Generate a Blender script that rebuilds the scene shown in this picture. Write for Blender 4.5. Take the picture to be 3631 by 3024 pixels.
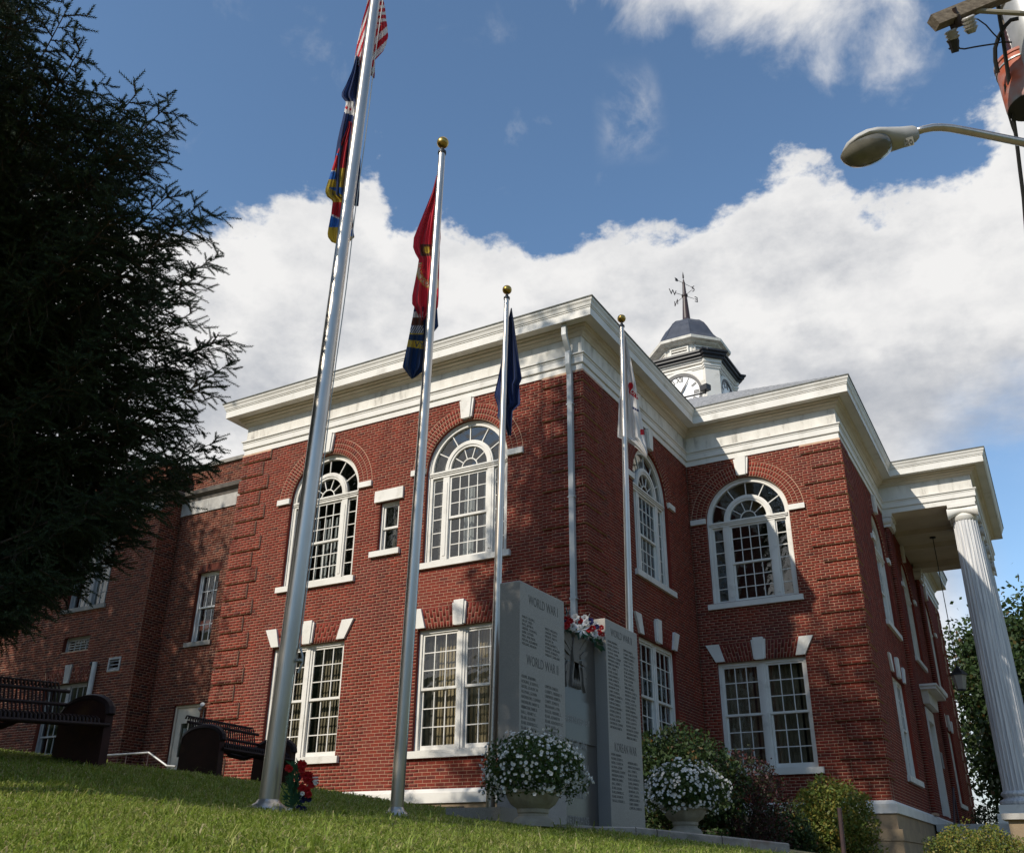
import bpy, math, random
import numpy as np
from mathutils import Vector, Matrix
random.seed(7); RNG = np.random.default_rng(7)
for o in list(bpy.data.objects): bpy.data.objects.remove(o, do_unlink=True)
scene = bpy.context.scene
COL = scene.collection

# ------------------------------------------------------------------ camera
F_PX, W_PX, H_PX = 3331.5, 3631.0, 3024.0
CAM = np.array([7.374, -15.405, -1.260])
CR = np.array([0.86520127, 0.50132312, 0.01009416]); CU = np.array([0.20416433, -0.37059794, 0.90607621]); CF = np.array([-0.45797783, 0.78187741, 0.42299411])
cam_d = bpy.data.cameras.new('camera'); cam = bpy.data.objects.new('camera', cam_d); COL.objects.link(cam)
cam_d.sensor_width = 36.0; cam_d.sensor_fit = 'HORIZONTAL'; cam_d.lens = 36.0*F_PX/W_PX
cam_d.clip_start = 0.05; cam_d.clip_end = 3000
m4 = Matrix(((CR[0], CU[0], -CF[0], CAM[0]), (CR[1], CU[1], -CF[1], CAM[1]), (CR[2], CU[2], -CF[2], CAM[2]), (0, 0, 0, 1)))
cam.matrix_world = m4
scene.camera = cam
scene.render.resolution_x = 1024; scene.render.resolution_y = 852

# ------------------------------------------------------------------ sun, sky, exposure
SUN = np.array([0.354, 1.0, -0.78]); SUN /= np.linalg.norm(SUN)      # direction the light travels
SUN_EL = math.asin(-SUN[2]); SUN_AZ = math.atan2(-SUN[0], -SUN[1])
sl = bpy.data.lights.new('sun', 'SUN'); sl.energy = 4.2; sl.angle = math.radians(0.55); sl.color = (1.0, 0.93, 0.82)
so = bpy.data.objects.new('sun', sl); COL.objects.link(so); so.location = (-20, -50, 40)
so.rotation_euler = Vector(SUN).to_track_quat('-Z', 'Y').to_euler()
scene.view_settings.view_transform = 'Standard'; scene.view_settings.look = 'None'
scene.view_settings.exposure = 0.0; scene.view_settings.gamma = 1.0; scene.view_settings.use_curve_mapping = False

world = bpy.data.worlds.new('World'); scene.world = world; world.use_nodes = True
SKY_STRENGTH = 0.078
def make_world():
    nt = world.node_tree; N = nt.nodes; L = nt.links; N.clear()
    out = N.new('ShaderNodeOutputWorld'); bg = N.new('ShaderNodeBackground'); bg.inputs[1].default_value = SKY_STRENGTH
    sky = N.new('ShaderNodeTexSky'); sky.sky_type = 'NISHITA'; sky.sun_disc = False
    sky.sun_elevation = SUN_EL; sky.sun_rotation = SUN_AZ % (2*math.pi); sky.air_density = 1.0; sky.dust_density = 0.6; sky.ozone_density = 1.6; sky.altitude = 500
    tc = N.new('ShaderNodeTexCoord'); sep = N.new('ShaderNodeSeparateXYZ'); L.new(tc.outputs['Generated'], sep.inputs[0])
    def math_(op, a, b=None, c=None, clamp=False):
        n = N.new('ShaderNodeMath'); n.operation = op; n.use_clamp = clamp
        for i, v in enumerate((a, b, c)):
            if v is None: continue
            if isinstance(v, (int, float)): n.inputs[i].default_value = v
            else: L.new(v, n.inputs[i])
        return n.outputs[0]
    def rng(v, a, b, c, d, smooth=True):
        n = N.new('ShaderNodeMapRange'); n.interpolation_type = 'SMOOTHSTEP' if smooth else 'LINEAR'; n.clamp = True
        L.new(v, n.inputs[0])
        for i, x in zip((1, 2, 3, 4), (a, b, c, d)): n.inputs[i].default_value = x
        return n.outputs[0]
    x, y, z = sep.outputs
    az = math_('MULTIPLY', math_('ARCTAN2', x, y), 180/math.pi)
    el = math_('MULTIPLY', math_('ARCSINE', z), 180/math.pi)
    def noise(scale, detail, rough, stretch=(1, 1, 1.6), off=(0, 0, 0), dist=0.0):
        mp = N.new('ShaderNodeMapping'); L.new(tc.outputs['Generated'], mp.inputs[0]); mp.inputs['Scale'].default_value = stretch; mp.inputs['Location'].default_value = off
        n = N.new('ShaderNodeTexNoise'); n.inputs['Scale'].default_value = scale; n.inputs['Detail'].default_value = detail; n.inputs['Roughness'].default_value = rough; n.inputs['Distortion'].default_value = dist
        L.new(mp.outputs[0], n.inputs['Vector']); return n.outputs[0]
    n_big = noise(5.0, 9, 0.58, off=(0.3, 0.1, 0.0)); n_fine = noise(17, 8, 0.62, off=(2, 1, 0)); n_sh = noise(6.5, 6, 0.55, off=(4.2, 0.7, 1.3)); n_w = noise(9, 9, 0.6, stretch=(1, 1, 1.0), off=(5.1, 0.2, 0.0), dist=0.3)
    # the upper edge of the cumulus bank (degrees of elevation) along the azimuth
    edge = N.new('ShaderNodeFloatCurve'); cm = edge.mapping; cv = cm.curves[0]
    pts = [(-180, 20), (-115, 21), (-80, 32), (-62, 35), (-55, 35.0), (-51, 35.8), (-47.5, 36.8), (-44, 35.4), (-41.2, 38.6), (-38.6, 35.6), (-37, 36.2), (-33.8, 36.0), (-30.5, 35.2), (-27, 34.6), (-23.3, 36.2), (-19, 35.6), (-15.5, 36.6), (-12.5, 38.4), (-9.1, 39.8), (-6.4, 38.0), (-3.5, 36.8), (0.0, 37.2), (4, 39.0), (9, 40), (40, 36), (110, 24), (180, 20)]
    for i, (a, e) in enumerate(pts):
        u = (a+180)/360; v = (e-25)/25
        if i == 0: cv.points[0].location = (u, v)
        elif i == len(pts)-1: cv.points[1].location = (u, v)
        else: cv.points.new(u, v)
    cm.update()
    L.new(math_('MULTIPLY_ADD', az, 1/360, 0.5), edge.inputs['Value'])
    edge_el = math_('MULTIPLY_ADD', edge.outputs[0], 25, 25)
    d = math_('SUBTRACT', edge_el, el)
    d = math_('ADD', d, math_('MULTIPLY', math_('SUBTRACT', n_big, 0.5), 13.0))
    d = math_('ADD', d, math_('MULTIPLY', math_('SUBTRACT', n_fine, 0.5), 8.0))
    bank = rng(d, -0.5, 1.15, 0, 1)
    # the bank thins to blue low down on the right hand side
    low = math_('MULTIPLY', rng(az, -7, -1, 0, 1), rng(math_('ADD', el, math_('MULTIPLY', math_('SUBTRACT', n_big, 0.5), 16)), 19, 27, 1, 0))
    bank = math_('MULTIPLY', bank, math_('SUBTRACT', 1.0, math_('MULTIPLY', low, 0.95)))
    # a second cloud high on the right and thin wisps
    hi = math_('SUBTRACT', el, math_('MULTIPLY_ADD', math_('ABSOLUTE', math_('ADD', az, 6.5)), 0.42, 42.6))
    hi = math_('ADD', hi, math_('MULTIPLY', math_('SUBTRACT', n_w, 0.5), 15.0))
    high = rng(hi, -1.5, 3.5, 0, 1.0)
    wz = math_('MULTIPLY', rng(math_('ABSOLUTE', math_('ADD', az, 21.3)), 0.6, 3.2, 1, 0), rng(math_('ABSOLUTE', math_('SUBTRACT', el, 43.2)), 0.6, 3.2, 1, 0))
    wisp = math_('MULTIPLY', wz, rng(n_w, 0.42, 0.66, 0, 0.75))
    thin = rng(n_w, 0.60, 0.78, 0, 0.22)
    cov = math_('MAXIMUM', math_('MAXIMUM', bank, high), math_('MAXIMUM', wisp, thin))
    # cloud light: bright sunlit heads, greyer bodies
    core = rng(d, 1.0, 11.0, 0, 1)
    sh = math_('SUBTRACT', 1.05, math_('MULTIPLY', math_('MULTIPLY', rng(n_sh, 0.38, 0.66, 0, 1), math_('MULTIPLY_ADD', core, 0.75, 0.25)), 0.40))
    sh = math_('SUBTRACT', sh, math_('MULTIPLY', math_('SUBTRACT', n_fine, 0.5), 0.55))
    mixc = N.new('ShaderNodeMix'); mixc.data_type = 'RGBA'; mixc.inputs['A'].default_value = (6.0, 6.3, 6.9, 1); mixc.inputs['B'].default_value = (11.4, 11.3, 11.2, 1)
    L.new(rng(sh, 0.6, 1.08, 0, 1, False), mixc.inputs['Factor'])
    # deeper blue air
    tint = N.new('ShaderNodeMix'); tint.data_type = 'RGBA'; tint.blend_type = 'MULTIPLY'; tint.inputs['Factor'].default_value = 1.0; L.new(sky.outputs[0], tint.inputs['A']); tint.inputs['B'].default_value = (1.95, 2.20, 2.25, 1)
    mx = N.new('ShaderNodeMix'); mx.data_type = 'RGBA'; L.new(cov, mx.inputs['Factor']); L.new(tint.outputs['Result'], mx.inputs['A']); L.new(mixc.outputs['Result'], mx.inputs['B'])
    L.new(mx.outputs['Result'], bg.inputs[0]); L.new(bg.outputs[0], out.inputs[0])
make_world()

# ------------------------------------------------------------------ pixel -> ray helpers (a pixel of the 3631 x 3024 photograph gives a direction only)
def pdir(px, py):
    v = CF + (px-W_PX/2)/F_PX*CR - (py-H_PX/2)/F_PX*CU
    return v/np.linalg.norm(v)
def on_axis(px, py, ax, val):
    v = pdir(px, py); return CAM + v*((val-CAM[ax])/v[ax])
def at_d(px, py, d): return CAM + pdir(px, py)*d
def near_vertical(px, py, x, y):          # point of the pixel's ray nearest to the vertical line through x, y
    v = pdir(px, py); h = v[:2]; t = ((np.array([x, y])-CAM[:2]) @ h)/(h @ h); return CAM + v*t
def project(P):
    d = np.asarray(P)-CAM; z = d @ CF; return np.array([W_PX/2+F_PX*(d @ CR)/z, H_PX/2-F_PX*(d @ CU)/z])

# ------------------------------------------------------------------ material helpers
MATS = {}
def nodes_of(name):
    m = bpy.data.materials.new(name); m.use_nodes = True; nt = m.node_tree; MATS[name] = m
    return m, nt, nt.nodes, nt.links, nt.nodes['Principled BSDF']
def mat(name, c1, c2=None, scale=8.0, detail=6.0, rough=0.7, metal=0.0, bump=0.0, bscale=None, lo=0.35, hi=0.65, spec=0.5, stretch=(1, 1, 1), c3=None, s3=1.2):
    m, nt, N, L, B = nodes_of(name)
    B.inputs['Roughness'].default_value = rough; B.inputs['Metallic'].default_value = metal; B.inputs['Specular IOR Level'].default_value = spec
    c4 = lambda c: (c[0], c[1], c[2], 1)
    if c2 is None: B.inputs['Base Color'].default_value = c4(c1)
    tc = N.new('ShaderNodeTexCoord'); mp = N.new('ShaderNodeMapping'); L.new(tc.outputs['Object'], mp.inputs[0]); mp.inputs['Scale'].default_value = stretch
    if c2 is not None:
        n = N.new('ShaderNodeTexNoise'); n.inputs['Scale'].default_value = scale; n.inputs['Detail'].default_value = detail; L.new(mp.outputs[0], n.inputs['Vector'])
        r = N.new('ShaderNodeValToRGB'); r.color_ramp.elements[0].position = lo; r.color_ramp.elements[1].position = hi; r.color_ramp.elements[0].color = c4(c1); r.color_ramp.elements[1].color = c4(c2)
        L.new(n.outputs[0], r.inputs[0]); col = r.outputs[0]
        if c3 is not None:
            n3 = N.new('ShaderNodeTexNoise'); n3.inputs['Scale'].default_value = s3; n3.inputs['Detail'].default_value = 8; n3.inputs['Roughness'].default_value = 0.65; L.new(mp.outputs[0], n3.inputs['Vector'])
            r3 = N.new('ShaderNodeValToRGB'); r3.color_ramp.elements[0].position = 0.56; r3.color_ramp.elements[1].position = 0.72; L.new(n3.outputs[0], r3.inputs[0])
            mx = N.new('ShaderNodeMix'); mx.data_type = 'RGBA'; L.new(r3.outputs[0], mx.inputs['Factor']); L.new(col, mx.inputs['A']); mx.inputs['B'].default_value = c4(c3); col = mx.outputs['Result']
        L.new(col, B.inputs['Base Color'])
    if bump:
        nb = N.new('ShaderNodeTexNoise'); nb.inputs['Scale'].default_value = bscale or scale*3; nb.inputs['Detail'].default_value = 5; L.new(mp.outputs[0], nb.inputs['Vector'])
        b = N.new('ShaderNodeBump'); b.inputs['Strength'].default_value = bump; b.inputs['Distance'].default_value = 0.02; L.new(nb.outputs[0], b.inputs['Height']); L.new(b.outputs[0], B.inputs['Normal'])
    return m
def island_mat(name, stops, rough=0.85, spec=0.3, noise_amt=0.25, nscale=30, big=None, trans=0.0, bump=0.0, streak=0.0):
    """each loose piece of the mesh gets its own tone out of the ramp"""
    m, nt, N, L, B = nodes_of(name); B.inputs['Roughness'].default_value = rough; B.inputs['Specular IOR Level'].default_value = spec
    g = N.new('ShaderNodeNewGeometry'); oi = N.new('ShaderNodeObjectInfo')
    a = N.new('ShaderNodeMath'); a.operation = 'ADD'; L.new(g.outputs['Random Per Island'], a.inputs[0]); L.new(oi.outputs['Random'], a.inputs[1])
    f = N.new('ShaderNodeMath'); f.operation = 'FRACT'; L.new(a.outputs[0], f.inputs[0])
    r = N.new('ShaderNodeValToRGB'); e = r.color_ramp.elements
    while len(e) < len(stops): e.new(0.5)
    for el, (p, c) in zip(e, stops): el.position = p; el.color = (c[0], c[1], c[2], 1)
    L.new(f.outputs[0], r.inputs[0]); col = r.outputs[0]
    tc = N.new('ShaderNodeTexCoord')
    if noise_amt:
        n = N.new('ShaderNodeTexNoise'); n.inputs['Scale'].default_value = nscale; n.inputs['Detail'].default_value = 4; L.new(tc.outputs['Object'], n.inputs['Vector'])
        mr = N.new('ShaderNodeMapRange'); L.new(n.outputs[0], mr.inputs[0]); mr.inputs[3].default_value = 1-noise_amt; mr.inputs[4].default_value = 1+noise_amt
        mx = N.new('ShaderNodeMix'); mx.data_type = 'RGBA'; mx.blend_type = 'MULTIPLY'; mx.inputs['Factor'].default_value = 1; L.new(col, mx.inputs['A']); L.new(mr.outputs[0], mx.inputs['B']); col = mx.outputs['Result']
    if streak:
        mp = N.new('ShaderNodeMapping'); L.new(tc.outputs['Object'], mp.inputs[0]); mp.inputs['Scale'].default_value = (1.7, 1.7, 0.22)
        n = N.new('ShaderNodeTexNoise'); n.inputs['Scale'].default_value = 1.6; n.inputs['Detail'].default_value = 9; n.inputs['Roughness'].default_value = 0.65; L.new(mp.outputs[0], n.inputs['Vector'])
        mr = N.new('ShaderNodeMapRange'); L.new(n.outputs[0], mr.inputs[0]); mr.inputs[1].default_value = 0.3; mr.inputs[2].default_value = 0.7; mr.inputs[3].default_value = 1-streak; mr.inputs[4].default_value = 1+streak*0.6
        mx = N.new('ShaderNodeMix'); mx.data_type = 'RGBA'; mx.blend_type = 'MULTIPLY'; mx.inputs['Factor'].default_value = 1; L.new(col, mx.inputs['A']); L.new(mr.outputs[0], mx.inputs['B']); col = mx.outputs['Result']
    if big:
        n = N.new('ShaderNodeTexNoise'); n.inputs['Scale'].default_value = big[0]; n.inputs['Detail'].default_value = 7; L.new(tc.outputs['Object'], n.inputs['Vector'])
        rr = N.new('ShaderNodeValToRGB'); rr.color_ramp.elements[0].position = 0.52; rr.color_ramp.elements[1].position = 0.75; L.new(n.outputs[0], rr.inputs[0])
        mm = N.new('ShaderNodeMath'); mm.operation = 'MULTIPLY'; mm.inputs[1].default_value = big[2]; L.new(rr.outputs[0], mm.inputs[0])
        mx = N.new('ShaderNodeMix'); mx.data_type = 'RGBA'; L.new(mm.outputs[0], mx.inputs['Factor']); L.new(col, mx.inputs['A']); mx.inputs['B'].default_value = (*big[1], 1); col = mx.outputs['Result']
    L.new(col, B.inputs['Base Color'])
    if bump:
        nb = N.new('ShaderNodeTexNoise'); nb.inputs['Scale'].default_value = 60; L.new(tc.outputs['Object'], nb.inputs['Vector'])
        b = N.new('ShaderNodeBump'); b.inputs['Strength'].default_value = bump; b.inputs['Distance'].default_value = 0.01; L.new(nb.outputs[0], b.inputs['Height']); L.new(b.outputs[0], B.inputs['Normal'])
    if trans:
        out = N['Material Output']; t = N.new('ShaderNodeBsdfTranslucent'); L.new(col, t.inputs[0]); ms = N.new('ShaderNodeMixShader'); ms.inputs[0].default_value = trans
        L.new(B.outputs[0], ms.inputs[1]); L.new(t.outputs[0], ms.inputs[2]); L.new(ms.outputs[0], out.inputs[0])
    return m

M_WHITE = mat('white_paint', (0.75, 0.72, 0.66), (0.64, 0.61, 0.55), scale=1.6, detail=12, rough=0.6, lo=0.35, hi=0.75, bump=0.08, bscale=18, c3=(0.54, 0.51, 0.45), s3=2.6)
M_WHITE_OLD = mat('weathered_white_paint', (0.74, 0.71, 0.645), (0.60, 0.57, 0.51), scale=3.0, detail=10, rough=0.65, stretch=(1.6, 1.6, 0.45), c3=(0.30, 0.28, 0.245), s3=3.0, bump=0.12, bscale=22)
M_WHITE_COL = mat('streaked_column_paint', (0.74, 0.725, 0.70), (0.40, 0.405, 0.425), scale=6, detail=10, rough=0.65, stretch=(4, 4, 0.12), lo=0.36, hi=0.68, bump=0.15, bscale=14)
M_SOFFIT = mat('cream_paint', (0.66, 0.58, 0.46), (0.58, 0.50, 0.39), scale=2, detail=8, rough=0.7)
M_MORTAR = mat('mortar', (0.58, 0.38, 0.25), (0.46, 0.295, 0.19), scale=14, rough=0.95, bump=0.3, bscale=80)
M_BRICK = island_mat('red_brick', [(0.0, (0.185, 0.025, 0.014)), (0.35, (0.225, 0.033, 0.017)), (0.7, (0.160, 0.022, 0.014)), (0.9, (0.20, 0.038, 0.022)), (1.0, (0.105, 0.020, 0.016))], noise_amt=0.22, nscale=22, big=(0.7, (0.11, 0.030, 0.028), 0.65), bump=0.25, streak=0.32)
M_BRICK2 = island_mat('brown_red_brick', [(0.0, (0.15, 0.032, 0.018)), (0.4, (0.175, 0.042, 0.021)), (0.75, (0.115, 0.026, 0.016)), (1.0, (0.065, 0.022, 0.017))], noise_amt=0.25, nscale=22, big=(0.5, (0.10, 0.036, 0.028), 0.5), bump=0.25, streak=0.35)
M_STONE = mat('tan_foundation_stone', (0.34, 0.25, 0.15), (0.26, 0.19, 0.12), scale=3, detail=10, rough=0.9, bump=0.25, bscale=30, c3=(0.18, 0.14, 0.10), s3=1.5)
M_GREYST = mat('grey_stone_sill', (0.30, 0.28, 0.25), (0.24, 0.225, 0.20), scale=6, rough=0.9, bump=0.1)
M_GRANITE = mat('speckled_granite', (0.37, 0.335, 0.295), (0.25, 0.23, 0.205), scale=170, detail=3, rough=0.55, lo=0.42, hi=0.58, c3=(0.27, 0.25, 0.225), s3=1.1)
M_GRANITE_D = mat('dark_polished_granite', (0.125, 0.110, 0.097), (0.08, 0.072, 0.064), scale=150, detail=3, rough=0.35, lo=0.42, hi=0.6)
M_LETTER_SHADE_PRINT = mat('letter_shade_print', (0.12, 0.112, 0.10), rough=0.9)  # dark tone paints the shade of the memorial's cut letters; also number tag print
M_ENGRAVE_L = mat('cut_granite_pale', (0.30, 0.285, 0.27), rough=0.9)
M_CONC = mat('weathered_concrete', (0.38, 0.33, 0.28), (0.24, 0.20, 0.17), scale=6, detail=10, rough=0.95, bump=0.4, bscale=30, c3=(0.24, 0.12, 0.075), s3=2.2)
M_CONC_P = mat('pale_concrete', (0.48, 0.46, 0.42), (0.36, 0.34, 0.31), scale=5, detail=10, rough=0.9, bump=0.2, bscale=40)
M_URN = mat('cast_stone_urn', (0.40, 0.36, 0.29), (0.29, 0.26, 0.21), scale=9, detail=9, rough=0.9, bump=0.25, bscale=60)
M_ALU = mat('brushed_aluminium', (0.62, 0.555, 0.475), (0.50, 0.45, 0.39), scale=7, detail=8, rough=0.30, metal=0.88, stretch=(1, 1, 0.25))
M_GOLD = mat('gold_anodised_ball', (0.46, 0.30, 0.08), rough=0.33, metal=1.0)
M_BLACK = mat('black_metal', (0.02, 0.02, 0.022), rough=0.5)
M_ROPE = mat('halyard_rope', (0.55, 0.53, 0.50), rough=0.9)
M_IRON = mat('rusted_iron', (0.055, 0.028, 0.026), (0.035, 0.020, 0.022), scale=12, rough=0.6)
M_ROOF = mat('grey_shingle', (0.34, 0.345, 0.36), (0.22, 0.225, 0.24), scale=16, detail=6, rough=0.9, bump=0.3, bscale=40)
M_METALROOF = mat('dark_slate_dome_metal', (0.052, 0.060, 0.082), (0.034, 0.040, 0.058), scale=4, detail=8, rough=0.55)
M_DRIP = mat('dark_drip_edge', (0.10, 0.11, 0.10), (0.20, 0.19, 0.16), scale=9, rough=0.7)
M_PIPE = mat('painted_downspout', (0.55, 0.56, 0.54), (0.48, 0.49, 0.48), scale=3, rough=0.4)
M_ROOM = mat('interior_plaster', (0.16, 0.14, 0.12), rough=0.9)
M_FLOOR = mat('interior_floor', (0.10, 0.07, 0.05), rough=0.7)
M_BLIND = mat('tan_blind', (0.62, 0.46, 0.26), (0.52, 0.38, 0.21), scale=3, rough=0.85)
M_BLIND_D = mat('brown_blind', (0.40, 0.315, 0.20), (0.29, 0.225, 0.145), scale=3, rough=0.85)
M_CURT_W = mat('white_curtain', (0.66, 0.65, 0.62), (0.56, 0.55, 0.53), scale=3, rough=0.9)
M_BENCH = mat('oxblood_coated_metal', (0.050, 0.016, 0.012), (0.034, 0.012, 0.010), scale=5, rough=0.6, spec=0.2, c3=(0.085, 0.038, 0.016), s3=2.0)
M_BENCH_D = mat('brown_coated_strap', (0.026, 0.012, 0.011), rough=0.55, spec=0.25)
M_WOOD = mat('grey_creosote_wood', (0.20, 0.16, 0.115), (0.11, 0.085, 0.06), scale=5, detail=9, rough=0.95, stretch=(0.4, 8, 8), bump=0.3, bscale=12)
M_GALV = mat('galvanised_grey', (0.42, 0.42, 0.41), (0.34, 0.34, 0.33), scale=6, rough=0.45, metal=0.35)
M_TRANS = mat('grey_tank_paint_rusting', (0.30, 0.31, 0.32), (0.25, 0.26, 0.27), scale=3, rough=0.6, c3=(0.42, 0.10, 0.035), s3=1.6)
M_PORC = mat('brown_porcelain', (0.045, 0.018, 0.014), rough=0.15)
M_PORC_G = mat('grey_porcelain', (0.40, 0.38, 0.36), rough=0.3)
M_WIRE = mat('black_cable', (0.018, 0.018, 0.018), rough=0.7)
M_LENS = mat('cloudy_lamp_lens', (0.20, 0.185, 0.15), (0.15, 0.14, 0.115), scale=10, rough=0.15)
M_LAMP = mat('grey_lamp_housing', (0.46, 0.45, 0.42), (0.38, 0.37, 0.35), scale=5, rough=0.5)
M_BARK = mat('bark', (0.085, 0.062, 0.045), (0.045, 0.034, 0.026), scale=10, rough=0.95, stretch=(3, 3, 0.6), bump=0.5, bscale=20)
M_NEEDLE = island_mat('spruce_needles', [(0, (0.025, 0.043, 0.018)), (0.5, (0.038, 0.060, 0.022)), (1, (0.020, 0.034, 0.018))], rough=0.7, spec=0.25, noise_amt=0.0)
M_LEAF = island_mat('green_leaves', [(0, (0.030, 0.062, 0.012)), (0.5, (0.045, 0.085, 0.018)), (0.85, (0.062, 0.10, 0.022)), (1, (0.10, 0.10, 0.02))], rough=0.5, noise_amt=0.0, trans=0.25)
M_LEAF_DK = island_mat('dark_tree_leaves', [(0, (0.022, 0.045, 0.012)), (0.6, (0.034, 0.062, 0.016)), (0.92, (0.048, 0.070, 0.018)), (1, (0.12, 0.055, 0.016))], rough=0.55, noise_amt=0.0, trans=0.2)
M_LEAF_YEL = island_mat('yellow_green_leaves', [(0, (0.075, 0.115, 0.020)), (0.4, (0.12, 0.16, 0.028)), (0.7, (0.20, 0.20, 0.04)), (1, (0.28, 0.20, 0.04))], rough=0.5, noise_amt=0.0, trans=0.25)
M_LEAF_RED = island_mat('barberry_leaves', [(0, (0.055, 0.018, 0.018)), (0.45, (0.085, 0.024, 0.024)), (0.6, (0.035, 0.045, 0.016)), (1, (0.028, 0.04, 0.014))], rough=0.55, noise_amt=0.0, trans=0.2)
M_GRASS = island_mat('grass_blades', [(0, (0.15, 0.215, 0.026)), (0.4, (0.225, 0.30, 0.042)), (0.72, (0.30, 0.365, 0.066)), (0.90, (0.40, 0.38, 0.13)), (1, (0.50, 0.42, 0.24))], rough=0.55, noise_amt=0.0, trans=0.4, big=(1.3, (0.30, 0.28, 0.10), 0.35))
M_SOIL = mat('lawn_soil', (0.10, 0.10, 0.036), (0.18, 0.145, 0.075), scale=9, detail=9, rough=1.0, bump=0.5, bscale=40)
M_PETAL = island_mat('white_petals', [(0, (0.72, 0.70, 0.66)), (1, (0.82, 0.80, 0.78))], rough=0.6, noise_amt=0.0, trans=0.2)
M_RED = mat('red_silk', (0.50, 0.012, 0.018), (0.36, 0.008, 0.014), scale=30, rough=0.6)
M_BLUE = mat('blue_silk', (0.02, 0.02, 0.12), rough=0.6)
M_SILKW = mat('white_silk', (0.78, 0.76, 0.76), rough=0.6)
M_SILKG = mat('green_plastic_leaf', (0.012, 0.055, 0.028), (0.02, 0.085, 0.045), scale=20, rough=0.35)
M_CLEAR = mat('white_plastic', (0.72, 0.71, 0.68), rough=0.3)
M_DOOR = mat('cream_door_paint', (0.62, 0.56, 0.46), (0.55, 0.50, 0.41), scale=3, rough=0.5)
M_GREYP = mat('grey_frame_paint', (0.36, 0.36, 0.355), (0.30, 0.30, 0.295), scale=5, rough=0.6)
def glass(name, tint, rough):
    m, nt, N, L, B = nodes_of(name); N.remove(B); out = N['Material Output']
    ge = N.new('ShaderNodeNewGeometry'); dt = N.new('ShaderNodeVectorMath'); dt.operation = 'DOT_PRODUCT'; L.new(ge.outputs['Normal'], dt.inputs[0]); L.new(ge.outputs['Incoming'], dt.inputs[1])
    ab = N.new('ShaderNodeMath'); ab.operation = 'ABSOLUTE'; L.new(dt.outputs['Value'], ab.inputs[0]); iv = N.new('ShaderNodeMath'); iv.operation = 'SUBTRACT'; iv.inputs[0].default_value = 1.0; L.new(ab.outputs[0], iv.inputs[1])
    fr = N.new('ShaderNodeMath'); fr.operation = 'POWER'; fr.inputs[1].default_value = 5.0; L.new(iv.outputs[0], fr.inputs[0])
    tc = N.new('ShaderNodeTexCoord'); nz = N.new('ShaderNodeTexNoise'); nz.inputs['Scale'].default_value = 3.0; nz.inputs['Detail'].default_value = 2; L.new(tc.outputs['Object'], nz.inputs['Vector'])
    bp = N.new('ShaderNodeBump'); bp.inputs['Strength'].default_value = 0.12; bp.inputs['Distance'].default_value = 0.05; L.new(nz.outputs[0], bp.inputs['Height'])
    g = N.new('ShaderNodeBsdfGlossy'); g.inputs['Roughness'].default_value = rough; L.new(bp.outputs[0], g.inputs['Normal'])
    t = N.new('ShaderNodeBsdfTransparent'); t.inputs[0].default_value = (*tint, 1)
    s = N.new('ShaderNodeMath'); s.operation = 'MULTIPLY_ADD'; s.inputs[1].default_value = 0.9; s.inputs[2].default_value = 0.08; s.use_clamp = True; L.new(fr.outputs[0], s.inputs[0])
    ms = N.new('ShaderNodeMixShader'); L.new(s.outputs[0], ms.inputs[0]); L.new(t.outputs[0], ms.inputs[1]); L.new(g.outputs[0], ms.inputs[2]); L.new(ms.outputs[0], out.inputs[0])
    return m
M_GLASS = glass('old_window_glass', (0.80, 0.82, 0.82), 0.01)

# ------------------------------------------------------------------ object helpers
ROOT_LOC = {}
def root_of(o):
    while o.parent: o = o.parent
    return o
def tag(o, label=None, cat=None, group=None, kind=None):
    if label: o['label'] = label
    if cat: o['category'] = cat
    if group: o['group'] = group
    if kind: o['kind'] = kind
    return o
def thing(name, label, cat, loc=(0, 0, 0), group=None):
    o = bpy.data.objects.new(name, None); COL.objects.link(o); o.location = loc; o.empty_display_size = 0.2
    ROOT_LOC[o.name] = np.array(loc, float)
    return tag(o, label, cat, group)
def link_mesh(name, me, parent=None, base=None):
    o = bpy.data.objects.new(name, me); COL.objects.link(o)
    if parent is not None: o.parent = parent
    elif base is not None: o.location = base
    return o
def np_mesh(name, V, faces_flat, nper, mats, parent=None, smooth=False, mat_idx=None, base=None):
    """mesh from numpy arrays, all faces with nper corners; V in world coordinates"""
    V = np.asarray(V, float)
    if parent is not None: V = V - ROOT_LOC[root_of(parent).name]
    elif base is not None: V = V - np.asarray(base, float)
    me = bpy.data.meshes.new(name); nf = len(faces_flat)//nper
    me.vertices.add(len(V)); me.vertices.foreach_set('co', V.ravel().astype(np.float32))
    me.loops.add(nf*nper); me.loops.foreach_set('vertex_index', np.asarray(faces_flat, np.int32))
    me.polygons.add(nf); me.polygons.foreach_set('loop_start', np.arange(nf, dtype=np.int32)*nper); me.polygons.foreach_set('loop_total', np.full(nf, nper, np.int32))
    if mat_idx is not None: me.polygons.foreach_set('material_index', np.asarray(mat_idx, np.int32))
    if smooth: me.polygons.foreach_set('use_smooth', np.ones(nf, bool))
    for m in (mats if isinstance(mats, (list, tuple)) else [mats]): me.materials.append(m)
    me.update(calc_edges=True); me.validate()
    return link_mesh(name, me, parent, base)
IDT = lambda u, n, z: (u, n, z)
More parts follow.
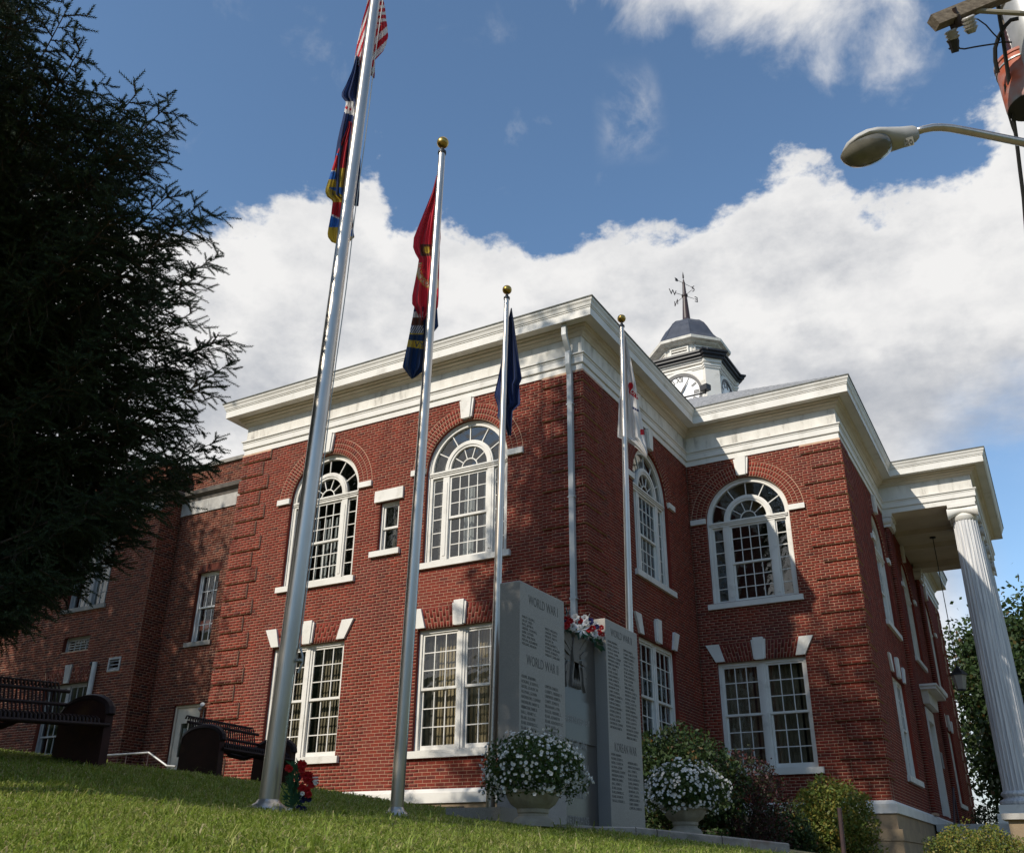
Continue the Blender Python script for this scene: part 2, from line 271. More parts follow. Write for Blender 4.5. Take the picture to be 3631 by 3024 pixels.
class MB:
    def __init__(s): s.v = []; s.f = []; s.m = []
    def add(s, vs, fs, mi=0):
        b = len(s.v); s.v += [tuple(map(float, v)) for v in vs]
        for f in fs: s.f.append([b+i for i in f]); s.m.append(mi)
        return s
    def box(s, a0, a1, b0, b1, c0, c1, T=IDT, mi=0):
        vs = [T(a, b, c) for c in (c0, c1) for b in (b0, b1) for a in (a0, a1)]
        return s.add(vs, [(0, 2, 3, 1), (4, 5, 7, 6), (0, 1, 5, 4), (2, 6, 7, 3), (0, 4, 6, 2), (1, 3, 7, 5)], mi)
    def prism(s, poly, n0, n1, T=IDT, mi=0):          # poly in (u, z), extruded along n
        k = len(poly); vs = [T(u, n0, z) for u, z in poly]+[T(u, n1, z) for u, z in poly]
        fs = [tuple(range(k)), tuple(range(2*k-1, k-1, -1))]+[(i, i+k, (i+1) % k+k, (i+1) % k) for i in range(k)]
        return s.add(vs, fs, mi)
    def plan(s, poly, z0, z1, mi=0):                   # poly in (x, y), extruded up
        k = len(poly); vs = [(x, y, z0) for x, y in poly]+[(x, y, z1) for x, y in poly]
        fs = [tuple(range(k-1, -1, -1)), tuple(range(k, 2*k))]+[(i, (i+1) % k, (i+1) % k+k, i+k) for i in range(k)]
        return s.add(vs, fs, mi)
    def ring(s, c, zc, r0, r1, n0, n1, a0=0, a1=math.pi, k=28, T=IDT, mi=0):   # arch sector as a solid band
        vs = []
        for i in range(k+1):
            a = a0+(a1-a0)*i/k; ca, sa = math.cos(a), math.sin(a)
            for r in (r0, r1):
                for n in (n0, n1): vs.append(T(c+r*ca, n, zc+r*sa))
        fs = []
        for i in range(k):
            b = 4*i; e = b+4
            fs += [(b, e, e+1, b+1), (b+2, b+3, e+3, e+2), (b, b+2, e+2, e), (b+1, e+1, e+3, b+3)]
        fs += [(0, 1, 3, 2), (4*k, 4*k+2, 4*k+3, 4*k+1)]
        return s.add(vs, fs, mi)
    def tube(s, pts, r, k=8, mi=0, cap=True):
        pts = [np.asarray(p, float) for p in pts]; n = len(pts); rs = r if isinstance(r, (list, tuple, np.ndarray)) else [r]*n
        vs = []; prev = None
        for i, p in enumerate(pts):
            t = pts[min(i+1, n-1)]-pts[max(i-1, 0)]; t = t/(np.linalg.norm(t)+1e-9)
            if prev is None: a = np.cross(t, (0, 0, 1)) if abs(t[2]) < 0.95 else np.cross(t, (1, 0, 0))
            else: a = prev-t*(prev @ t)
            a = a/(np.linalg.norm(a)+1e-9); prev = a; b = np.cross(t, a)
            for j in range(k):
                w = 2*math.pi*j/k; vs.append(p+rs[i]*(math.cos(w)*a+math.sin(w)*b))
        fs = [(i*k+j, i*k+(j+1) % k, (i+1)*k+(j+1) % k, (i+1)*k+j) for i in range(n-1) for j in range(k)]
        if cap: fs += [tuple(range(k-1, -1, -1)), tuple((n-1)*k+j for j in range(k))]
        return s.add(vs, fs, mi)
    def lathe(s, cx, cy, prof, k=24, mi=0, flute=None, a0=0.0, axis=None):   # prof = [(r, z)]
        vs = []
        for q, (r, z) in enumerate(prof):
            for j in range(k):
                w = 2*math.pi*j/k+a0; rr = r*(1-(flute(q, j) if flute else 0)); vs.append((cx+rr*math.cos(w), cy+rr*math.sin(w), z))
        n = len(prof); fs = [(i*k+j, i*k+(j+1) % k, (i+1)*k+(j+1) % k, (i+1)*k+j) for i in range(n-1) for j in range(k)]
        fs += [tuple(range(k-1, -1, -1)), tuple((n-1)*k+j for j in range(k))]
        return s.add(vs, fs, mi)
    def ball(s, c, r, k=16, mi=0, sc=(1, 1, 1)):
        prof = [(max(1e-4, math.sin(math.pi*i/(k//2))), -math.cos(math.pi*i/(k//2))) for i in range(k//2+1)]
        b = MB().lathe(0, 0, prof, k); return s.add([(c[0]+x*r*sc[0], c[1]+y*r*sc[1], c[2]+z*r*sc[2]) for x, y, z in b.v], b.f, mi)
    def build(s, name, mats, parent=None, smooth=False, base=None, auto=None):
        V = np.array(s.v)
        if parent is not None: V = V-ROOT_LOC[root_of(parent).name]
        elif base is not None: V = V-np.asarray(base, float)
        me = bpy.data.meshes.new(name); me.from_pydata([tuple(v) for v in V], [], s.f)
        for m in (mats if isinstance(mats, (list, tuple)) else [mats]): me.materials.append(m)
        me.polygons.foreach_set('material_index', s.m)
        if smooth or auto: me.polygons.foreach_set('use_smooth', [True]*len(s.f))
        me.update(); o = link_mesh(name, me, parent, base)
        if auto: me.set_sharp_from_angle(angle=math.radians(auto))
        return o
def text_mesh(body, size, extrude=0.003, align='CENTER', space=1.0, xs=1.0, bold=0.0):
    cu = bpy.data.curves.new('text', 'FONT'); cu.body = body; cu.size = size; cu.extrude = extrude; cu.align_x = align; cu.space_character = space; cu.resolution_u = 3; cu.offset = bold
    o = bpy.data.objects.new('text', cu); COL.objects.link(o)
    me = bpy.data.meshes.new_from_object(o.evaluated_get(bpy.context.evaluated_depsgraph_get()))
    bpy.data.objects.remove(o, do_unlink=True); bpy.data.curves.remove(cu)
    V = np.array([v.co[:] for v in me.vertices]) if len(me.vertices) else np.zeros((0, 3)); Fc = [list(p.vertices) for p in me.polygons]
    bpy.data.meshes.remove(me); V[:, 0] *= xs
    return V, Fc
def put_text(mb, body, size, O, X, Y, Nn, extrude=0.003, mi=0, **k):      # text plane spanned by X (right) and Y (up), facing Nn
    V, Fc = text_mesh(body, size, extrude, **k)
    if len(V): mb.add([np.asarray(O)+np.asarray(X)*a+np.asarray(Y)*b+np.asarray(Nn)*c for a, b, c in V], Fc, mi)
# ------------------------------------------------------------------ terrain
CTRL = np.array([(5.4, -11.9, -1.27), (4.0, -13.2, -1.28), (6.3, -11.6, -1.32), (7.6, -10, -1.48), (6.6, -12.6, -1.32), (7.4, -15.4, -2.0), (12, -12, -2.1), (3, -17, -1.9),
    (1.85, -9.63, -.90), (2.37, -8.67, -.92), (1.4, -5.6, -.80), (2.4, -3.85, -.83), (-1.25, -9.2, -.40), (-2.75, -6.6, -.27), (-1.7, -6.3, -.36),
    (-5.2, 0, -.04), (-3.6, 0, -.36), (-1, 0, -.66), (0.3, 1, -.75), (-9.4, -.3, .28), (-12, -.5, .5), (-18, -.5, 1.2),
    (3.9, 5.2, -1.30), (2.6, 3, -1.12), (4.6, 3.4, -1.4), (5.5, 8, -1.45), (8, 4, -1.7), (10, 14, -1.5), (8, -4, -1.5), (5.2, -5.5, -1.22), (3.3, -6.6, -.99), (2.3, -6.7, -.90), (4.6, -8, -1.17), (6, -9, -1.30),
    (-8, -9, .35), (-15, -9, 1.0), (-30, -20, 1.2), (30, -20, -2.5), (30, 30, -1.8), (-30, 30, 2), (0, -35, -2.2), (0, 40, -.5)], float)
def _tps(r2): return 0.5*r2*np.log(r2+1e-12)
_n = len(CTRL); _K = _tps(((CTRL[:, None, :2]-CTRL[None, :, :2])**2).sum(-1))+np.eye(_n)*0.02
_P = np.c_[np.ones(_n), CTRL[:, :2]]; _A = np.block([[_K, _P], [_P.T, np.zeros((3, 3))]])
_w = np.linalg.solve(_A, np.r_[CTRL[:, 2], 0, 0, 0])
def zg(x, y):
    x = np.clip(np.asarray(x, float), -32, 32); y = np.clip(np.asarray(y, float), -36, 42)
    sh = np.broadcast(x, y).shape; q = np.stack(np.broadcast_arrays(x, y), -1).reshape(-1, 2)
    K = _tps(((q[:, None]-CTRL[None, :, :2])**2).sum(-1)); r = K @ _w[:_n]+_w[_n]+q @ _w[_n+1:]
    return r.reshape(sh) if sh else float(r[0])
def axis(lo, hi, fine_lo, fine_hi, fs, n_out):
    return np.unique(np.r_[fine_lo-np.geomspace(fs, fine_lo-lo, n_out), np.arange(fine_lo, fine_hi+fs/2, fs), fine_hi+np.geomspace(fs, hi-fine_hi, n_out)])
gx = axis(-900, 900, -14, 9, 0.25, 26); gy = axis(-900, 900, -16, 9, 0.25, 26)
GX, GY = np.meshgrid(gx, gy, indexing='ij'); GZ = zg(GX, GY)
nx, ny = GX.shape; idx = np.arange(nx*ny).reshape(nx, ny)
quads = np.stack([idx[:-1, :-1], idx[1:, :-1], idx[1:, 1:], idx[:-1, 1:]], -1).reshape(-1)
lawn = np_mesh('lawn', np.stack([GX, GY, GZ], -1).reshape(-1, 3), quads, 4, M_SOIL, smooth=True)
tag(lawn, kind='structure')
# unseen green ring added behind the viewpoint: blocks low sky light, darkens reflections
hv, hf = [], []; haz = np.radians(np.arange(28, 283, 3.0))
for i, a in enumerate(haz):
    for j, (r, h) in enumerate(((46, -4), (58, 9), (74, 17), (100, 21), (150, 10))):
        rr = r*(1+0.05*math.sin(i*1.3+j)); hv.append((CAM[0]+rr*math.sin(a), CAM[1]+rr*math.cos(a), h+(0 if j == 0 else 2.2*math.sin(i*0.7+j)+1.4*math.sin(i*2.3+2*j))))
for i in range(len(haz)-1):
    for j in range(4): hf += [i*5+j, (i+1)*5+j, (i+1)*5+j+1, i*5+j+1]
tag(np_mesh('sky_blocker', hv, hf, 4, mat('sky_blocker_green', (0.030, 0.050, 0.016), (0.055, 0.075, 0.024), scale=0.5, detail=10, rough=1.0, bump=0.6, bscale=0.6), smooth=True), kind='structure')

# ------------------------------------------------------------------ brick walls
WA, DB, WC = 9.42, 6.02, 3.80
CH, BP, Z0C, JT = 0.0642, 0.20, 0.055, 0.0092
da = math.atan(0.0205)
def frame(O, du, dn):
    O = np.array(O, float); du = np.array(du, float); dn = np.array(dn, float)
    return lambda u, n, z: (O[0]+du[0]*u+dn[0]*n, O[1]+du[1]*u+dn[1]*n, z)
T_A = frame((-WA, 0), (1, 0), (0, -1)); T_B = frame((0, 0), (0, 1), (1, 0)); T_C = frame((0, DB), (1, 0), (0, -1))
T_D = frame((WC, DB), (-math.sin(da), math.cos(da)), (math.cos(da), math.sin(da)))
DLEN = 18.95
def rect_open(u0, u1, z0, z1, jack=None):
    def br(z):
        if z0 <= z <= z1: return (u0, u1)
        if jack and z1 < z < z1+jack[0]: e = jack[1]+(jack[2]-jack[1])*(z-z1)/jack[0]; return (u0-e, u1+e)
    return dict(br=br, mo=lambda a, b: (u0, u1) if a < z1 and b > z0 else None, rect=(u0, u1, z0, z1))
def arch_open(c, hw, z0, zs, ring=0.37):
    R = hw+ring
    def br(z):
        if z0 <= z <= zs: return (c-hw, c+hw)
        if zs < z < zs+R: h = math.sqrt(max(0, R*R-(z-zs)**2)); return (c-h, c+h)
    def mo(a, b):
        if b <= z0: return None
        if a <= zs: return (c-hw, c+hw) if b <= zs+0.02 else (c-hw-0.1, c+hw+0.1)
        Rm = hw+0.17; m = max(a, b)-zs
        if m >= Rm: return None
        h = math.sqrt(Rm*Rm-m*m); return (c-h, c+h)
    return dict(br=br, mo=mo, arch=(c, hw, z0, zs))
def segs(L, R, cuts):
    out = [(L, R)]
    for a, b in cuts:
        nxt = []
        for l, r in out:
            if b <= l or a >= r: nxt.append((l, r)); continue
            if a > l: nxt.append((l, a))
            if b < r: nxt.append((b, r))
        out = nxt
    return [s for s in out if s[1]-s[0] > 0.012]
def brick_cells(L, zb, zt, openings, zones, phase=0.0):
    """running bond: yields (u0b,u1b,u1t,u0t,z0,z1) per brick"""
    k0 = math.floor((zb-Z0C)/CH); k1 = math.ceil((zt-Z0C)/CH)
    for k in range(k0, k1):
        z0 = max(zb, Z0C+k*CH); z1 = min(zt, Z0C+(k+1)*CH)
        if z1-z0 < 0.02: continue
        zm = (z0+z1)/2; cuts = []; sl = []
        for o in openings:
            c = o['br'](zm)
            if c:
                cb = o['br'](z0+0.002) or c; ct = o['br'](z1-0.002) or ((c[0]+c[1])/2,)*2
                cuts.append(c); sl.append((c, cb, ct))
        for a, b, zf in zones:
            if zf(k): cuts.append((a(k), b(k)))
        off = phase+(BP/2 if k % 2 else 0)+0.012*math.sin(k*1.7)
        for l, r in segs(0, L, cuts):
            j0 = math.floor((l-off)/BP)+1; xs = [l]+[off+j*BP for j in range(j0, j0+400) if l+0.035 < off+j*BP < r-0.035 and off+j*BP < r]+[r]
            for a, b in zip(xs[:-1], xs[1:]):
                ab = at = a; bb = bt = b
                for c, cb, ct in sl:
                    if a == c[1]: ab, at = cb[1], ct[1]
                    if b == c[0]: bb, bt = cb[0], ct[0]
                ab = min(ab, bb-0.012); at = min(at, bt-0.012)
                yield (ab, bb, bt, at, z0, z1)
BRICKS_OUT = []
def bricks_mesh(T, cells, depth=0.02, face=0.0, vs=None, fs=None):
    h = JT/2
    for ab, bb, bt, at, z0, z1 in cells:
        b0 = len(vs); jit = random.uniform(-0.0012, 0.0012)
        for n in (face+jit, face-depth):
            vs += [T(ab+h, n, z0+h), T(bb-h, n, z0+h), T(bt-h, n, z1-h), T(at+h, n, z1-h)]
        fs += [b0, b0+1, b0+2, b0+3, b0+1, b0, b0+4, b0+5, b0+2, b0+1, b0+5, b0+6, b0+3, b0+2, b0+6, b0+7, b0, b0+3, b0+7, b0+4]
def wall(parent, T, L, zb, zt, openings, zones=(), mats=(None, None), reveal=0.14, single=None, phase=0.0, thick=0.30):
    mb = MB(); nm = -0.0035
    k0 = math.floor((zb-Z0C)/CH); k1 = math.ceil((zt-Z0C)/CH)
    lv = sorted(set([zb, zt]+[o['rect'][2] for o in openings if 'rect' in o]+[o['rect'][3] for o in openings if 'rect' in o]+[o['arch'][2] for o in openings if 'arch' in o]+[o['arch'][3] for o in openings if 'arch' in o]+[o['arch'][3]+i*0.05 for o in openings if 'arch' in o for i in range(1, 26)]))
    lv = [z for z in lv if zb <= z <= zt]
    for z0, z1 in zip(lv[:-1], lv[1:]):
        if z1-z0 < 1e-4: continue
        cuts = [c for c in (o['mo'](z0, z1) for o in openings) if c]
        for l, r in segs(0, L, cuts):
            mb.add([T(l, nm, z0), T(r, nm, z0), T(r, nm, z1), T(l, nm, z1)], [(0, 1, 2, 3)], 0)
            mb.add([T(l, -thick, z0), T(r, -thick, z0), T(r, -thick, z1), T(l, -thick, z1)], [(3, 2, 1, 0)], 0)
    for o in openings:                                   # reveals (and the annulus behind the arch bricks)
        if 'rect' in o:
            u0, u1, z0, z1 = o['rect']; P = [(u0, z0), (u1, z0), (u1, z1), (u0, z1)]
        else:
            c, hw, z0, zs = o['arch']; P = [(c-hw, z0), (c+hw, z0)]+[(c+hw*math.cos(a), zs+hw*math.sin(a)) for a in np.linspace(0, math.pi, 33)]
            mb.ring(c, zs, hw, hw+0.36, -0.02, -0.0030, T=T, mi=0)
            R = hw+0.36
        q = len(P)
        for i in range(q):
            a, b = P[i], P[(i+1) % q]
            mb.add([T(a[0], 0.0, a[1]), T(b[0], 0.0, b[1]), T(b[0], -thick, b[1]), T(a[0], -thick, a[1])], [(0, 1, 2, 3)], 1)
    w = mb.build('brick_wall', [mats[1], mats[0]], parent)
    vs, fs = [], []
    cells = list(brick_cells(L, zb, zt, openings, zones, phase))
    if single:
        cand = []
        for i, c in enumerate(cells):
            if abs(c[1]-c[0]-BP) > 0.004 or abs(c[2]-c[3]-BP) > 0.004 or c[5]-c[4] < CH-0.001: continue
            P = np.array(T((c[0]+c[1])/2, 0, c[4])); s = single(P)
            if s is not None: cand.append((s, i))
        cand.sort(); pick = set(i for _, i in cand[:300])
        h = JT/2; proto = None
        for i in sorted(pick):
            c = cells[i]; o0 = np.array(T(c[0], 0, c[4]))
            if proto is None:
                v2, f2 = [], []
                o = np.array(T(0, 0, 0)); bricks_mesh(lambda u, n, z: tuple(np.array(T(u, n, z))-o), [(0, BP, BP, 0, 0, CH)], vs=v2, fs=f2)
                proto = bpy.data.meshes.new('brick'); proto.from_pydata(v2, [], [f2[j:j+4] for j in range(0, 20, 4)]); proto.materials.append(mats[0]); proto.update()
            b = bpy.data.objects.new('brick', proto); COL.objects.link(b); b.parent = w; b.location = Vector(o0-ROOT_LOC[root_of(w).name])
        cells = [c for i, c in enumerate(cells) if i not in pick]
    bricks_mesh(T, cells, vs=vs, fs=fs)
    for o in openings:                                   # three rings of headers round each arch, soldiers in each flat arch
        cl = []
        if 'arch' in o:
            c, hw, z0, zs = o['arch']
            for rr in range(3):
                r0 = hw+0.002+rr*0.121; r1 = r0+0.121; n = int(math.pi*(r0+r1)/2/0.072); a_ = np.linspace(0.0, math.pi, n+1)
                for a, b in zip(a_[:-1], a_[1:]):
                    e = 0.0052/r0; e1 = 0.0052/r1
                    p = [(c+r0*math.cos(a+e), zs+r0*math.sin(a+e)), (c+r1*math.cos(a+e1), zs+r1*math.sin(a+e1)), (c+r1*math.cos(b-e1), zs+r1*math.sin(b-e1)), (c+r0*math.cos(b-e), zs+r0*math.sin(b-e))]
                    # shrink in radius
                    p = [(x+(0.0045 if i in (0, 3) else -0.0045)*math.cos((a+b)/2), z+(0.0045 if i in (0, 3) else -0.0045)*math.sin((a+b)/2)) for i, (x, z) in enumerate(p)]
                    b0 = len(vs)
                    for nn in (0.0, -0.02): vs += [T(x, nn, z) for x, z in p]
                    fs += [b0+3, b0+2, b0+1, b0, b0+1, b0+5, b0+4, b0, b0+2, b0+6, b0+5, b0+1, b0+3, b0+7, b0+6, b0+2, b0, b0+4, b0+7, b0+3]
        elif o.get('jack'):
            u0, u1, z0, z1 = o['rect']; c = (u0+u1)/2; hw = (u1-u0)/2; hh, sp0, sp1 = o['jack']
            n = int(2*hw/0.068); 
            for i in range(n):
                t0 = -1+2*i/n; t1 = -1+2*(i+1)/n
                brk = [0, 0.5, 1] if i % 2 else [0, 0.27, 0.77, 1]
                for w0, w1 in zip(brk[:-1], brk[1:]):
                    U = lambda t, w: c+t*(hw+sp1*w*0.82)
                    p = [(U(t0, w0)+h_, z1+hh*w0+0.0045) for h_ in (0.0042,)]+[(U(t1, w0)-0.0042, z1+hh*w0+0.0045), (U(t1, w1)-0.0042, z1+hh*w1-0.0045), (U(t0, w1)+0.0042, z1+hh*w1-0.0045)]
                    b0 = len(vs)
                    for nn in (0.0, -0.02): vs += [T(x, nn, z) for x, z in p]
                    fs += [b0, b0+1, b0+2, b0+3, b0+1, b0, b0+4, b0+5, b0+2, b0+1, b0+5, b0+6, b0+3, b0+2, b0+6, b0+7, b0, b0+3, b0+7, b0+4]
    bw = np_mesh('brickwork', vs, fs, 4, mats[0], w); tag(bw, kind='stuff')
    return w

court = thing('courthouse', 'red brick courthouse with white cornice, arched windows and clock tower', 'building', (0, 0, 0))
ZC = 8.0
W1 = dict(hw=1.015, z0=0.69, z1=3.02); W2 = dict(hw=1.02, z0=4.39, zs=6.46)
A_W1 = [WA-6.70, WA-2.79]; A_W2 = [WA-6.67, WA-2.77]; SM = (WA-5.0, WA-4.47, 4.84, 5.97)
C_W1, C_W2 = 1.41, 1.43; B_W1, B_W2 = 3.38, 3.46; D_W1 = [3.82, 14.7]; D_W2 = [4.4, 9.45, 14.7]
DOOR = (8.62, 10.28, 0.10, 3.0)
def jrect(c):
    o = rect_open(c-W1['hw'], c+W1['hw'], W1['z0'], W1['z1'], jack=(0.43, 0.0, 0.21)); o['jack'] = (0.43, 0.0, 0.21); return o
LONG, SHORT = 0.92, 0.70
isq = lambda k: k >= 6 and (k % 6) != 5
ql = lambda k: LONG if (k//6) % 2 == 0 else SHORT
def near_single(P):
    q = project(P)
    if not (0 < q[0] < 3631 and 0 < q[1] < 3024) or 1690 < q[0] < 2290: return None
    if abs(q[0]-1420) < 50 or q[1] > 2830: return None
    return np.linalg.norm(P-CAM)
wall(court, T_A, WA, -0.02, ZC+0.05, [jrect(c) for c in A_W1]+[arch_open(c, W2['hw'], W2['z0'], W2['zs']) for c in A_W2]+[rect_open(*SM)],
     [(lambda k: -1, ql, isq), (lambda k: WA-ql(k), lambda k: WA+1, isq)], (M_BRICK, M_MORTAR), single=near_single)
wall(court, T_B, DB, -0.02, ZC+0.05, [jrect(B_W1), arch_open(B_W2, W2['hw'], W2['z0'], W2['zs'])], [(lambda k: -1, ql, isq)], (M_BRICK, M_MORTAR))
wall(court, T_C, WC, -0.02, ZC+0.05, [jrect(C_W1), arch_open(C_W2, W2['hw'], W2['z0'], W2['zs'])], [(lambda k: WC-ql(k), lambda k: WC+1, isq)], (M_BRICK, M_MORTAR))
wall(court, T_D, DLEN, -0.02, ZC+0.05, [jrect(c) for c in D_W1]+[arch_open(c, W2['hw'], W2['z0'], W2['zs']) for c in D_W2]+[rect_open(*DOOR)],
     [(lambda k: -1, ql, isq), (lambda k: DLEN-ql(k), lambda k: DLEN+1, isq)], (M_BRICK, M_MORTAR))
# quoin blocks: five proud courses and one flush course
def quoin(T1, u0, u1, T2, v0, v1, k, L1):
    """T1 face spans u0..u1, T2 face spans v0..v1 (may be None); corner edge shared"""
    z0 = Z0C+6*k*CH; z1 = min(z0+5*CH, ZC-0.003); pr = 0.044; k_ = pr-0.0035
    mb = MB(); vs, fs = [], []
    mb.box(max(u0, -k_), min(u1, L1+k_), -0.05, k_, z0, z1, T=T1, mi=0)
    if T2 is not None: mb.box(max(v0, -k_+0.0005), v1, -0.05, k_-0.0005, z0+0.0005, z1-0.0005, T=T2, mi=0)
    q = mb.build('quoin', [M_MORTAR], court)
    for T, a, b in ((T1, u0, u1), (T2, v0, v1)):
        if T is None: continue
        cells = []
        for r in range(5):
            za = z0+r*CH; zb_ = za+CH
            if zb_ > z1+0.001: break
            xs = [a]+[x for x in np.arange(math.ceil(a/BP)*BP+(BP/2 if r % 2 else 0)-BP, b, BP) if a+0.04 < x < b-0.04]+[b]
            for s, e in zip(xs[:-1], xs[1:]): cells.append((s, e, e, s, za, zb_))
        bricks_mesh(T, cells, face=pr, vs=vs, fs=fs)
    if vs: tag(np_mesh('brickwork', vs, fs, 4, M_BRICK, q), kind='stuff')
for k in range(1, 21):
    l = LONG if k % 2 == 0 else SHORT; p = 0.044
    quoin(T_A, -p, l, None, 0, 0, k, WA)
    quoin(T_A, WA-l, WA+p, T_B, -p, l, k, WA)
    quoin(T_C, WC-l, WC+p, T_D, -p, l, k, WC)
    if k % 1 == 0: quoin(T_D, DLEN-l, DLEN+p, None, 0, 0, k, DLEN)
# unseen sides and the inside of the building
side = MB()
side.box(-WA-0.0, -WA+0.28, 0.01, 9.0, -0.6, 9.3); side.box(-WA, 0, 8.8, 9.0, -0.6, 9.3)
xf, yf, _ = T_D(DLEN, 0, 0)
side.box(-9.0, xf-0.02, yf-0.3, yf-0.01, -0.6, 9.3); side.box(-9.2, -9.0, 8.8, yf, -0.6, 9.3)
side.build('plain_wall', M_BRICK, court)
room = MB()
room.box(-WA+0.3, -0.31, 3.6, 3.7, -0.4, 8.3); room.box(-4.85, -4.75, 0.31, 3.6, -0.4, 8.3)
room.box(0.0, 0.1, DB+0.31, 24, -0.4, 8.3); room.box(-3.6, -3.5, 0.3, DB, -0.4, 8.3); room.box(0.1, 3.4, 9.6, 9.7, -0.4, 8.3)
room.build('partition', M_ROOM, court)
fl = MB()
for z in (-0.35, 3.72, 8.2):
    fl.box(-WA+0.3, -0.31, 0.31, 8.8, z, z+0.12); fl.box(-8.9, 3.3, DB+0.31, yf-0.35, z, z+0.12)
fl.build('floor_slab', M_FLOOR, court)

# ------------------------------------------------------------------ stone base: water table and foundation
def offset_path(path, n):
    P = [np.array(p, float) for p in path]; out = []
    nrm = []
    for a, b in zip(P[:-1], P[1:]):
        t = (b-a)/np.linalg.norm(b-a); nrm.append(np.array([t[1], -t[0]]))
    for i, p in enumerate(P):
        if i == 0: out.append(p+nrm[0]*n)
        elif i == len(P)-1: out.append(p+nrm[-1]*n)
        else:
            a, b = nrm[i-1], nrm[i]; m = a+b; out.append(p+m*(n/(m @ a)))
    return out
def sweep(mb, path, prof, mi=0):
    """prof = closed list of (n, z); swept along the plan path with mitred corners"""
    rings = [[(q[0], q[1], z) for q in offset_path(path, n)] for n, z in prof]
    k = len(prof); m = len(path)
    vs = [rings[j][i] for i in range(m) for j in range(k)]
    fs = [(i*k+j, i*k+(j+1) % k, (i+1)*k+(j+1) % k, (i+1)*k+j) for i in range(m-1) for j in range(k)]
    fs += [tuple(range(k)), tuple((m-1)*k+j for j in range(k-1, -1, -1))]
    return mb.add(vs, fs, mi)
dxy = lambda v, n=0.0: T_D(v, n, 0)[:2]
BASE = [(-WA, 4.0), (-WA, 0), (0, 0), (0, DB), (WC, DB), dxy(DLEN), (-4, dxy(DLEN)[1])]
wt = MB(); sweep(wt, BASE, [(-0.05, 0.02), (0.012, 0.012), (0.085, -0.06), (0.09, -0.235), (-0.05, -0.235)])
wt.build('water_table', M_WHITE, court)
fd = MB(); sweep(fd, BASE, [(-0.05, -0.236), (0.05, -0.236), (0.05, -0.53), (-0.05, -0.53)])
sweep(fd, BASE, [(-0.05, -0.532), (0.13, -0.532), (0.13, -0.74), (-0.05, -0.74)])
sweep(fd, BASE, [(-0.05, -0.742), (0.11, -0.742), (0.11, -2.4), (-0.05, -2.4)])
fdo = fd.build('foundation', M_STONE, court)
# basement vent opening with grille and stone block by the lawn edge
vg = MB(); ux = WA-3.15
vg.box(ux, ux+0.62, 0.02, 0.056, -0.52, -0.30, T=T_A, mi=0)
for i in range(9):
    vg.box(ux+0.02+i*0.067, ux+0.032+i*0.067, 0.056, 0.062, -0.51, -0.31, T=T_A, mi=1)
for i in range(4): vg.box(ux, ux+0.62, 0.056, 0.061, -0.50+i*0.055, -0.49+i*0.055, T=T_A, mi=1)
vg.build('vent_grille', [M_BLACK, M_IRON], court)

# ------------------------------------------------------------------ entablature
V0, V1, PN = 6.05, 12.85, 2.45
ENT = [(-WA, 6.0), (-WA, 0), (0, 0), (0, DB), (WC, DB), dxy(V0), dxy(V0, PN), dxy(V1, PN), dxy(V1), dxy(DLEN), (-4, dxy(DLEN)[1])]
ar = MB()
sweep(ar, ENT, [(-0.30, 8.0), (0.022, 8.0), (0.022, 8.145), (-0.30, 8.145)])
sweep(ar, ENT, [(-0.30, 8.146), (0.05, 8.146), (0.058, 8.16), (0.058, 8.295), (-0.30, 8.295)])
sweep(ar, ENT, [(-0.30, 8.296), (0.068, 8.296), (0.072, 8.33), (0.10, 8.345), (0.10, 8.372), (-0.30, 8.372)])
ar.build('architrave', M_WHITE, court)
fr = MB(); sweep(fr, ENT, [(-0.30, 8.3725), (0.012, 8.3725), (0.012, 8.79), (-0.30, 8.79)]); fr.build('frieze', M_WHITE_OLD, court)
co = MB()
sweep(co, ENT, [(-0.30, 8.791), (0.035, 8.791), (0.05, 8.82), (0.085, 8.85), (0.085, 8.875), (0.15, 8.89), (0.16, 8.935), (0.20, 8.95), (0.20, 8.985), (-0.30, 8.985)], 1)
sweep(co, ENT, [(-0.30, 8.986), (0.40, 8.986), (0.42, 8.965), (0.43, 8.965), (0.43, 9.145), (0.445, 9.155), (0.445, 9.175), (0.46, 9.19), (0.475, 9.25), (0.50, 9.29), (0.506, 9.335), (-0.30, 9.335)], 0)
co.build('cornice', [M_WHITE, M_SOFFIT], court)
dr = MB(); sweep(dr, ENT, [(-0.30, 9.336), (0.52, 9.336), (0.526, 9.362), (-0.30, 9.40)]); dr.build('drip_edge', M_DRIP, court)
# roofs
rf = MB()
ze = 9.37; e_ = 0.5; sl_ = 0.57
rf.add([(-WA-e_, -e_, ze), (e_, -e_, ze), (e_, 8.8, ze), (-WA-e_, 8.8, ze), (-WA/2-1, 4, ze+0.28), (-WA/2+1, 4, ze+0.28)], [(0, 1, 5, 4), (1, 2, 5), (2, 3, 4, 5), (3, 0, 4)])
yN = DB-e_; yFar = yf+e_; half = (yFar-yN)/2; xr = WC+e_
zr = ze+sl_*half
rf.add([(xr, yN, ze), (xr-0.35, yFar, ze), (-10, yFar, ze), (-10, yN, ze), (xr-half, yN+half, zr), (-10, yN+half, zr)], [(0, 1, 4), (1, 2, 5, 4), (3, 0, 4, 5), (2, 3, 5)])
ro = rf.build('roof', M_ROOF, court)
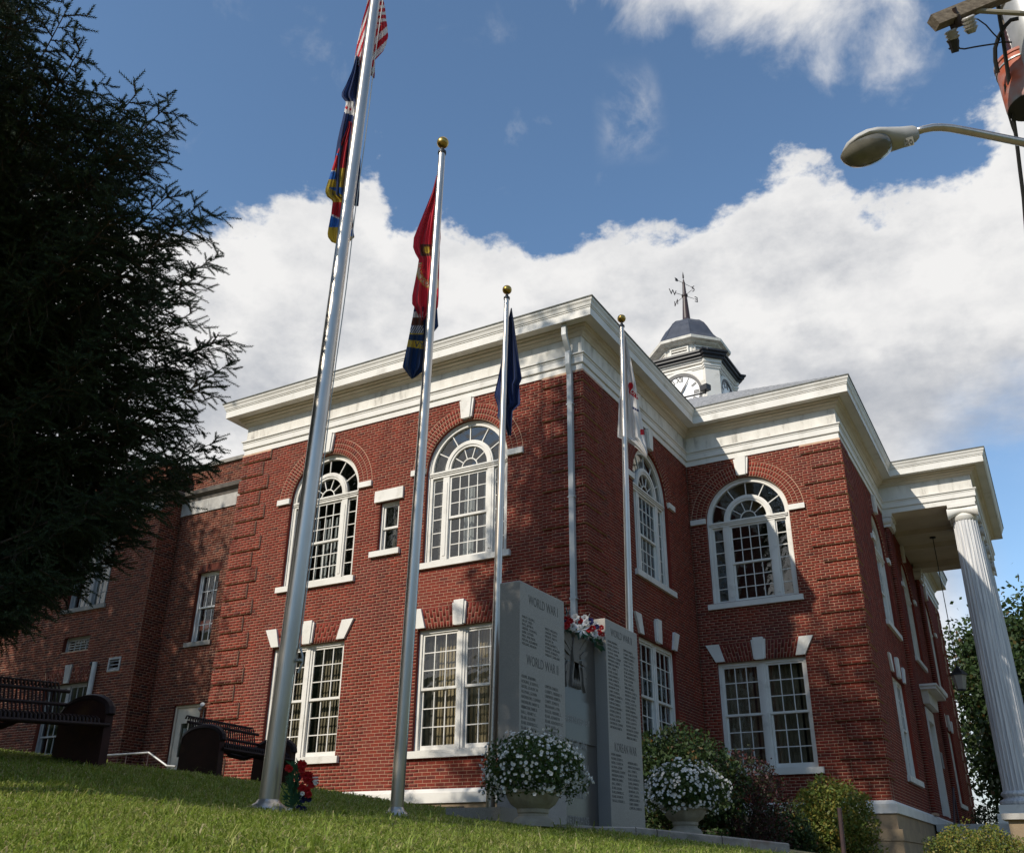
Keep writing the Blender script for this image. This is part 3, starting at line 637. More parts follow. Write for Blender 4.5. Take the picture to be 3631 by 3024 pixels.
# portico: low shingled roof rising from its eaves to the wall, with a white rake edge
pr_ = MB()
a_, b_ = dxy(V0-0.5, PN+0.5), dxy(V1+0.5, PN+0.5); c_, d_ = dxy(V1+0.5, -0.2), dxy(V0-0.5, -0.2); m1, m2 = dxy(V0+1.2, 1.2), dxy(V1-1.2, 1.2)
pr_.add([(*a_, 9.375), (*b_, 9.375), (*c_, 9.375), (*d_, 9.375), (*m1, 9.93), (*m2, 9.93), (*dxy(V0+1.2, -0.2), 9.93), (*dxy(V1-1.2, -0.2), 9.93)], [(0, 1, 5, 4), (3, 0, 4, 6), (1, 2, 7, 5), (4, 5, 7, 6)], 0)
pr_.build('portico_roof', M_ROOF, court)
# shingle courses that step along the visible roof slopes
shg = MB()
for i in range(1, 34):
    s0 = i*0.28
    if s0 > half-0.4: break
    y_ = yN+s0; z_ = ze+sl_*s0; x_r = xr-s0
    shg.add([(-9.9, y_, z_+0.012), (x_r, y_, z_+0.012), (x_r, y_-0.28, z_-0.28*sl_+0.03), (-9.9, y_-0.28, z_-0.28*sl_+0.03), (x_r, y_-0.28, z_-0.28*sl_+0.002), (-9.9, y_-0.28, z_-0.28*sl_+0.002)], [(3, 2, 1, 0), (5, 4, 2, 3)])
tag(shg.build('shingle_courses', M_ROOF, ro), kind='stuff')
# portico ceiling, beam soffit and coffers
pc = MB()
pc.prism([(V0-0.02, 8.20), (V1+0.02, 8.20), (V1+0.02, 8.24), (V0-0.02, 8.24)], -0.1, PN, T=T_D)
pc.box(V0, V0+0.62, 0.02, PN+0.0, 7.996, 8.21, T=T_D); pc.box(V1-0.62, V1, 0.02, PN, 7.996, 8.21, T=T_D); pc.box(V0+0.62, V1-0.62, PN-0.62, PN, 7.997, 8.21, T=T_D)
for v in (V0+2.6, V0+4.2): pc.box(v-0.12, v+0.12, 0.02, PN-0.62, 8.06, 8.21, T=T_D)
pc.build('portico_ceiling', M_SOFFIT, court)
# ------------------------------------------------------------------ windows
PANE_CACHE = {}
def pane(parent, T, u0, u1, n, z0, z1):
    w, h = round(u1-u0, 4), round(z1-z0, 4); o = np.array(T(0, 0, 0)); key = (w, h, tuple(np.round(np.array(T(1, 0, 0))-o, 4)))
    if key not in PANE_CACHE:
        me = bpy.data.meshes.new('pane'); vs = [np.array(T(a, b, c))-o for c in (0, h) for b in (0, -0.004) for a in (0, w)]
        me.from_pydata([tuple(v) for v in vs], [], [(0, 1, 5, 4), (1, 3, 7, 5), (3, 2, 6, 7), (2, 0, 4, 6), (4, 5, 7, 6), (0, 2, 3, 1)]); me.materials.append(M_GLASS); me.update(); PANE_CACHE[key] = me
    p = bpy.data.objects.new('pane', PANE_CACHE[key]); COL.objects.link(p); p.parent = parent
    tilt = random.uniform(-0.002, 0.002)
    p.location = Vector(np.array(T(u0, n, z0))-ROOT_LOC[root_of(parent).name])
def pane_poly(parent, T, poly, n):
    mb = MB().prism(poly, n, n-0.004, T=T); mb.build('pane', M_GLASS, parent)
def sash(parent, T, u0, u1, z0, z1, n, cols, rows, st=0.045, top=0.045, bot=0.05, mun=0.02, sheet=False, mats=None):
    mb = MB(); d = 0.035
    mb.box(u0, u0+st, n-d, n, z0, z1, T=T); mb.box(u1-st, u1, n-d, n, z0, z1, T=T)
    mb.box(u0+st, u1-st, n-d, n-0.001, z0, z0+bot, T=T); mb.box(u0+st, u1-st, n-d, n-0.001, z1-top, z1, T=T)
    a0, a1, b0, b1 = u0+st, u1-st, z0+bot, z1-top; cw = (a1-a0-mun*(cols-1))/cols; rh = (b1-b0-mun*(rows-1))/rows
    for i in range(1, cols): x = a0+i*cw+(i-1)*mun; mb.box(x, x+mun, n-d+0.004, n-0.004, b0, b1, T=T)
    for j in range(1, rows): z = b0+j*rh+(j-1)*mun; mb.box(a0, a1, n-d+0.006, n-0.006, z, z+mun, T=T)
    s = mb.build('sash', mats or M_WHITE, parent)
    if sheet: pane(parent, T, a0, a1, n-0.016, b0, b1)
    else:
        for i in range(cols):
            for j in range(rows): pane(parent, T, a0+i*(cw+mun)-0.002, a0+i*(cw+mun)+cw+0.002, n-0.016, b0+j*(rh+mun)-0.002, b0+j*(rh+mun)+rh+0.002)
    return s
def blind(parent, T, u0, u1, z0, z1, n, m, w=0.088, ang=0.5, gap=None):
    mb = MB(); u = u0; i = 0
    while u < u1-0.03:
        if gap is None or not gap(i):
            a = ang+random.uniform(-0.12, 0.12); du = w*0.52*math.cos(a); dn = w*0.52*math.sin(a); c = u+w*0.5; zz = z0+random.uniform(0, 0.015)
            mb.add([T(c-du, n-dn, zz), T(c, n+0.006, zz), T(c+du, n+dn, zz), T(c+du, n+dn, z1), T(c, n+0.006, z1), T(c-du, n-dn, z1)], [(0, 1, 4, 5), (1, 2, 3, 4)])
        u += w*0.92; i += 1
    if mb.v: mb.build('vertical_blind', m, parent)
def curtain(parent, T, u0, u1, z0, z1, n, m, folds=9):
    k = folds*6; vs = []
    for i in range(k+1):
        u = u0+(u1-u0)*i/k; d = 0.03*math.sin(i/k*folds*2*math.pi)+0.012*math.sin(i*1.3)
        vs += [T(u, n+d, z0), T(u, n+d, z1)]
    MB().add(vs, [(2*i, 2*i+2, 2*i+3, 2*i+1) for i in range(k)]).build('curtain', m, parent, smooth=True)
def keystone(mb, T, c, z0, z1, hb, ht, n=0.075, side=True):
    f = 0.72
    mb.prism([(c-hb*f, z0-0.02), (c+hb*f, z0-0.02), (c+ht*f, z1), (c-ht*f, z1)], 0.0, n, T=T)
    if side:
        for s in (-1, 1):
            P = [(c+s*hb*f, z0), (c+s*hb, z0), (c+s*ht, z1-0.045), (c+s*ht*f, z1-0.045)]
            mb.prism(P if s > 0 else P[::-1], 0.0, n-0.025, T=T)
def ground_window(T, c, fill=None, sheet=False, top=W1['z1']):
    hw, z0, z1 = W1['hw'], W1['z0'], W1['z1']; T0 = T; T = lambda u, n, z: T0(u, n-0.045, z)
    mb = MB(); fn = -0.035
    mb.box(c-hw, c-hw+0.075, -0.14, fn, z0, z1, T=T); mb.box(c+hw-0.075, c+hw, -0.14, fn, z0, z1, T=T); mb.box(c-hw+0.075, c+hw-0.075, -0.14, fn-0.001, z1-0.075, z1, T=T)
    mb.box(c-0.085, c+0.085, -0.14, fn-0.002, z0+0.0, z1-0.075, T=T); mb.box(c-0.035, c+0.035, -0.1, fn+0.018, z0, z1-0.075, T=T)
    mb.box(c-hw+0.075, c+hw-0.075, -0.14, fn-0.004, z0, z0+0.03, T=T)
    w = mb.build('window', M_WHITE, court)
    for s in (-1, 1):
        a, b = (c-hw+0.075, c-0.085) if s < 0 else (c+0.085, c+hw-0.075)
        zm = (z0+z1)/2
        sash(w, T, a, b, zm-0.02, z1-0.075, -0.062, 3, 3, sheet=sheet)
        sash(w, T, a, b, z0+0.03, zm+0.02, -0.10, 3, 3, bot=0.085, sheet=sheet)
        if fill: fill(w, a, b)
    MB().box(c-hw-0.115, c+hw+0.115, -0.13, 0.075, z0-0.13, z0, T=T0).build('sill', M_WHITE, w)
    k = MB(); keystone(k, T0, c, z1+0.02, z1+0.50, 0.135, 0.165); k.build('keystone', M_WHITE, w)
    for s in (-1, 1):
        P = [(c+s*(hw-0.20), z1+0.022), (c+s*(hw+0.01), z1+0.022), (c+s*(hw+0.225), z1+0.425), (c+s*(hw-0.085), z1+0.425)]
        MB().prism(P if s > 0 else P[::-1], 0.0, 0.05, T=T0).build('skewback', M_WHITE, w)
    return w
def arc(c, zc, r, a0, a1, k): return [(c+r*math.cos(a), zc+r*math.sin(a)) for a in np.linspace(a0, a1, k)]
def palladian(T, c, fill=None, sheet=False, old=False, mw=None):
    hw, z0, zs = W2['hw'], W2['z0'], W2['zs']; m = M_WHITE_OLD if old else M_WHITE; T0 = T; T = lambda u, n, z: T0(u, n-0.05, z)
    mb = MB(); fn = -0.05; cw = 0.115
    mb.ring(c, zs, hw-cw, hw, -0.16, fn, T=T); mb.ring(c, zs, hw-cw*0.42, hw-0.001, fn, fn+0.022, T=T)
    mb.box(c-hw, c-hw+cw, -0.16, fn, z0, zs, T=T); mb.box(c+hw-cw, c+hw, -0.16, fn, z0, zs, T=T)
    mb.box(c-hw, c-hw+cw*0.42, fn, fn+0.022, z0, zs, T=T); mb.box(c+hw-cw*0.42, c+hw, fn, fn+0.022, z0, zs, T=T)
    # transom with moulding
    mb.box(c-hw+cw, c+hw-cw, -0.16, fn+0.01, zs-0.16, zs-0.02, T=T); mb.box(c-hw+cw*0.5, c+hw-cw*0.5, fn+0.0101, fn+0.05, zs-0.075, zs-0.035, T=T); mb.box(c-hw+cw*0.5, c+hw-cw*0.5, fn+0.0102, fn+0.03, zs-0.11, zs-0.076, T=T)
    # mullion pilasters with raised panel
    for s in (-1, 1):
        a, b = sorted((c+s*0.475, c+s*0.635)); mb.box(a, b, -0.16, fn, z0, zs-0.16, T=T); mb.box(a+0.045, b-0.045, fn, fn+0.012, z0+0.15, zs-0.3, T=T)
    mb.box(c-hw+cw, c+hw-cw, -0.16, fn-0.01, z0, z0+0.045, T=T)
    # inner arch
    R1, R0 = 0.60, 0.455
    mb.ring(c, zs-0.02, R0, R1, -0.15, fn-0.005, T=T); mb.ring(c, zs-0.02, R0+0.05, R1-0.03, fn-0.005, fn+0.014, T=T)
    w = mb.build('window', m, court)
    # outer fan spokes and panes
    ro_, zc = hw-cw, zs-0.02; N_ = 6
    for i in range(1, N_):
        a = math.pi*i/N_; ca, sa = math.cos(a), math.sin(a); t = 0.011
        P = [(c+R1*ca+t*sa, zc+R1*sa-t*ca), (c+(ro_+0.02)*ca+t*sa, zc+(ro_+0.02)*sa-t*ca), (c+(ro_+0.02)*ca-t*sa, zc+(ro_+0.02)*sa+t*ca), (c+R1*ca-t*sa, zc+R1*sa+t*ca)]
        MB().prism(P, -0.115, -0.085, T=T).build('muntin', m, w)
    for i in range(N_):
        a0, a1 = math.pi*i/N_, math.pi*(i+1)/N_
        pane_poly(w, T, arc(c, zc, R1-0.005, a1, a0, 7)+arc(c, zc, ro_+0.004, a0, a1, 7), -0.10)
    # inner fan
    ri = 0.19; N2 = 5
    MB().ring(c, zc, ri-0.012, ri+0.012, -0.115, -0.085, k=14, T=T).build('muntin', m, w)
    for i in range(1, N2):
        a = math.pi*i/N2; ca, sa = math.cos(a), math.sin(a); t = 0.010
        MB().prism([(c+ri*ca+t*sa, zc+ri*sa-t*ca), (c+R0*ca+t*sa, zc+R0*sa-t*ca), (c+R0*ca-t*sa, zc+R0*sa+t*ca), (c+ri*ca-t*sa, zc+ri*sa+t*ca)], -0.114, -0.086, T=T).build('muntin', m, w)
    MB().box(c-R0, c+R0, -0.12, -0.08, zc-0.005, zc+0.02, T=T).build('fan_rail', m, w)
    for i in range(N2):
        a0, a1 = math.pi*i/N2, math.pi*(i+1)/N2
        pane_poly(w, T, arc(c, zc, ri, a1, a0, 6)+arc(c, zc, R0+0.004, a0, a1, 6), -0.10)
    pane_poly(w, T, arc(c, zc, ri-0.002, 0, math.pi, 13), -0.10)
    # sashes
    zt = zs-0.16; zm = 5.36
    sash(w, T, c-0.475, c+0.475, zm-0.02, zt, -0.075, 4, 3, sheet=sheet, mats=m); sash(w, T, c-0.475, c+0.475, z0+0.045, zm+0.02, -0.112, 4, 3, bot=0.07, sheet=sheet, mats=m)
    for s in (-1, 1):
        a, b = sorted((c+s*0.635, c+s*(hw-cw))); sash(w, T, a, b, z0+0.045, zt, -0.09, 1, 6, st=0.03, sheet=sheet, mats=m)
    MB().box(c-hw-0.10, c+hw+0.10, -0.15, 0.07, z0-0.125, z0, T=T0).build('sill', M_WHITE, w)
    k = MB(); keystone(k, T0, c, zs+hw+0.045, 7.998, 0.135, 0.185, n=0.085); k.build('keystone', M_WHITE, w)
    for s in (-1, 1):
        a, b = sorted((c+s*(hw+0.005), c+s*(hw+0.385))); MB().box(a, b, -0.02, 0.055, zs-0.045, zs+0.085, T=T0).build('impost_block', M_WHITE, w)
    if fill: fill(w, c, T)
    return w
# facade with the flagpoles in front
ground_window(T_A, A_W1[0], fill=lambda w, a, b: blind(w, T_A, a-0.03, b+0.03, W1['z0']-0.1, W1['z1']+0.05, -0.37, M_BLIND_D, ang=0.45))
ground_window(T_A, A_W1[1], fill=lambda w, a, b: blind(w, T_A, a-0.03, b+0.03, W1['z0']-0.1, W1['z1']+0.05, -0.36, M_BLIND, ang=0.30))
def fill_left(w, c, T):
    blind(w, T, c-0.46, c+0.48, 4.3, 6.0, -0.33, M_CURT_W, w=0.115, ang=0.35, gap=lambda i: i in (1, 4, 7))
    blind(w, T, c+0.62, c+0.95, 4.3, 6.2, -0.33, M_BLIND, w=0.11, ang=0.5)
    blind(w, T, c-0.95, c-0.62, 4.3, 6.2, -0.33, M_BLIND, w=0.11, ang=0.5)
def fill_right(w, c, T):
    curtain(w, T, c-0.22, c+0.01, 4.2, 6.05, -0.30, M_CURT_W, folds=3); curtain(w, T, c+0.26, c+0.50, 4.2, 6.05, -0.30, M_CURT_W, folds=3)
palladian(T_A, A_W2[0], fill=fill_left, old=True); palladian(T_A, A_W2[1], fill=fill_right)
# re-entrant wall and the wing beside the portico
ground_window(T_B, B_W1, fill=lambda w, a, b: curtain(w, T_B, a, b, 0.5, 3.1, -0.5, M_BLIND_D, 7)); palladian(T_B, B_W2)
ground_window(T_C, C_W1, fill=lambda w, a, b: (curtain(w, T_C, a-0.03, b-0.22, 0.5, 3.1, -0.32, M_BLIND_D, 7), curtain(w, T_C, b-0.17, b+0.04, 0.5, 3.1, -0.32, M_BLIND_D, 2)))
palladian(T_C, C_W2)
for c in D_W1: ground_window(T_D, c, sheet=True)
for c in D_W2: palladian(T_D, c, sheet=True)
# small window between the two arched ones
u0, u1, z0, z1 = SM
mb = MB(); mb.box(u0, u0+0.05, -0.16, -0.07, z0, z1, T=T_A); mb.box(u1-0.05, u1, -0.16, -0.07, z0, z1, T=T_A); mb.box(u0+0.05, u1-0.05, -0.16, -0.071, z1-0.06, z1, T=T_A)
sw = mb.build('window', M_WHITE, court)
zm = (z0+z1)/2-0.03
sash(sw, T_A, u0+0.05, u1-0.05, zm-0.02, z1-0.06, -0.10, 1, 1, st=0.05); sash(sw, T_A, u0+0.05, u1-0.05, z0+0.0, zm+0.02, -0.135, 1, 1, st=0.05, bot=0.07)
MB().box(u0-0.13, u1+0.11, -0.05, 0.055, z1+0.0, z1+0.265, T=T_A).build('lintel', M_WHITE, sw)
MB().box(u0-0.16, u1+0.10, -0.15, 0.075, z0-0.125, z0, T=T_A).build('sill', M_WHITE, sw)
# entrance door with moulded hood on the portico front
dv0, dv1, dz0, dz1 = DOOR
mb = MB(); mb.box(dv0, dv0+0.2, -0.2, 0.03, dz0, dz1, T=T_D); mb.box(dv1-0.2, dv1, -0.2, 0.03, dz0, dz1, T=T_D); mb.box(dv0+0.2, dv1-0.2, -0.2, 0.029, dz1-0.35, dz1, T=T_D)
dd = mb.build('entrance_surround', M_WHITE, court)
mb = MB(); mb.box(dv0+0.2, dv1-0.2, -0.2, -0.14, dz0, dz1-0.35, T=T_D)
for a, b in ((dv0+0.28, dv0+0.78), (dv0+0.88, dv1-0.28)):
    for za, zb in ((0.3, 0.95), (1.1, 2.45)): mb.box(a, b, -0.14, -0.125, za, zb, T=T_D)
mb.build('door', M_DOOR, dd)
mb = MB(); mb.prism([(dv0-0.15, dz1+0.06), (dv1+0.15, dz1+0.06), (dv1+0.32, dz1+0.42), (dv0-0.32, dz1+0.42)], 0.0, 0.18, T=T_D); mb.box(dv0-0.42, dv1+0.42, 0.0, 0.42, dz1+0.42, dz1+0.50, T=T_D); mb.box(dv0-0.46, dv1+0.46, 0.0, 0.46, dz1+0.501, dz1+0.56, T=T_D)
mb.build('door_hood', M_WHITE, dd)
# notice plate beside the door
MB().box(dv1+0.35, dv1+0.75, 0.0, 0.02, 1.5, 1.95, T=T_D).build('notice_plate', M_GREYP, court)
# brick pilasters behind the portico with scrolled white capitals
for v in (V0+0.05, V1-0.67):
    mb = MB(); mb.box(v, v+0.62, -0.02, 0.113, 0.0, 7.62, T=T_D); p_ = mb.build('pilaster', M_MORTAR, court)
    cells = []; cs = []
    for k in range(int(7.6/CH)):
        z = Z0C+k*CH
        xs = [v, v+BP, v+2*BP, v+0.62] if k % 2 else [v, v+BP/2, v+1.5*BP, v+2.5*BP, v+0.62]
        cells += [(a, b, b, a, z, z+CH) for a, b in zip(xs[:-1], xs[1:])]
        cs.append((0.0, 0.12, 0.12, 0.0, z, z+CH))
    vs, fs = [], []; bricks_mesh(T_D, cells, face=0.12, vs=vs, fs=fs)
    T_s = lambda u, n, z, v=v: T_D(v-n, u, z)
    bricks_mesh(T_s, cs, face=0.007, vs=vs, fs=fs)
    tag(np_mesh('brickwork', vs, fs, 4, M_BRICK, p_), kind='stuff')
    mb = MB(); mb.box(v-0.06, v+0.68, -0.02, 0.20, 7.62, 7.70, T=T_D); mb.box(v-0.10, v+0.72, -0.02, 0.26, 7.90, 7.992, T=T_D)
    for uu in (v+0.02, v+0.60):
        mb.ring(uu, 7.80, 0.03, 0.135, 0.0, 0.23, a0=0, a1=2*math.pi, k=18, T=T_D)
    mb.box(v+0.05, v+0.57, -0.02, 0.20, 7.70, 7.90, T=T_D)
    mb.build('capital', M_WHITE, p_)
# downspout at the corner with its gooseneck and straps
def downspout(T, u, zt, zb, parent=court):
    mb = MB(); w, d = 0.052, 0.045
    path = [(0.30, 9.0), (0.30, 8.72), (0.25, 8.62), (0.12, 8.42), (0.155, 8.36), (0.155, 8.10), (0.085, 7.88), (0.085, zb)]
    vs = []
    for n, z in path: vs += [T(u-w, n-d, z), T(u+w, n-d, z), T(u+w, n+d, z), T(u-w, n+d, z)]
    fs = [(4*i+j, 4*i+(j+1) % 4, 4*i+4+(j+1) % 4, 4*i+4+j) for i in range(len(path)-1) for j in range(4)]+[(3, 2, 1, 0), tuple(4*len(path)-4+j for j in range(4))]
    mb.add(vs, fs)
    o = mb.build('downspout', M_PIPE, parent)
    st = MB()
    for z in (7.2, 5.2, 3.2, 1.2): st.box(u-w-0.02, u+w+0.02, 0.0, 0.135, z, z+0.03, T=T)
    st.build('strap', M_PIPE, o); return o
downspout(T_A, WA-0.235, 9.0, -0.5)
# columns of the portico
def column(v, n):
    x, y = dxy(v, n)
    zb, zt = 0.52, 7.60; K = 96
    def fl(q, j): return 0.045*(0.5+0.5*math.cos(2*math.pi*j/4))
    prof = []
    for t in np.linspace(0, 1, 15):
        r = 0.385-0.072*(t**1.6); prof.append((r, zb+(zt-zb)*t))
    c = MB().lathe(x, y, prof, K, flute=lambda q, j: 0.055 if j % 4 in (1, 2) else (0.0 if j % 4 == 0 else 0.055)).build('column', M_WHITE_COL, court, auto=30)
    b = MB().lathe(x, y, [(0.40, 0.53), (0.43, 0.50), (0.45, 0.46), (0.43, 0.42), (0.40, 0.40), (0.41, 0.36), (0.47, 0.33), (0.515, 0.29), (0.515, 0.24), (0.48, 0.20), (0.3, 0.20)][::-1], 40).build('base_torus', M_WHITE_COL, c, auto=40)
    mb = MB(); mb.box(v-0.52, v+0.52, n-0.52, n+0.52, 0.0, 0.205, T=T_D); mb.box(v-0.58, v+0.58, n-0.58, n+0.58, -0.22, -0.002, T=T_D); mb.build('plinth', M_WHITE, c)
    mb = MB(); mb.lathe(x, y, [(0.315, 7.55), (0.35, 7.60), (0.36, 7.66), (0.33, 7.70), (0.33, 7.9)], 32)
    mb.box(v-0.40, v+0.40, n-0.36, n+0.36, 7.90, 7.994, T=T_D)
    mb.box(v-0.34, v+0.34, n-0.31, n+0.31, 7.80, 7.90, T=T_D)
    # scroll bolsters run front to back on either side of the shaft
    for s in (-1, 1):
        vv = v+s*0.30; k = 16; L_ = np.linspace(-0.39, 0.39, 13); vs = []
        for i, t in enumerate(L_):
            rr = 0.085+0.075*abs(t/0.39)**1.6
            for j in range(k):
                w = 2*math.pi*j/k; vs.append(T_D(vv+rr*0.8*math.cos(w), n+t, 7.90-rr+rr*math.sin(w)))
        mb.add(vs, [(i*k+j, i*k+(j+1) % k, (i+1)*k+(j+1) % k, (i+1)*k+j) for i in range(12) for j in range(k)]+[tuple(range(k-1, -1, -1)), tuple(12*k+j for j in range(k))])
    mb.build('capital', M_WHITE, c, auto=35)
    return c
for v in (V0+0.36, V0+2.4, V1-2.4, V1-0.36): column(v, PN-0.36)
# hanging lantern under the portico
lx, ly = dxy(9.5, 0.98)
lan = MB(); lan.lathe(lx, ly, [(0.02, 8.16), (0.09, 8.17), (0.09, 8.198), (0.02, 8.199)][::1], 16); lan.tube([(lx, ly, 8.17), (lx, ly, 4.15)], 0.013, 6)
lroot = thing('hanging_lantern', 'black lantern hanging on a long rod under the portico', 'lantern', (lx, ly, 3.5))
lan.build('rod', M_BLACK, lroot)
mb = MB(); mb.lathe(lx, ly, [(0.02, 4.22), (0.06, 4.16), (0.24, 3.98), (0.25, 3.94), (0.0, 3.94)], 6); mb.lathe(lx, ly, [(0.0, 3.50), (0.14, 3.51), (0.14, 3.54), (0.0, 3.54)], 6); mb.build('hood', M_BLACK, lroot)
mb = MB(); mb.lathe(lx, ly, [(0.13, 3.54), (0.21, 3.94)], 6); mb.build('shade', mat('frosted_lantern_glass', (0.42, 0.40, 0.36), rough=0.3), lroot)
# porch floor, steps and iron handrail
pf = MB(); pf.box(V0-0.3, V1+0.3, 0.10, PN+0.28, -0.40, -0.225, T=T_D, mi=0)
for i in range(4): pf.box(V0-0.3-0.32*(i+1), V0-0.3-0.32*i, 0.5, PN-0.3, -0.40-0.17*(i+1)-0.6, -0.40-0.17*i-0.01, T=T_D, mi=0)
pf.box(V0-0.2, V1+0.2, 0.12, PN+0.1, -2.2, -0.401, T=T_D, mi=1)
pf.build('porch_floor', [M_CONC_P, M_STONE], court)
hr = thing('handrail', 'dark iron handrail rising beside the porch steps', 'handrail', (*dxy(V0-1.0, 0.75), zg(*dxy(V0-1.0, 0.75))))
mb = MB(); P0 = T_D(V0-1.75, 0.62, -0.62); P1 = T_D(V0-0.1, 0.62, 0.62)
mb.tube([P0, P1, T_D(V0+0.15, 0.62, 0.6)], 0.024, 8); mb.build('rail', M_IRON, hr)
MB().tube([T_D(V0-0.1, 0.62, -0.4), P1], 0.02, 6).build('post', M_IRON, hr); MB().tube([T_D(V0-1.7, 0.62, -1.6), T_D(V0-1.7, 0.62, -0.6)], 0.02, 6).build('post', M_IRON, hr)
# ------------------------------------------------------------------ clock tower
TX, TY = -2.58, 14.85
def oct_plan(hw, ch): return [(TX-hw+ch, TY-hw), (TX+hw-ch, TY-hw), (TX+hw, TY-hw+ch), (TX+hw, TY+hw-ch), (TX+hw-ch, TY+hw), (TX-hw+ch, TY+hw), (TX-hw, TY+hw-ch), (TX-hw, TY-hw+ch)]
tw = MB(); tw.plan(oct_plan(1.30, 0.42), 12.2, 15.25)
tower = tw.build('clock_tower', M_WHITE, court)
def band(hw, ch, z0, z1, name, m, par=None):
    return MB().plan(oct_plan(hw, ch), z0, z1).build(name, m, par or tower)
mbb = MB()
for hw, z0, z1 in ((1.33, 14.92, 14.97), (1.36, 14.972, 15.03), (1.33, 15.032, 15.07), (1.38, 15.12, 15.2), (1.43, 15.202, 15.26)): mbb.plan(oct_plan(hw, 0.42), z0, z1)
# corner piers break forward
for sx, sy in ((1, -1), (-1, -1), (1, 1), (-1, 1)):
    cx, cy = TX+sx*1.12, TY+sy*1.12; a = 0.27
    d1 = np.array([sx, sy])/math.sqrt(2); d2 = np.array([-d1[1], d1[0]])
    def pier(half, out, z0, z1): 
        c = np.array([TX, TY])+d1*out
        mbb.plan([tuple(c-d2*half-d1*0.35), tuple(c-d2*half), tuple(c+d2*half), tuple(c+d2*half-d1*0.35)][::1] if sx*sy > 0 else [tuple(c-d2*half-d1*0.35), tuple(c-d2*half), tuple(c+d2*half), tuple(c+d2*half-d1*0.35)], z0, z1)
    pier(0.28, 1.68, 12.2, 14.915); pier(0.315, 1.715, 14.918, 14.99); pier(0.345, 1.745, 14.992, 15.06); pier(0.31, 1.71, 15.062, 15.12); pier(0.35, 1.76, 15.122, 15.26)
mbb.build('moulding', M_WHITE, tower)
# black cornice that follows the broken plan
bc = MB(); 
for hw, z0, z1, o in ((1.50, 15.262, 15.36, 1.74), (1.58, 15.362, 15.46, 1.82), (1.64, 15.462, 15.53, 1.88)):
    bc.plan(oct_plan(hw, 0.42), z0, z1)
    for sx, sy in ((1, -1), (-1, -1), (1, 1), (-1, 1)):
        d1 = np.array([sx, sy])/math.sqrt(2); d2 = np.array([-d1[1], d1[0]]); c = np.array([TX, TY])+d1*(o+0.13); h = 0.40+(hw-1.5)*0.8
        bc.plan([tuple(c-d2*h-d1*0.6), tuple(c-d2*h), tuple(c+d2*h), tuple(c+d2*h-d1*0.6)], z0+0.001, z1+0.001)
bc.build('black_cornice', M_BLACK, tower)
# octagonal lantern with louvres, eave, dome, spire
def octagon(r, rot=math.pi/8): return [(TX+r*math.cos(rot+i*math.pi/4), TY+r*math.sin(rot+i*math.pi/4)) for i in range(8)]
ln = MB(); ln.plan(octagon(1.18), 15.53, 16.2); lobj = ln.build('lantern_stage', M_WHITE, tower)
lm = MB()
for i in range(8):
    a = i*math.pi/4; T_l = lambda u, n, z, a=a: (TX+(1.09+n)*math.cos(a)-u*math.sin(a), TY+(1.09+n)*math.sin(a)+u*math.cos(a), z)
    for k in range(4): MB().box(-0.30, 0.30, 0.004, 0.05, 15.60+k*0.115, 15.60+k*0.115+0.052, T=T_l).build('louvre', M_WHITE, lobj)
    lm.box(-0.30, 0.30, 0.0, 0.006, 15.56, 16.04, T=T_l, mi=1); lm.box(-0.36, -0.30, 0.0, 0.07, 15.54, 16.10, T=T_l); lm.box(0.30, 0.36, 0.0, 0.07, 15.54, 16.10, T=T_l); lm.box(-0.30, 0.30, 0.0, 0.07, 16.04, 16.10, T=T_l)
lm.build('louvre_frame', [M_WHITE, M_BLACK], lobj)
ev = MB()
P8 = [(1.19, 16.13), (1.36, 16.20), (1.38, 16.24), (1.53, 16.27), (1.55, 16.37), (1.50, 16.40), (1.0, 16.41)]
ev.lathe(TX, TY, P8, 8, a0=math.pi/8); ev.build('eave', M_WHITE_OLD, tower)
dm = MB(); dm.lathe(TX, TY, [(1.48, 16.40), (1.36, 16.50), (1.22, 16.68), (1.10, 16.90), (0.98, 17.14), (0.82, 17.40), (0.62, 17.60), (0.36, 17.73), (0.17, 17.78)], 8, a0=math.pi/8)
dome = dm.build('dome', M_METALROOF, tower)
rb = MB()
for i in range(8):
    a = math.pi/8+i*math.pi/4; rb.tube([(TX+r*math.cos(a), TY+r*math.sin(a), z+0.005) for r, z in [(1.48, 16.40), (1.36, 16.50), (1.22, 16.68), (1.10, 16.90), (0.98, 17.14), (0.82, 17.40), (0.62, 17.60), (0.36, 17.73)]], 0.012, 6)
rb.build('seam', M_METALROOF, dome)
M_SPIRE = mat('oxidised_copper_brown', (0.045, 0.022, 0.020), (0.03, 0.018, 0.018), scale=6, rough=0.45)
sp = MB(); sp.lathe(TX, TY, [(0.30, 17.74), (0.24, 17.79), (0.165, 17.86), (0.15, 17.95), (0.085, 19.0), (0.05, 19.6), (0.02, 19.75)], 12); sp.ball((TX, TY, 19.0), 0.125, 14, sc=(1, 1, 0.85)); sp.ball((TX, TY, 19.58), 0.06, 12)
spire = sp.build('spire', M_SPIRE, tower, auto=40)
M_VANE = mat('blackened_iron', (0.03, 0.02, 0.018), rough=0.5)
vn = MB(); vn.lathe(TX, TY, [(0.012, 19.6), (0.012, 19.80), (0.035, 19.84), (0.03, 19.95), (0.004, 20.12)], 8)
rv = np.array([0.865, 0.501, 0]); tv = np.array([0.501, -0.865, 0]); up_z = np.array([0, 0, 1.0])
dS = 0.235*rv+0.47*tv; dS /= np.linalg.norm(dS); dW = -0.47*rv+0.235*tv; dW /= np.linalg.norm(dW)
c0 = np.array([TX, TY, 19.0])
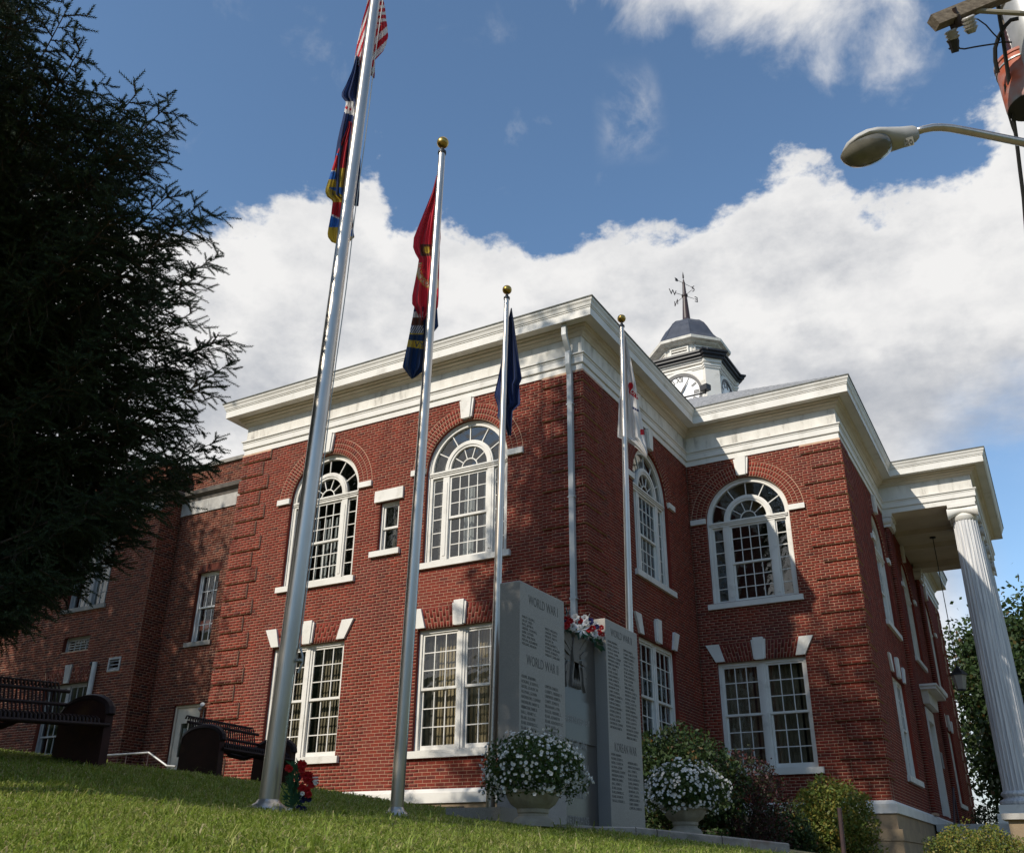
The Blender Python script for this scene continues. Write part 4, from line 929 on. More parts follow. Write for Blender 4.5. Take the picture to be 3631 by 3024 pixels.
for ch, d, tX in (('S', dS, dS), ('N', -dS, -dS), ('W', dW, -dW), ('E', -dW, dW)):
    e = c0+d*0.46; vn.tube([c0+d*0.1, e], 0.010, 6); Nn = np.cross(tX, up_z)
    V, Fc = text_mesh(ch, 0.34, 0.008); V[:, 1] -= 0.12
    vn.add([e+d*0.10+tX*a_+up_z*b_+Nn*c_ for a_, b_, c_ in V], Fc)
va = np.array([math.cos(math.radians(-28)), math.sin(math.radians(-28)), 0]); cc = np.array([TX, TY, 19.58])
va = rv*0.8-tv*0.6
vn.tube([cc-va*0.48, cc+va*0.5], 0.009, 6)
zz = np.array([0, 0, 1.0])
vn.add([cc+va*0.60, cc+va*0.44+zz*0.05, cc+va*0.47, cc+va*0.44-zz*0.05], [(0, 1, 2), (0, 2, 3)])
for s in (0.005, -0.005):
    pn = np.cross(va, zz)*s
    vn.add([cc-va*0.5+zz*0.07+pn, cc-va*0.36+zz*0.07+pn, cc-va*0.30+pn, cc-va*0.36-zz*0.07+pn, cc-va*0.5-zz*0.07+pn, cc-va*0.44+pn], [(0, 1, 2, 5), (5, 2, 3, 4)])
vn.build('weather_vane', M_VANE, spire)
# clock faces on the two visible sides
M_DIAL = mat('white_clock_dial', (0.82, 0.82, 0.81), rough=0.4)
for a in (-math.pi/2, 0.0):
    T_c = lambda u, n, z, a=a: (TX+(1.30+n)*math.cos(a)-u*math.sin(a), TY+(1.30+n)*math.sin(a)+u*math.cos(a), z)
    zc = 14.06
    r_ = MB(); r_.ring(0, zc, 0.82, 0.97, 0.0, 0.035, a1=2*math.pi, k=48, T=T_c); r_.ring(0, zc, 0.84, 0.92, 0.035, 0.055, a1=2*math.pi, k=48, T=T_c)
    clk = r_.build('clock', M_WHITE, tower)
    MB().ring(0, zc, 0.72, 0.82, 0.0, 0.05, a1=2*math.pi, k=48, T=T_c).build('bezel', M_BLACK, clk)
    MB().prism([(0.722*math.cos(t), zc+0.722*math.sin(t)) for t in np.linspace(0, 2*math.pi, 41)[:-1]], 0.0, 0.018, T=T_c).build('dial', M_DIAL, clk)
    X = np.array(T_c(1, 0, 0))-np.array(T_c(0, 0, 0)); Nn = np.array(T_c(0, 1, 0))-np.array(T_c(0, 0, 0))
    for i, rn in enumerate(['XII', 'I', 'II', 'III', 'IIII', 'V', 'VI', 'VII', 'VIII', 'IX', 'X', 'XI']):
        t = math.pi/2-i*math.pi/6; up = np.array([0, 0, 1])*math.sin(t)+X*math.cos(t); rt = X*math.sin(t)-np.array([0, 0, 1])*math.cos(t)
        O = np.array(T_c(0, 0.019, zc))+up*0.50
        nm = MB(); put_text(nm, rn, 0.27, O, rt, up, Nn, 0.004, xs=0.8, bold=0.012); nm.build('numeral', M_BLACK, clk)
    hd = MB()
    for hrs, L_, w in ((1+5/60, 0.42, 0.035), (5.4/5, 0.64, 0.022)):
        t = math.pi/2-hrs*math.pi/6; ca, sa = math.cos(t), math.sin(t)
        P = [(-0.10*ca-w*0.5*sa, zc-0.10*sa+w*0.5*ca), (-0.10*ca+w*0.5*sa, zc-0.10*sa-w*0.5*ca), (L_*0.6*ca+w*1.1*sa, zc+L_*0.6*sa-w*1.1*ca), (L_*ca, zc+L_*sa), (L_*0.6*ca-w*1.1*sa, zc+L_*0.6*sa+w*1.1*ca)]
        hd.prism(P[::1], 0.045+0.012*hrs % 0.03, 0.055+0.012*hrs % 0.03, T=T_c)
    hd.ring(0, zc, 0.001, 0.035, 0.03, 0.075, a1=2*math.pi, k=14, T=T_c)
    hd.build('hand', M_BLACK, clk)
# floodlight on the roof in front of the tower
fp = on_axis(2502, 1385, 1, 12.9)
fl_ = thing('roof_floodlight', 'small black floodlight on the roof in front of the clock', 'floodlight', tuple(fp-np.array([0, 0, 0.2])))
mb = MB(); d1 = np.array([0.35, 0.94, 0]); 
Tf = frame((fp[0], fp[1]), (0.94, -0.35), (0.35, 0.94)); mb.prism([(-0.14, fp[2]), (0.14, fp[2]), (0.15, fp[2]+0.20), (-0.15, fp[2]+0.20)], -0.12, 0.12, T=Tf); mb.build('lamp_body', M_BLACK, fl_)
mb = MB(); gz = ze+sl_*(fp[1]-yN); mb.tube([(fp[0], fp[1], fp[2]+0.02), (fp[0], fp[1], gz-0.02)], 0.025, 8); mb.tube([(fp[0], fp[1], gz+0.02), (fp[0]-1.3, fp[1]-0.02, gz+0.03)], 0.03, 6); mb.build('bracket', M_BLACK, fl_)
# ------------------------------------------------------------------ older brick wing at the left
annex = thing('brick_annex', 'older brown red brick wing with stone band left of the courthouse', 'building', (-12, 0, 0.4))
XR, YR, YP = -12.15, 0.60, -0.05
T_R = frame((XR, YR), (1, 0), (0, -1)); T_L = frame((-21.0, YP), (1, 0), (0, -1)); T_S = frame((XR, YP), (0, 1), (1, 0))
LR = -WA-0.0-XR; LL = XR+21.0
wr = (-11.15-XR, -10.40-XR, 3.60, 5.37); dr_ = (-11.27-XR, -10.37-XR, 0.0, 2.13)
O_L = 21.0
pw = (O_L-15.30, O_L-13.72, 4.75, 6.95); sv = (O_L-15.07, O_L-14.04, 3.61, 4.0); aw = (O_L-15.45, O_L-13.78, 0.3, 2.79); vt = (O_L-13.12, O_L-12.67, 2.96, 3.30); pw2 = (O_L-18.95, O_L-17.4, 4.75, 6.95)
awo = rect_open(*aw, jack=(0.36, 0.0, 0.12)); awo['jack'] = (0.36, 0.0, 0.12)
ZT = 8.30
wall(annex, T_R, LR, -0.6, ZT, [rect_open(*wr), rect_open(*dr_)], (), (M_BRICK2, M_MORTAR))
wall(annex, T_L, LL, -0.4, ZT, [rect_open(*pw), rect_open(*sv), awo, rect_open(*vt), rect_open(*pw2)], (), (M_BRICK2, M_MORTAR))
wall(annex, T_S, YR-YP, -0.6, ZT, [], (), (M_BRICK2, M_MORTAR))
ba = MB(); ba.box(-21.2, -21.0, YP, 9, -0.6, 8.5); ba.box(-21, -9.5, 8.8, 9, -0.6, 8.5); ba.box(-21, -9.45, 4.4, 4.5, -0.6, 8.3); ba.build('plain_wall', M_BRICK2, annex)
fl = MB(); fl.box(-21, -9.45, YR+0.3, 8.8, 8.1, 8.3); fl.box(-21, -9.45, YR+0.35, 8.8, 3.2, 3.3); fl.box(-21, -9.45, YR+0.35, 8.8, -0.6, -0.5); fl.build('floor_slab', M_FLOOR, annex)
APATH = [(-21, YP), (XR, YP), (XR, YR), (-WA-0.005, YR)]
mb = MB(); sweep(mb, APATH, [(-0.2, ZT), (0.06, ZT), (0.06, ZT+0.10), (-0.2, ZT+0.10)]); mb.build('coping', M_GREYST, annex)
mb = MB(); sweep(mb, APATH, [(-0.05, 7.38), (0.03, 7.38), (0.05, 7.47), (0.15, 7.53), (0.17, 7.62), (0.12, 7.66), (-0.05, 7.70)]); mb.build('stone_cornice', mat('dark_weathered_stone', (0.15, 0.13, 0.11), (0.09, 0.08, 0.07), scale=5, rough=0.95), annex)
# pale stone frieze panels, each with its joint
x = XR
while x < -WA-0.05:
    x2 = min(x+1.0, -WA-0.01); MB().box(x+0.004-XR, x2-0.004-XR, -0.01, 0.035, 7.02, 7.375, T=T_R).build('stone_panel', M_CONC_P, annex); x = x2
for i in range(5): MB().box(LL-1.0*(i+1)+0.004, LL-1.0*i-0.004, -0.01, 0.035, 7.02, 7.375, T=T_L).build('stone_panel', M_CONC_P, annex)
def plain_window(T, r, cols, rows, double=False, m=M_GREYP, sill=True, lower=True, fill=None):
    u0, u1, z0, z1 = r; mb = MB()
    mb.box(u0, u0+0.05, -0.22, -0.10, z0, z1, T=T); mb.box(u1-0.05, u1, -0.22, -0.10, z0, z1, T=T); mb.box(u0+0.05, u1-0.05, -0.22, -0.101, z1-0.05, z1, T=T)
    if double: c = (u0+u1)/2; mb.box(c-0.06, c+0.06, -0.22, -0.10, z0, z1-0.05, T=T); spans = [(u0+0.05, c-0.06), (c+0.06, u1-0.05)]
    else: spans = [(u0+0.05, u1-0.05)]
    w = mb.build('window', m, annex); zm = (z0+z1)/2
    for a, b in spans:
        if lower:
            sash(w, T, a, b, zm-0.02, z1-0.05, -0.13, cols, rows, st=0.035, top=0.04, bot=0.04, mats=m); sash(w, T, a, b, z0, zm+0.02, -0.17, cols, rows, st=0.035, top=0.04, bot=0.06, mats=m)
        else: sash(w, T, a, b, z0, z1-0.05, -0.13, cols, rows, st=0.035, mats=m)
        if fill: fill(w, a, b)
    if sill: MB().box(u0-0.10, u1+0.06, -0.2, 0.05, z0-0.11, z0, T=T).build('sill', M_GREYST, w)
    return w
plain_window(T_R, wr, 3, 2, m=M_CLEAR)
sr = MB()
for i in range(13): sr.box(wr[0]-0.0+i*0.0625, wr[0]+0.053+i*0.0625, -0.01, 0.001, wr[3]+0.01, wr[3]+0.2, T=T_R)
tag(sr.build('soldier_course', M_BRICK2, annex), kind='stuff')
plain_window(T_L, pw, 3, 3, double=True, fill=lambda w, a, b: curtain(w, T_L, a, b, 4.6, 7, -0.4, M_CURT_W, 6)); plain_window(T_L, pw2, 3, 3, double=True)
plain_window(T_L, aw, 3, 3, double=True)
kb = MB(); c = (aw[0]+aw[1])/2; kb.prism([(c-0.09, aw[3]+0.01), (c+0.09, aw[3]+0.01), (c+0.13, aw[3]+0.47), (c-0.13, aw[3]+0.47)], 0.0, 0.04, T=T_L); kb.build('keystone', M_CONC_P, annex)
plain_window(T_L, sv, 4, 4, m=M_GREYP, sill=False, lower=False)
u0, u1, z0, z1 = vt; mb = MB(); mb.box(u0, u0+0.05, -0.1, 0.02, z0, z1, T=T_L); mb.box(u1-0.05, u1, -0.1, 0.02, z0, z1, T=T_L); mb.box(u0+0.05, u1-0.05, -0.1, 0.019, z0, z0+0.05, T=T_L); mb.box(u0+0.05, u1-0.05, -0.1, 0.019, z1-0.05, z1, T=T_L)
ve = mb.build('wall_vent', M_GREYP, annex)
for k in range(3): MB().add([T_L(u0+0.05, -0.06, z0+0.11+k*0.085), T_L(u1-0.05, -0.06, z0+0.11+k*0.085), T_L(u1-0.05, 0.015, z0+0.06+k*0.085), T_L(u0+0.05, 0.015, z0+0.06+k*0.085)], [(0, 1, 2, 3)]).build('louvre', M_GREYP, ve)
MB().box(u0, u1, -0.29, -0.28, z0, z1, T=T_L).build('backing', M_BLACK, ve)
pp = MB(); pp.tube([T_L(O_L-13.52, 0.09, 3.22), T_L(O_L-13.52, 0.09, 0.0)], 0.062, 14); pp.tube([T_L(O_L-13.68, 0.06, 3.18), T_L(O_L-13.70, 0.04, 0.6)], 0.008, 6, mi=1); pp.ball(T_L(O_L-13.68, 0.07, 3.2), 0.05, 10, mi=1); pp.build('riser_pipe', [M_PIPE, M_BLACK], annex)
# cream door with two panes in the recess
u0, u1, z0, z1 = dr_; mb = MB(); mb.box(u0, u0+0.05, -0.22, -0.05, z0, z1, T=T_R); mb.box(u1-0.05, u1, -0.22, -0.05, z0, z1, T=T_R); mb.box(u0+0.05, u1-0.05, -0.22, -0.051, z1-0.06, z1, T=T_R)
g0, g1, h0, h1 = u0+0.22, u1-0.22, z0+0.95, z1-0.42
mb.box(u0+0.05, g0, -0.14, -0.09, z0, z1-0.06, T=T_R); mb.box(g1, u1-0.05, -0.14, -0.09, z0, z1-0.06, T=T_R); mb.box(g0, g1, -0.14, -0.091, z0, h0, T=T_R); mb.box(g0, g1, -0.14, -0.091, h1, z1-0.06, T=T_R); mb.box((g0+g1)/2-0.01, (g0+g1)/2+0.01, -0.13, -0.10, h0, h1, T=T_R)
dor = mb.build('door', M_DOOR, annex)
pane(dor, T_R, g0, (g0+g1)/2-0.01, -0.11, h0, h1); pane(dor, T_R, (g0+g1)/2+0.01, g1, -0.11, h0, h1)
MB().box(g0+0.02, g0+0.2, -0.16, -0.155, h1-0.42, h1-0.10, T=T_R).build('paper_notice', M_CURT_W, dor)
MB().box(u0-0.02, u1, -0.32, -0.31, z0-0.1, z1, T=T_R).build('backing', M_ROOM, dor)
# wall lamp and conduit beside the door
lm = thing('wall_lamp', 'small twin floodlight with conduit beside the cream annex door', 'lamp', tuple(T_R(u1+0.14, 0.05, 1.95)))
mb = MB(); q = T_R(u1+0.14, 0.05, 2.0); mb.tube([q, np.array(q)+np.array([0.06, -0.10, 0.06])], [0.03, 0.055], 10); mb.tube([q, np.array(q)+np.array([-0.06, -0.08, -0.06])], [0.03, 0.05], 10); mb.build('lamp_head', M_GALV, lm)
mb = MB(); mb.box(u1+0.11, u1+0.17, 0.0, 0.05, 1.25, 1.55, T=T_R); mb.tube([T_R(u1+0.14, 0.02, 1.98), T_R(u1+0.14, 0.02, 0.8)], 0.012, 6); mb.build('conduit_box', M_GALV, lm)
# stair rail in the well before the door
z_ = 0.62
rl = thing('stairwell_rail', 'thin pale pipe rail along the stairwell by the cream door', 'handrail', (-11.6, -1.0, 0.2))
mb = MB(); A = on_axis(375, 2677, 1, -1.2); B_ = on_axis(528, 2667, 1, -1.2); C_ = on_axis(592, 2714, 1, -1.2); D_ = on_axis(622, 2716, 1, -1.2)
mb.tube([A, B_, C_, D_], 0.022, 8); mb.build('rail', M_GALV, rl)
for q in (A, B_*0.5+A*0.5, B_): MB().tube([q, q-np.array([0, 0, 0.9])], 0.015, 6).build('post', M_IRON, rl)
# ------------------------------------------------------------------ flagpoles
def flagpole(label, base_px, d, top_px, r0, r1, ball=True, cap_top=None, rope=True):
    B = at_d(base_px[0], base_px[1], d); B[2] = B[2]-0.01
    Tp = near_vertical(top_px[0], top_px[1], B[0], B[1])
    if not ball: Tp = B+(Tp-B)*1.22; ball = True
    ax = Tp-B; H = np.linalg.norm(ax); ax /= H
    root = thing('flagpole', label, 'flagpole', tuple(B), 'aluminium flagpoles round the memorial')
    n = 18; ts = np.linspace(0, 1, n); e = H-(0.16 if ball else 0.0)
    MB().tube([B-ax*0.1]+[B+ax*e*t for t in ts], [r0]+[r0+(r1-r0)*max(0, (t-0.25)/0.75) for t in ts], 28).build('shaft', M_ALU, root, auto=40)
    prof = [(r0*1.05, B[2]+0.10), (r0*1.3, B[2]+0.075), (r0*2.3, B[2]+0.03), (r0*2.55, B[2]-0.04), (r0, B[2]-0.05)][::-1]
    MB().lathe(B[0], B[1], prof, 28).build('flash_collar', M_ALU, root, auto=50)
    if ball:
        mb = MB(); q = B+ax*e; mb.tube([q, q+ax*0.03], r1*1.25, 16); mb.tube([q+ax*0.03, q+ax*0.075], [r1*0.9, r1*0.55], 12); mb.build('truck', M_BLACK, root)
        MB().tube([q+ax*0.07, q+ax*0.12], 0.008, 8).build('spindle', M_ALU, root)
        MB().ball(B+ax*(H), 0.068, 24).build('ball_finial', M_GOLD, root, smooth=True)
    if rope:
        rt = np.array([CR[0], CR[1], 0]); rt /= np.linalg.norm(rt)
        s_ = 1 if rope == 1 else -1
        pts = [B+ax*h+rt*s_*(r0+0.012+0.004*math.sin(h*3))*1.0 for h in np.linspace(1.25, e*0.97, 24)]
        MB().tube(pts, 0.0055, 5).build('halyard', M_ROPE, root)
        c = B+ax*1.22+rt*s_*r0; mb = MB(); mb.box(c[0]-0.02, c[0]+0.05, c[1]-0.02, c[1]+0.02, c[2]-0.07, c[2]-0.05); mb.build('cleat', M_GALV, root); MB().tube([c+rt*0.02*s_+np.array([0, 0, -0.16]), c+rt*0.045*s_+np.array([0, 0, -0.09]), c+rt*0.045*s_+np.array([0, 0, -0.03]), c+rt*0.02*s_+np.array([0, 0, 0.04])], 0.01, 6).build('cleat_horn', M_GALV, root)
    return dict(B=B, ax=ax, H=H, root=root)
P1 = flagpole('tallest silver flagpole flying the stars and stripes, left of the others', (947, 2878), 8.0, (1330, 0), 0.077, 0.050, ball=False, rope=1)
P2 = flagpole('silver flagpole with red flag and gold ball, second from the spruce', (1404, 2903), 8.35, (1570, 507), 0.055, 0.038, rope=0)
P3 = flagpole('silver flagpole with navy flag against the left side of the granite memorial', (1738, 2893), 11.4, (1798, 1028), 0.053, 0.036, rope=0)
P4 = flagpole('silver flagpole with white flag behind the right slab of the memorial', (2250, 2915), 13.0, (2204, 1130), 0.053, 0.036, rope=0)
# ------------------------------------------------------------------ limp flags hanging from the poles
def cloth(name, c1, c2=None, trans=0.35, rough=0.7):
    m, nt, N, L, B = nodes_of(name); B.inputs['Roughness'].default_value = rough; B.inputs['Specular IOR Level'].default_value = 0.2; B.inputs['Base Color'].default_value = (*c1, 1)
    B.inputs['Sheen Weight'].default_value = 0.15
    out = N['Material Output']; t = N.new('ShaderNodeBsdfTranslucent'); t.inputs[0].default_value = (*c1, 1); ms = N.new('ShaderNodeMixShader'); ms.inputs[0].default_value = trans
    L.new(B.outputs[0], ms.inputs[1]); L.new(t.outputs[0], ms.inputs[2]); L.new(ms.outputs[0], out.inputs[0]); return m
CL_R = cloth('flag_red', (0.52, 0.014, 0.026)); CL_W = cloth('flag_white', (0.72, 0.70, 0.68)); CL_N = cloth('flag_navy', (0.016, 0.032, 0.115)); CL_B = cloth('flag_blue', (0.035, 0.16, 0.52)); CL_Y = cloth('flag_yellow', (0.60, 0.42, 0.045)); CL_M = cloth('flag_scarlet', (0.62, 0.028, 0.050)); CL_C = cloth('flag_cream', (0.66, 0.50, 0.33)); CL_BR = cloth('flag_brown', (0.13, 0.045, 0.025)); CL_NB = cloth('flag_dark_teal_navy', (0.012, 0.040, 0.125))
FL_M = [CL_R, CL_W, CL_N, CL_B, CL_Y, CL_M, CL_C, CL_BR, CL_NB]
def flag(label, pole, rows, colour, off=0.13, amp=0.05, waves=2.5, ns=64, nt_=110, seed=0, cat='flag'):
    rows = sorted(rows); py = [r[0] for r in rows]
    hd = math.hypot(*(pole['B'][:2]-CAM[:2]))
    V = []; 
    for i in range(nt_+1):
        y = py[0]+(py[-1]-py[0])*i/nt_; xl = np.interp(y, py, [r[1] for r in rows]); xr = np.interp(y, py, [r[2] for r in rows])
        for j in range(ns+1):
            s = j/ns; v = pdir(xl+(xr-xl)*s, y); h = math.hypot(v[0], v[1]); t = i/nt_
            dep = off+amp*math.sin(2*math.pi*(waves*s+0.35*math.sin(3*t+seed)+seed*0.3))+0.5*amp*math.sin(2*math.pi*(waves*1.9*s-0.6*t)+seed)
            V.append(CAM+v*((hd+dep)/h))
    q = lambda i, j: i*(ns+1)+j
    F = []; MI = []
    for i in range(nt_):
        for j in range(ns):
            F += [q(i, j), q(i, j+1), q(i+1, j+1), q(i+1, j)]; y = py[0]+(py[-1]-py[0])*(i+0.5)/nt_
            xl = np.interp(y, py, [r[1] for r in rows]); xr = np.interp(y, py, [r[2] for r in rows])
            MI.append(colour(xl+(xr-xl)*(j+0.5)/ns, y))
    V = np.array(V); base = tuple(V.min(0)*0.0+V[q(0, ns//2)])
    o = np_mesh('flag', V, F, 4, FL_M, smooth=True, mat_idx=MI, base=base)
    tag(o, label, cat, 'limp flags on the flagpoles'); return o
z = lambda x, y: (1100+x*.2859, y*.2859)
zb = lambda x, y: (1100+x*.3145, 450+y*.3145)
def R_(fn, L): return [(fn(0, y)[1], fn(a, y)[0], fn(b, y)[0]) for y, a, b in L]
def us_col(x, y):
    X = (x-1100)/.2859; Y = y/.2859
    if Y < 8 and X > 880: return 2
    if X > 770-0.1*Y:
        if Y < 300: k = (Y+0.12*(900-X)*-1+20)/42
        else: k = ((Y-300)+0.95*(X-800))/86
    else: k = (X+0.36*Y-700)/27
    return 0 if int(math.floor(k)) % 2 else 1
flag('stars and stripes hanging limp behind the tallest pole', P1, R_(z, [(-320, 800, 1010), (0, 712, 908), (110, 690, 930), (225, 655, 942), (320, 632, 955), (450, 605, 968), (550, 580, 945), (640, 565, 905), (750, 548, 805), (830, 535, 802), (840, 690, 802), (905, 722, 802), (975, 785, 797)]), us_col, seed=1)
def va_col(x, y):
    X = (x-1100)/.2859; Y = y/.2859
    if X < 545 and 1265 < Y < 1400+0.35*(X-430):
        return 0 if ((X-450)**2+(Y-1335)**2 < 330 or (X-500)**2+(Y-1360)**2 < 260) else 1
    return 2
flag('dark blue flag with white disc, middle flag on the tallest pole', P1, R_(z, [(700, 572, 620), (900, 510, 650), (1060, 440, 660), (1150, 392, 668), (1200, 388, 674), (1250, 425, 676), (1270, 445, 676), (1400, 418, 674), (1500, 395, 645), (1600, 370, 622), (1749, 338, 615), (2000, 300, 625), (2420, 268, 610), (2560, 560, 598)]), va_col, off=0.10, seed=2.2)
def tri_col(x, y):
    X = (x-1100)/.3145; Y = (y-450)/.3145
    if X > 435:
        if Y < 560: return 0
        if Y < 650: return 0
        if Y < 790: return 3
        if Y < 1160: return 7 if (X-455)**2/900+(Y-1110)**2/1600 < 1 else (3 if (X-465)**2/700+(Y-950)**2/1500 < 1 else (0 if (X-475)**2+(Y-805)**2 < 300 else 1))
        if Y < 1225+(500-X)*0.35: return 3
        return 4
    if (X-313)**2+(Y-312)**2 < 300: return 3
    if X > 285 and 470 < Y < 600: return 4
    if Y < 490: return 0
    if Y < 507: return 1
    if Y < 600: return 3
    if Y < 850:
        return 3 if (X > 215 and 680+(300-X)*0.0 < Y < 680+(X-215)*0.55+10) else 4
    if Y < 980+(X-235)*0.5: return 0
    if Y < 1000+(X-235)*0.5: return 1
    if Y < 1130: return 3
    return 4
flag('red, blue and yellow flag, lowest flag on the tallest pole', P1, R_(zb, [(-60, 430, 470), (0, 425, 490), (150, 362, 492), (300, 300, 492), (490, 240, 490), (600, 205, 490), (700, 172, 490), (740, 170, 490), (790, 190, 490), (830, 248, 490), (850, 252, 490), (980, 236, 488), (1130, 206, 488), (1200, 195, 490), (1245, 200, 500), (1300, 240, 440), (1350, 375, 392)]), tri_col, off=0.075, amp=0.035, seed=3.1)
zc_ = lambda x, y: (1350+x*.5718, 500+y*.5718)
def mar_col(x, y):
    X = (x-1350)/.5718; Y = (y-500)/.5718
    if 640 < Y < 712 and X > 246 and X < 312: return 4 if (X-285)**2/600+(Y-675)**2/500 < 1 and X > 265 else 7
    r = math.hypot((X-318)/1.0, (Y-790)/1.25)
    if X < 300 and 755 < Y < 915 and 66 < r < 100: return 6 if 71 < r < 95 else 4
    if X > 340 and 850 < Y < 920 and r > 20: return 6 if (X-352)**2/60+(Y-885)**2/900 < 1 else 5
    return 5
marine = flag('scarlet flag with cream scroll, upper flag on the second pole', P2, R_(zc_, [(215, 346, 362), (320, 318, 366), (450, 265, 370), (600, 205, 372), (660, 200, 366), (700, 215, 366), (735, 236, 364), (800, 226, 363), (960, 195, 360), (1010, 194, 357), (1036, 212, 354), (1115, 248, 262)]), mar_col, off=0.11, seed=0.6)
def nav_col(x, y):
    X = (x-1350)/.5718; Y = (y-500)/.5718
    if X < 265:
        if 1060 < Y < 1095 and X > 190: return 1
        if 1095 <= Y < 1145: return 7
        if 1145 <= Y < 1190: return 1 if int((X+Y*0.6)/7) % 2 else 2
        if 1190 <= Y < 1198: return 4
        if 1232+0.10*(X-165) < Y < 1275+0.16*(X-165): return 4
    return 8
navyf = flag('dark blue flag with gold scroll, lower flag on the second pole', P2, R_(zc_, [(1030, 208, 350), (1100, 196, 354), (1150, 186, 358), (1185, 180, 330), (1260, 165, 322), (1400, 135, 300), (1475, 190, 200)]), nav_col, off=0.15, seed=1.9)
ze_ = lambda x, y: (1400+x*.4003, 900+y*.4003)
flag('plain navy flag hanging limp on the pole by the granite memorial', P3, R_(ze_, [(480, 1028, 1036), (650, 990, 1062), (930, 946, 1098), (1000, 934, 1110), (1110, 912, 1126), (1160, 900, 1102), (1250, 880, 1108), (1330, 905, 1112), (1390, 914, 1046), (1440, 906, 1042), (1480, 930, 1040), (1560, 985, 1034), (1610, 1000, 1030)]), lambda x, y: 2, off=0.10, amp=0.06, seed=4.0)
zf_ = lambda x, y: (2100+x*.4004, 1050+y*.4004)
def cg_col(x, y):
    X = (x-2100)/.4004; Y = (y-1050)/.4004
    if 318 < X < 362 and 765 < Y < 830-0.0*X and (X-340)**2/500+(Y-795)**2/1100 < 1: return 0
    if 325 < X < 412 and abs(Y-(835+(X-325)*0.75)) < 22: return 0
    if 355 < X < 415 and abs(Y-(985+(X-355)*0.55)) < 9: return 2
    if 425 < X < 462 and 1180 < Y < 1225: return 0
    return 1
white_f = flag('white flag with red letters hanging limp on the rearmost pole', P4, R_(zf_, [(340, 262, 292), (560, 262, 341), (780, 256, 386), (800, 254, 389), (940, 236, 410), (1000, 233, 420), (1100, 229, 441), (1250, 223, 466), (1262, 262, 468), (1290, 320, 472), (1350, 400, 484), (1390, 440, 490), (1425, 478, 484)]), cg_col, off=0.10, amp=0.05, seed=5.0)
def flag_text(par, body, size, px, py, pole, off, rot, m):
    hd = math.hypot(*(pole['B'][:2]-CAM[:2])); v = pdir(px, py); O = CAM+v*((hd+off)/math.hypot(v[0], v[1]))
    X = CR*math.cos(rot)+CU*math.sin(rot); Y = np.cross(-CF, X); mb = MB(); put_text(mb, body, size, O, X, Y, -CF, 0.002)
    base = par.location; me = mb
    V = np.array(me.v)-np.array(base); d = bpy.data.meshes.new('lettering'); d.from_pydata([tuple(q) for q in V], [], me.f); d.materials.append(m); d.update(); link_mesh('lettering', d, par)
flag_text(marine, 'INE', 0.075, *zc_(240, 800), P2, 0.02, math.radians(-72), CL_R); flag_text(marine, 'CO', 0.075, *zc_(262, 890), P2, 0.02, math.radians(-22), CL_R)
flag_text(navyf, 'VY', 0.085, *zc_(238, 1280), P2, 0.05, math.radians(-8), CL_N)
flag_text(white_f, 'UNI', 0.10, *zf_(370, 878), P4, 0.01, math.radians(-38), CL_W)
# snap hook and strap under the truck of the pole by the memorial
# ------------------------------------------------------------------ granite war memorial
mon = thing('war_memorial', 'grey granite war memorial of three slabs engraved with names', 'memorial', (1.9, -5.3, -0.85))
c1b = at_d(1838, 2908, 10.0); mx, my = c1b[0], c1b[1]
z_top1 = near_vertical(1860, 2056, mx, my)[2]
# front faces look toward +x, the narrow sides toward the sun
def yat(px, py, x): return on_axis(px, py, 0, x)[1]
y1 = yat(1999, 2118, mx); x_back = on_axis(1784, 2071, 1, my)[0]
xc = mx-0.16                                     # centre slab is set back
y2 = yat(2145, 2190, mx); z_top2 = on_axis(2145, 2190, 0, mx)[2]
y3 = yat(2257, 2237, mx)
zb0 = -1.0
thick = max(0.25, min(0.42, mx-x_back))
def slab(x0, x1, y0, y1_, z0, z1, m, name):
    b = 0.008
    return MB().add([(x0, y0, z0), (x1, y0, z0), (x1, y1_, z0), (x0, y1_, z0), (x0, y0, z1-b), (x1, y0, z1-b), (x1, y1_, z1-b), (x0, y1_, z1-b), (x0+b, y0+b, z1), (x1-b, y0+b, z1), (x1-b, y1_-b, z1), (x0+b, y1_-b, z1)],
        [(3, 2, 1, 0), (0, 1, 5, 4), (1, 2, 6, 5), (2, 3, 7, 6), (3, 0, 4, 7), (4, 5, 9, 8), (5, 6, 10, 9), (6, 7, 11, 10), (7, 4, 8, 11), (8, 9, 10, 11)]).build(name, m, mon)
s1 = slab(mx-thick, mx, my, y1, zb0, z_top1, M_GRANITE, 'name_slab'); tag(s1, 'left slab headed World War I and World War II')
zcen = on_axis(2040, 2240, 0, xc)[2]
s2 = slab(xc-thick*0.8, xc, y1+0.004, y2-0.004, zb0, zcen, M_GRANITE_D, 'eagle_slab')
s3 = slab(mx-thick, mx, y2, y3, zb0, z_top2, M_GRANITE, 'name_slab'); tag(s3, 'right slab headed World War II and Korean War')
YY = np.array([0, 1.0, 0]); ZZ = np.array([0, 0, 1.0]); NX = np.array([1.0, 0, 0])
def face_text(mb, body, size, y, z, x=mx, xs=1.0, align='CENTER'): put_text(mb, body, size, (x+0.0008, y, z), YY, ZZ, NX, 0.0007, xs=xs, align=align)
H1 = z_top1-zb0; w1 = y1-my; w3 = y3-y2
def fz(px, py, x=mx): return on_axis(px, py, 0, x)[2]
def fit_text(body, cap, width, y, z, par, x=mx, m=M_LETTER_SHADE_PRINT, name='heading'):
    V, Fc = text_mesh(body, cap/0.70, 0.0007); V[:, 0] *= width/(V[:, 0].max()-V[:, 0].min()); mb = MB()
    mb.add([np.array([x+0.0008, y, z])+YY*a_+ZZ*b_+NX*c_ for a_, b_, c_ in V], Fc); return mb.build(name, m, par)
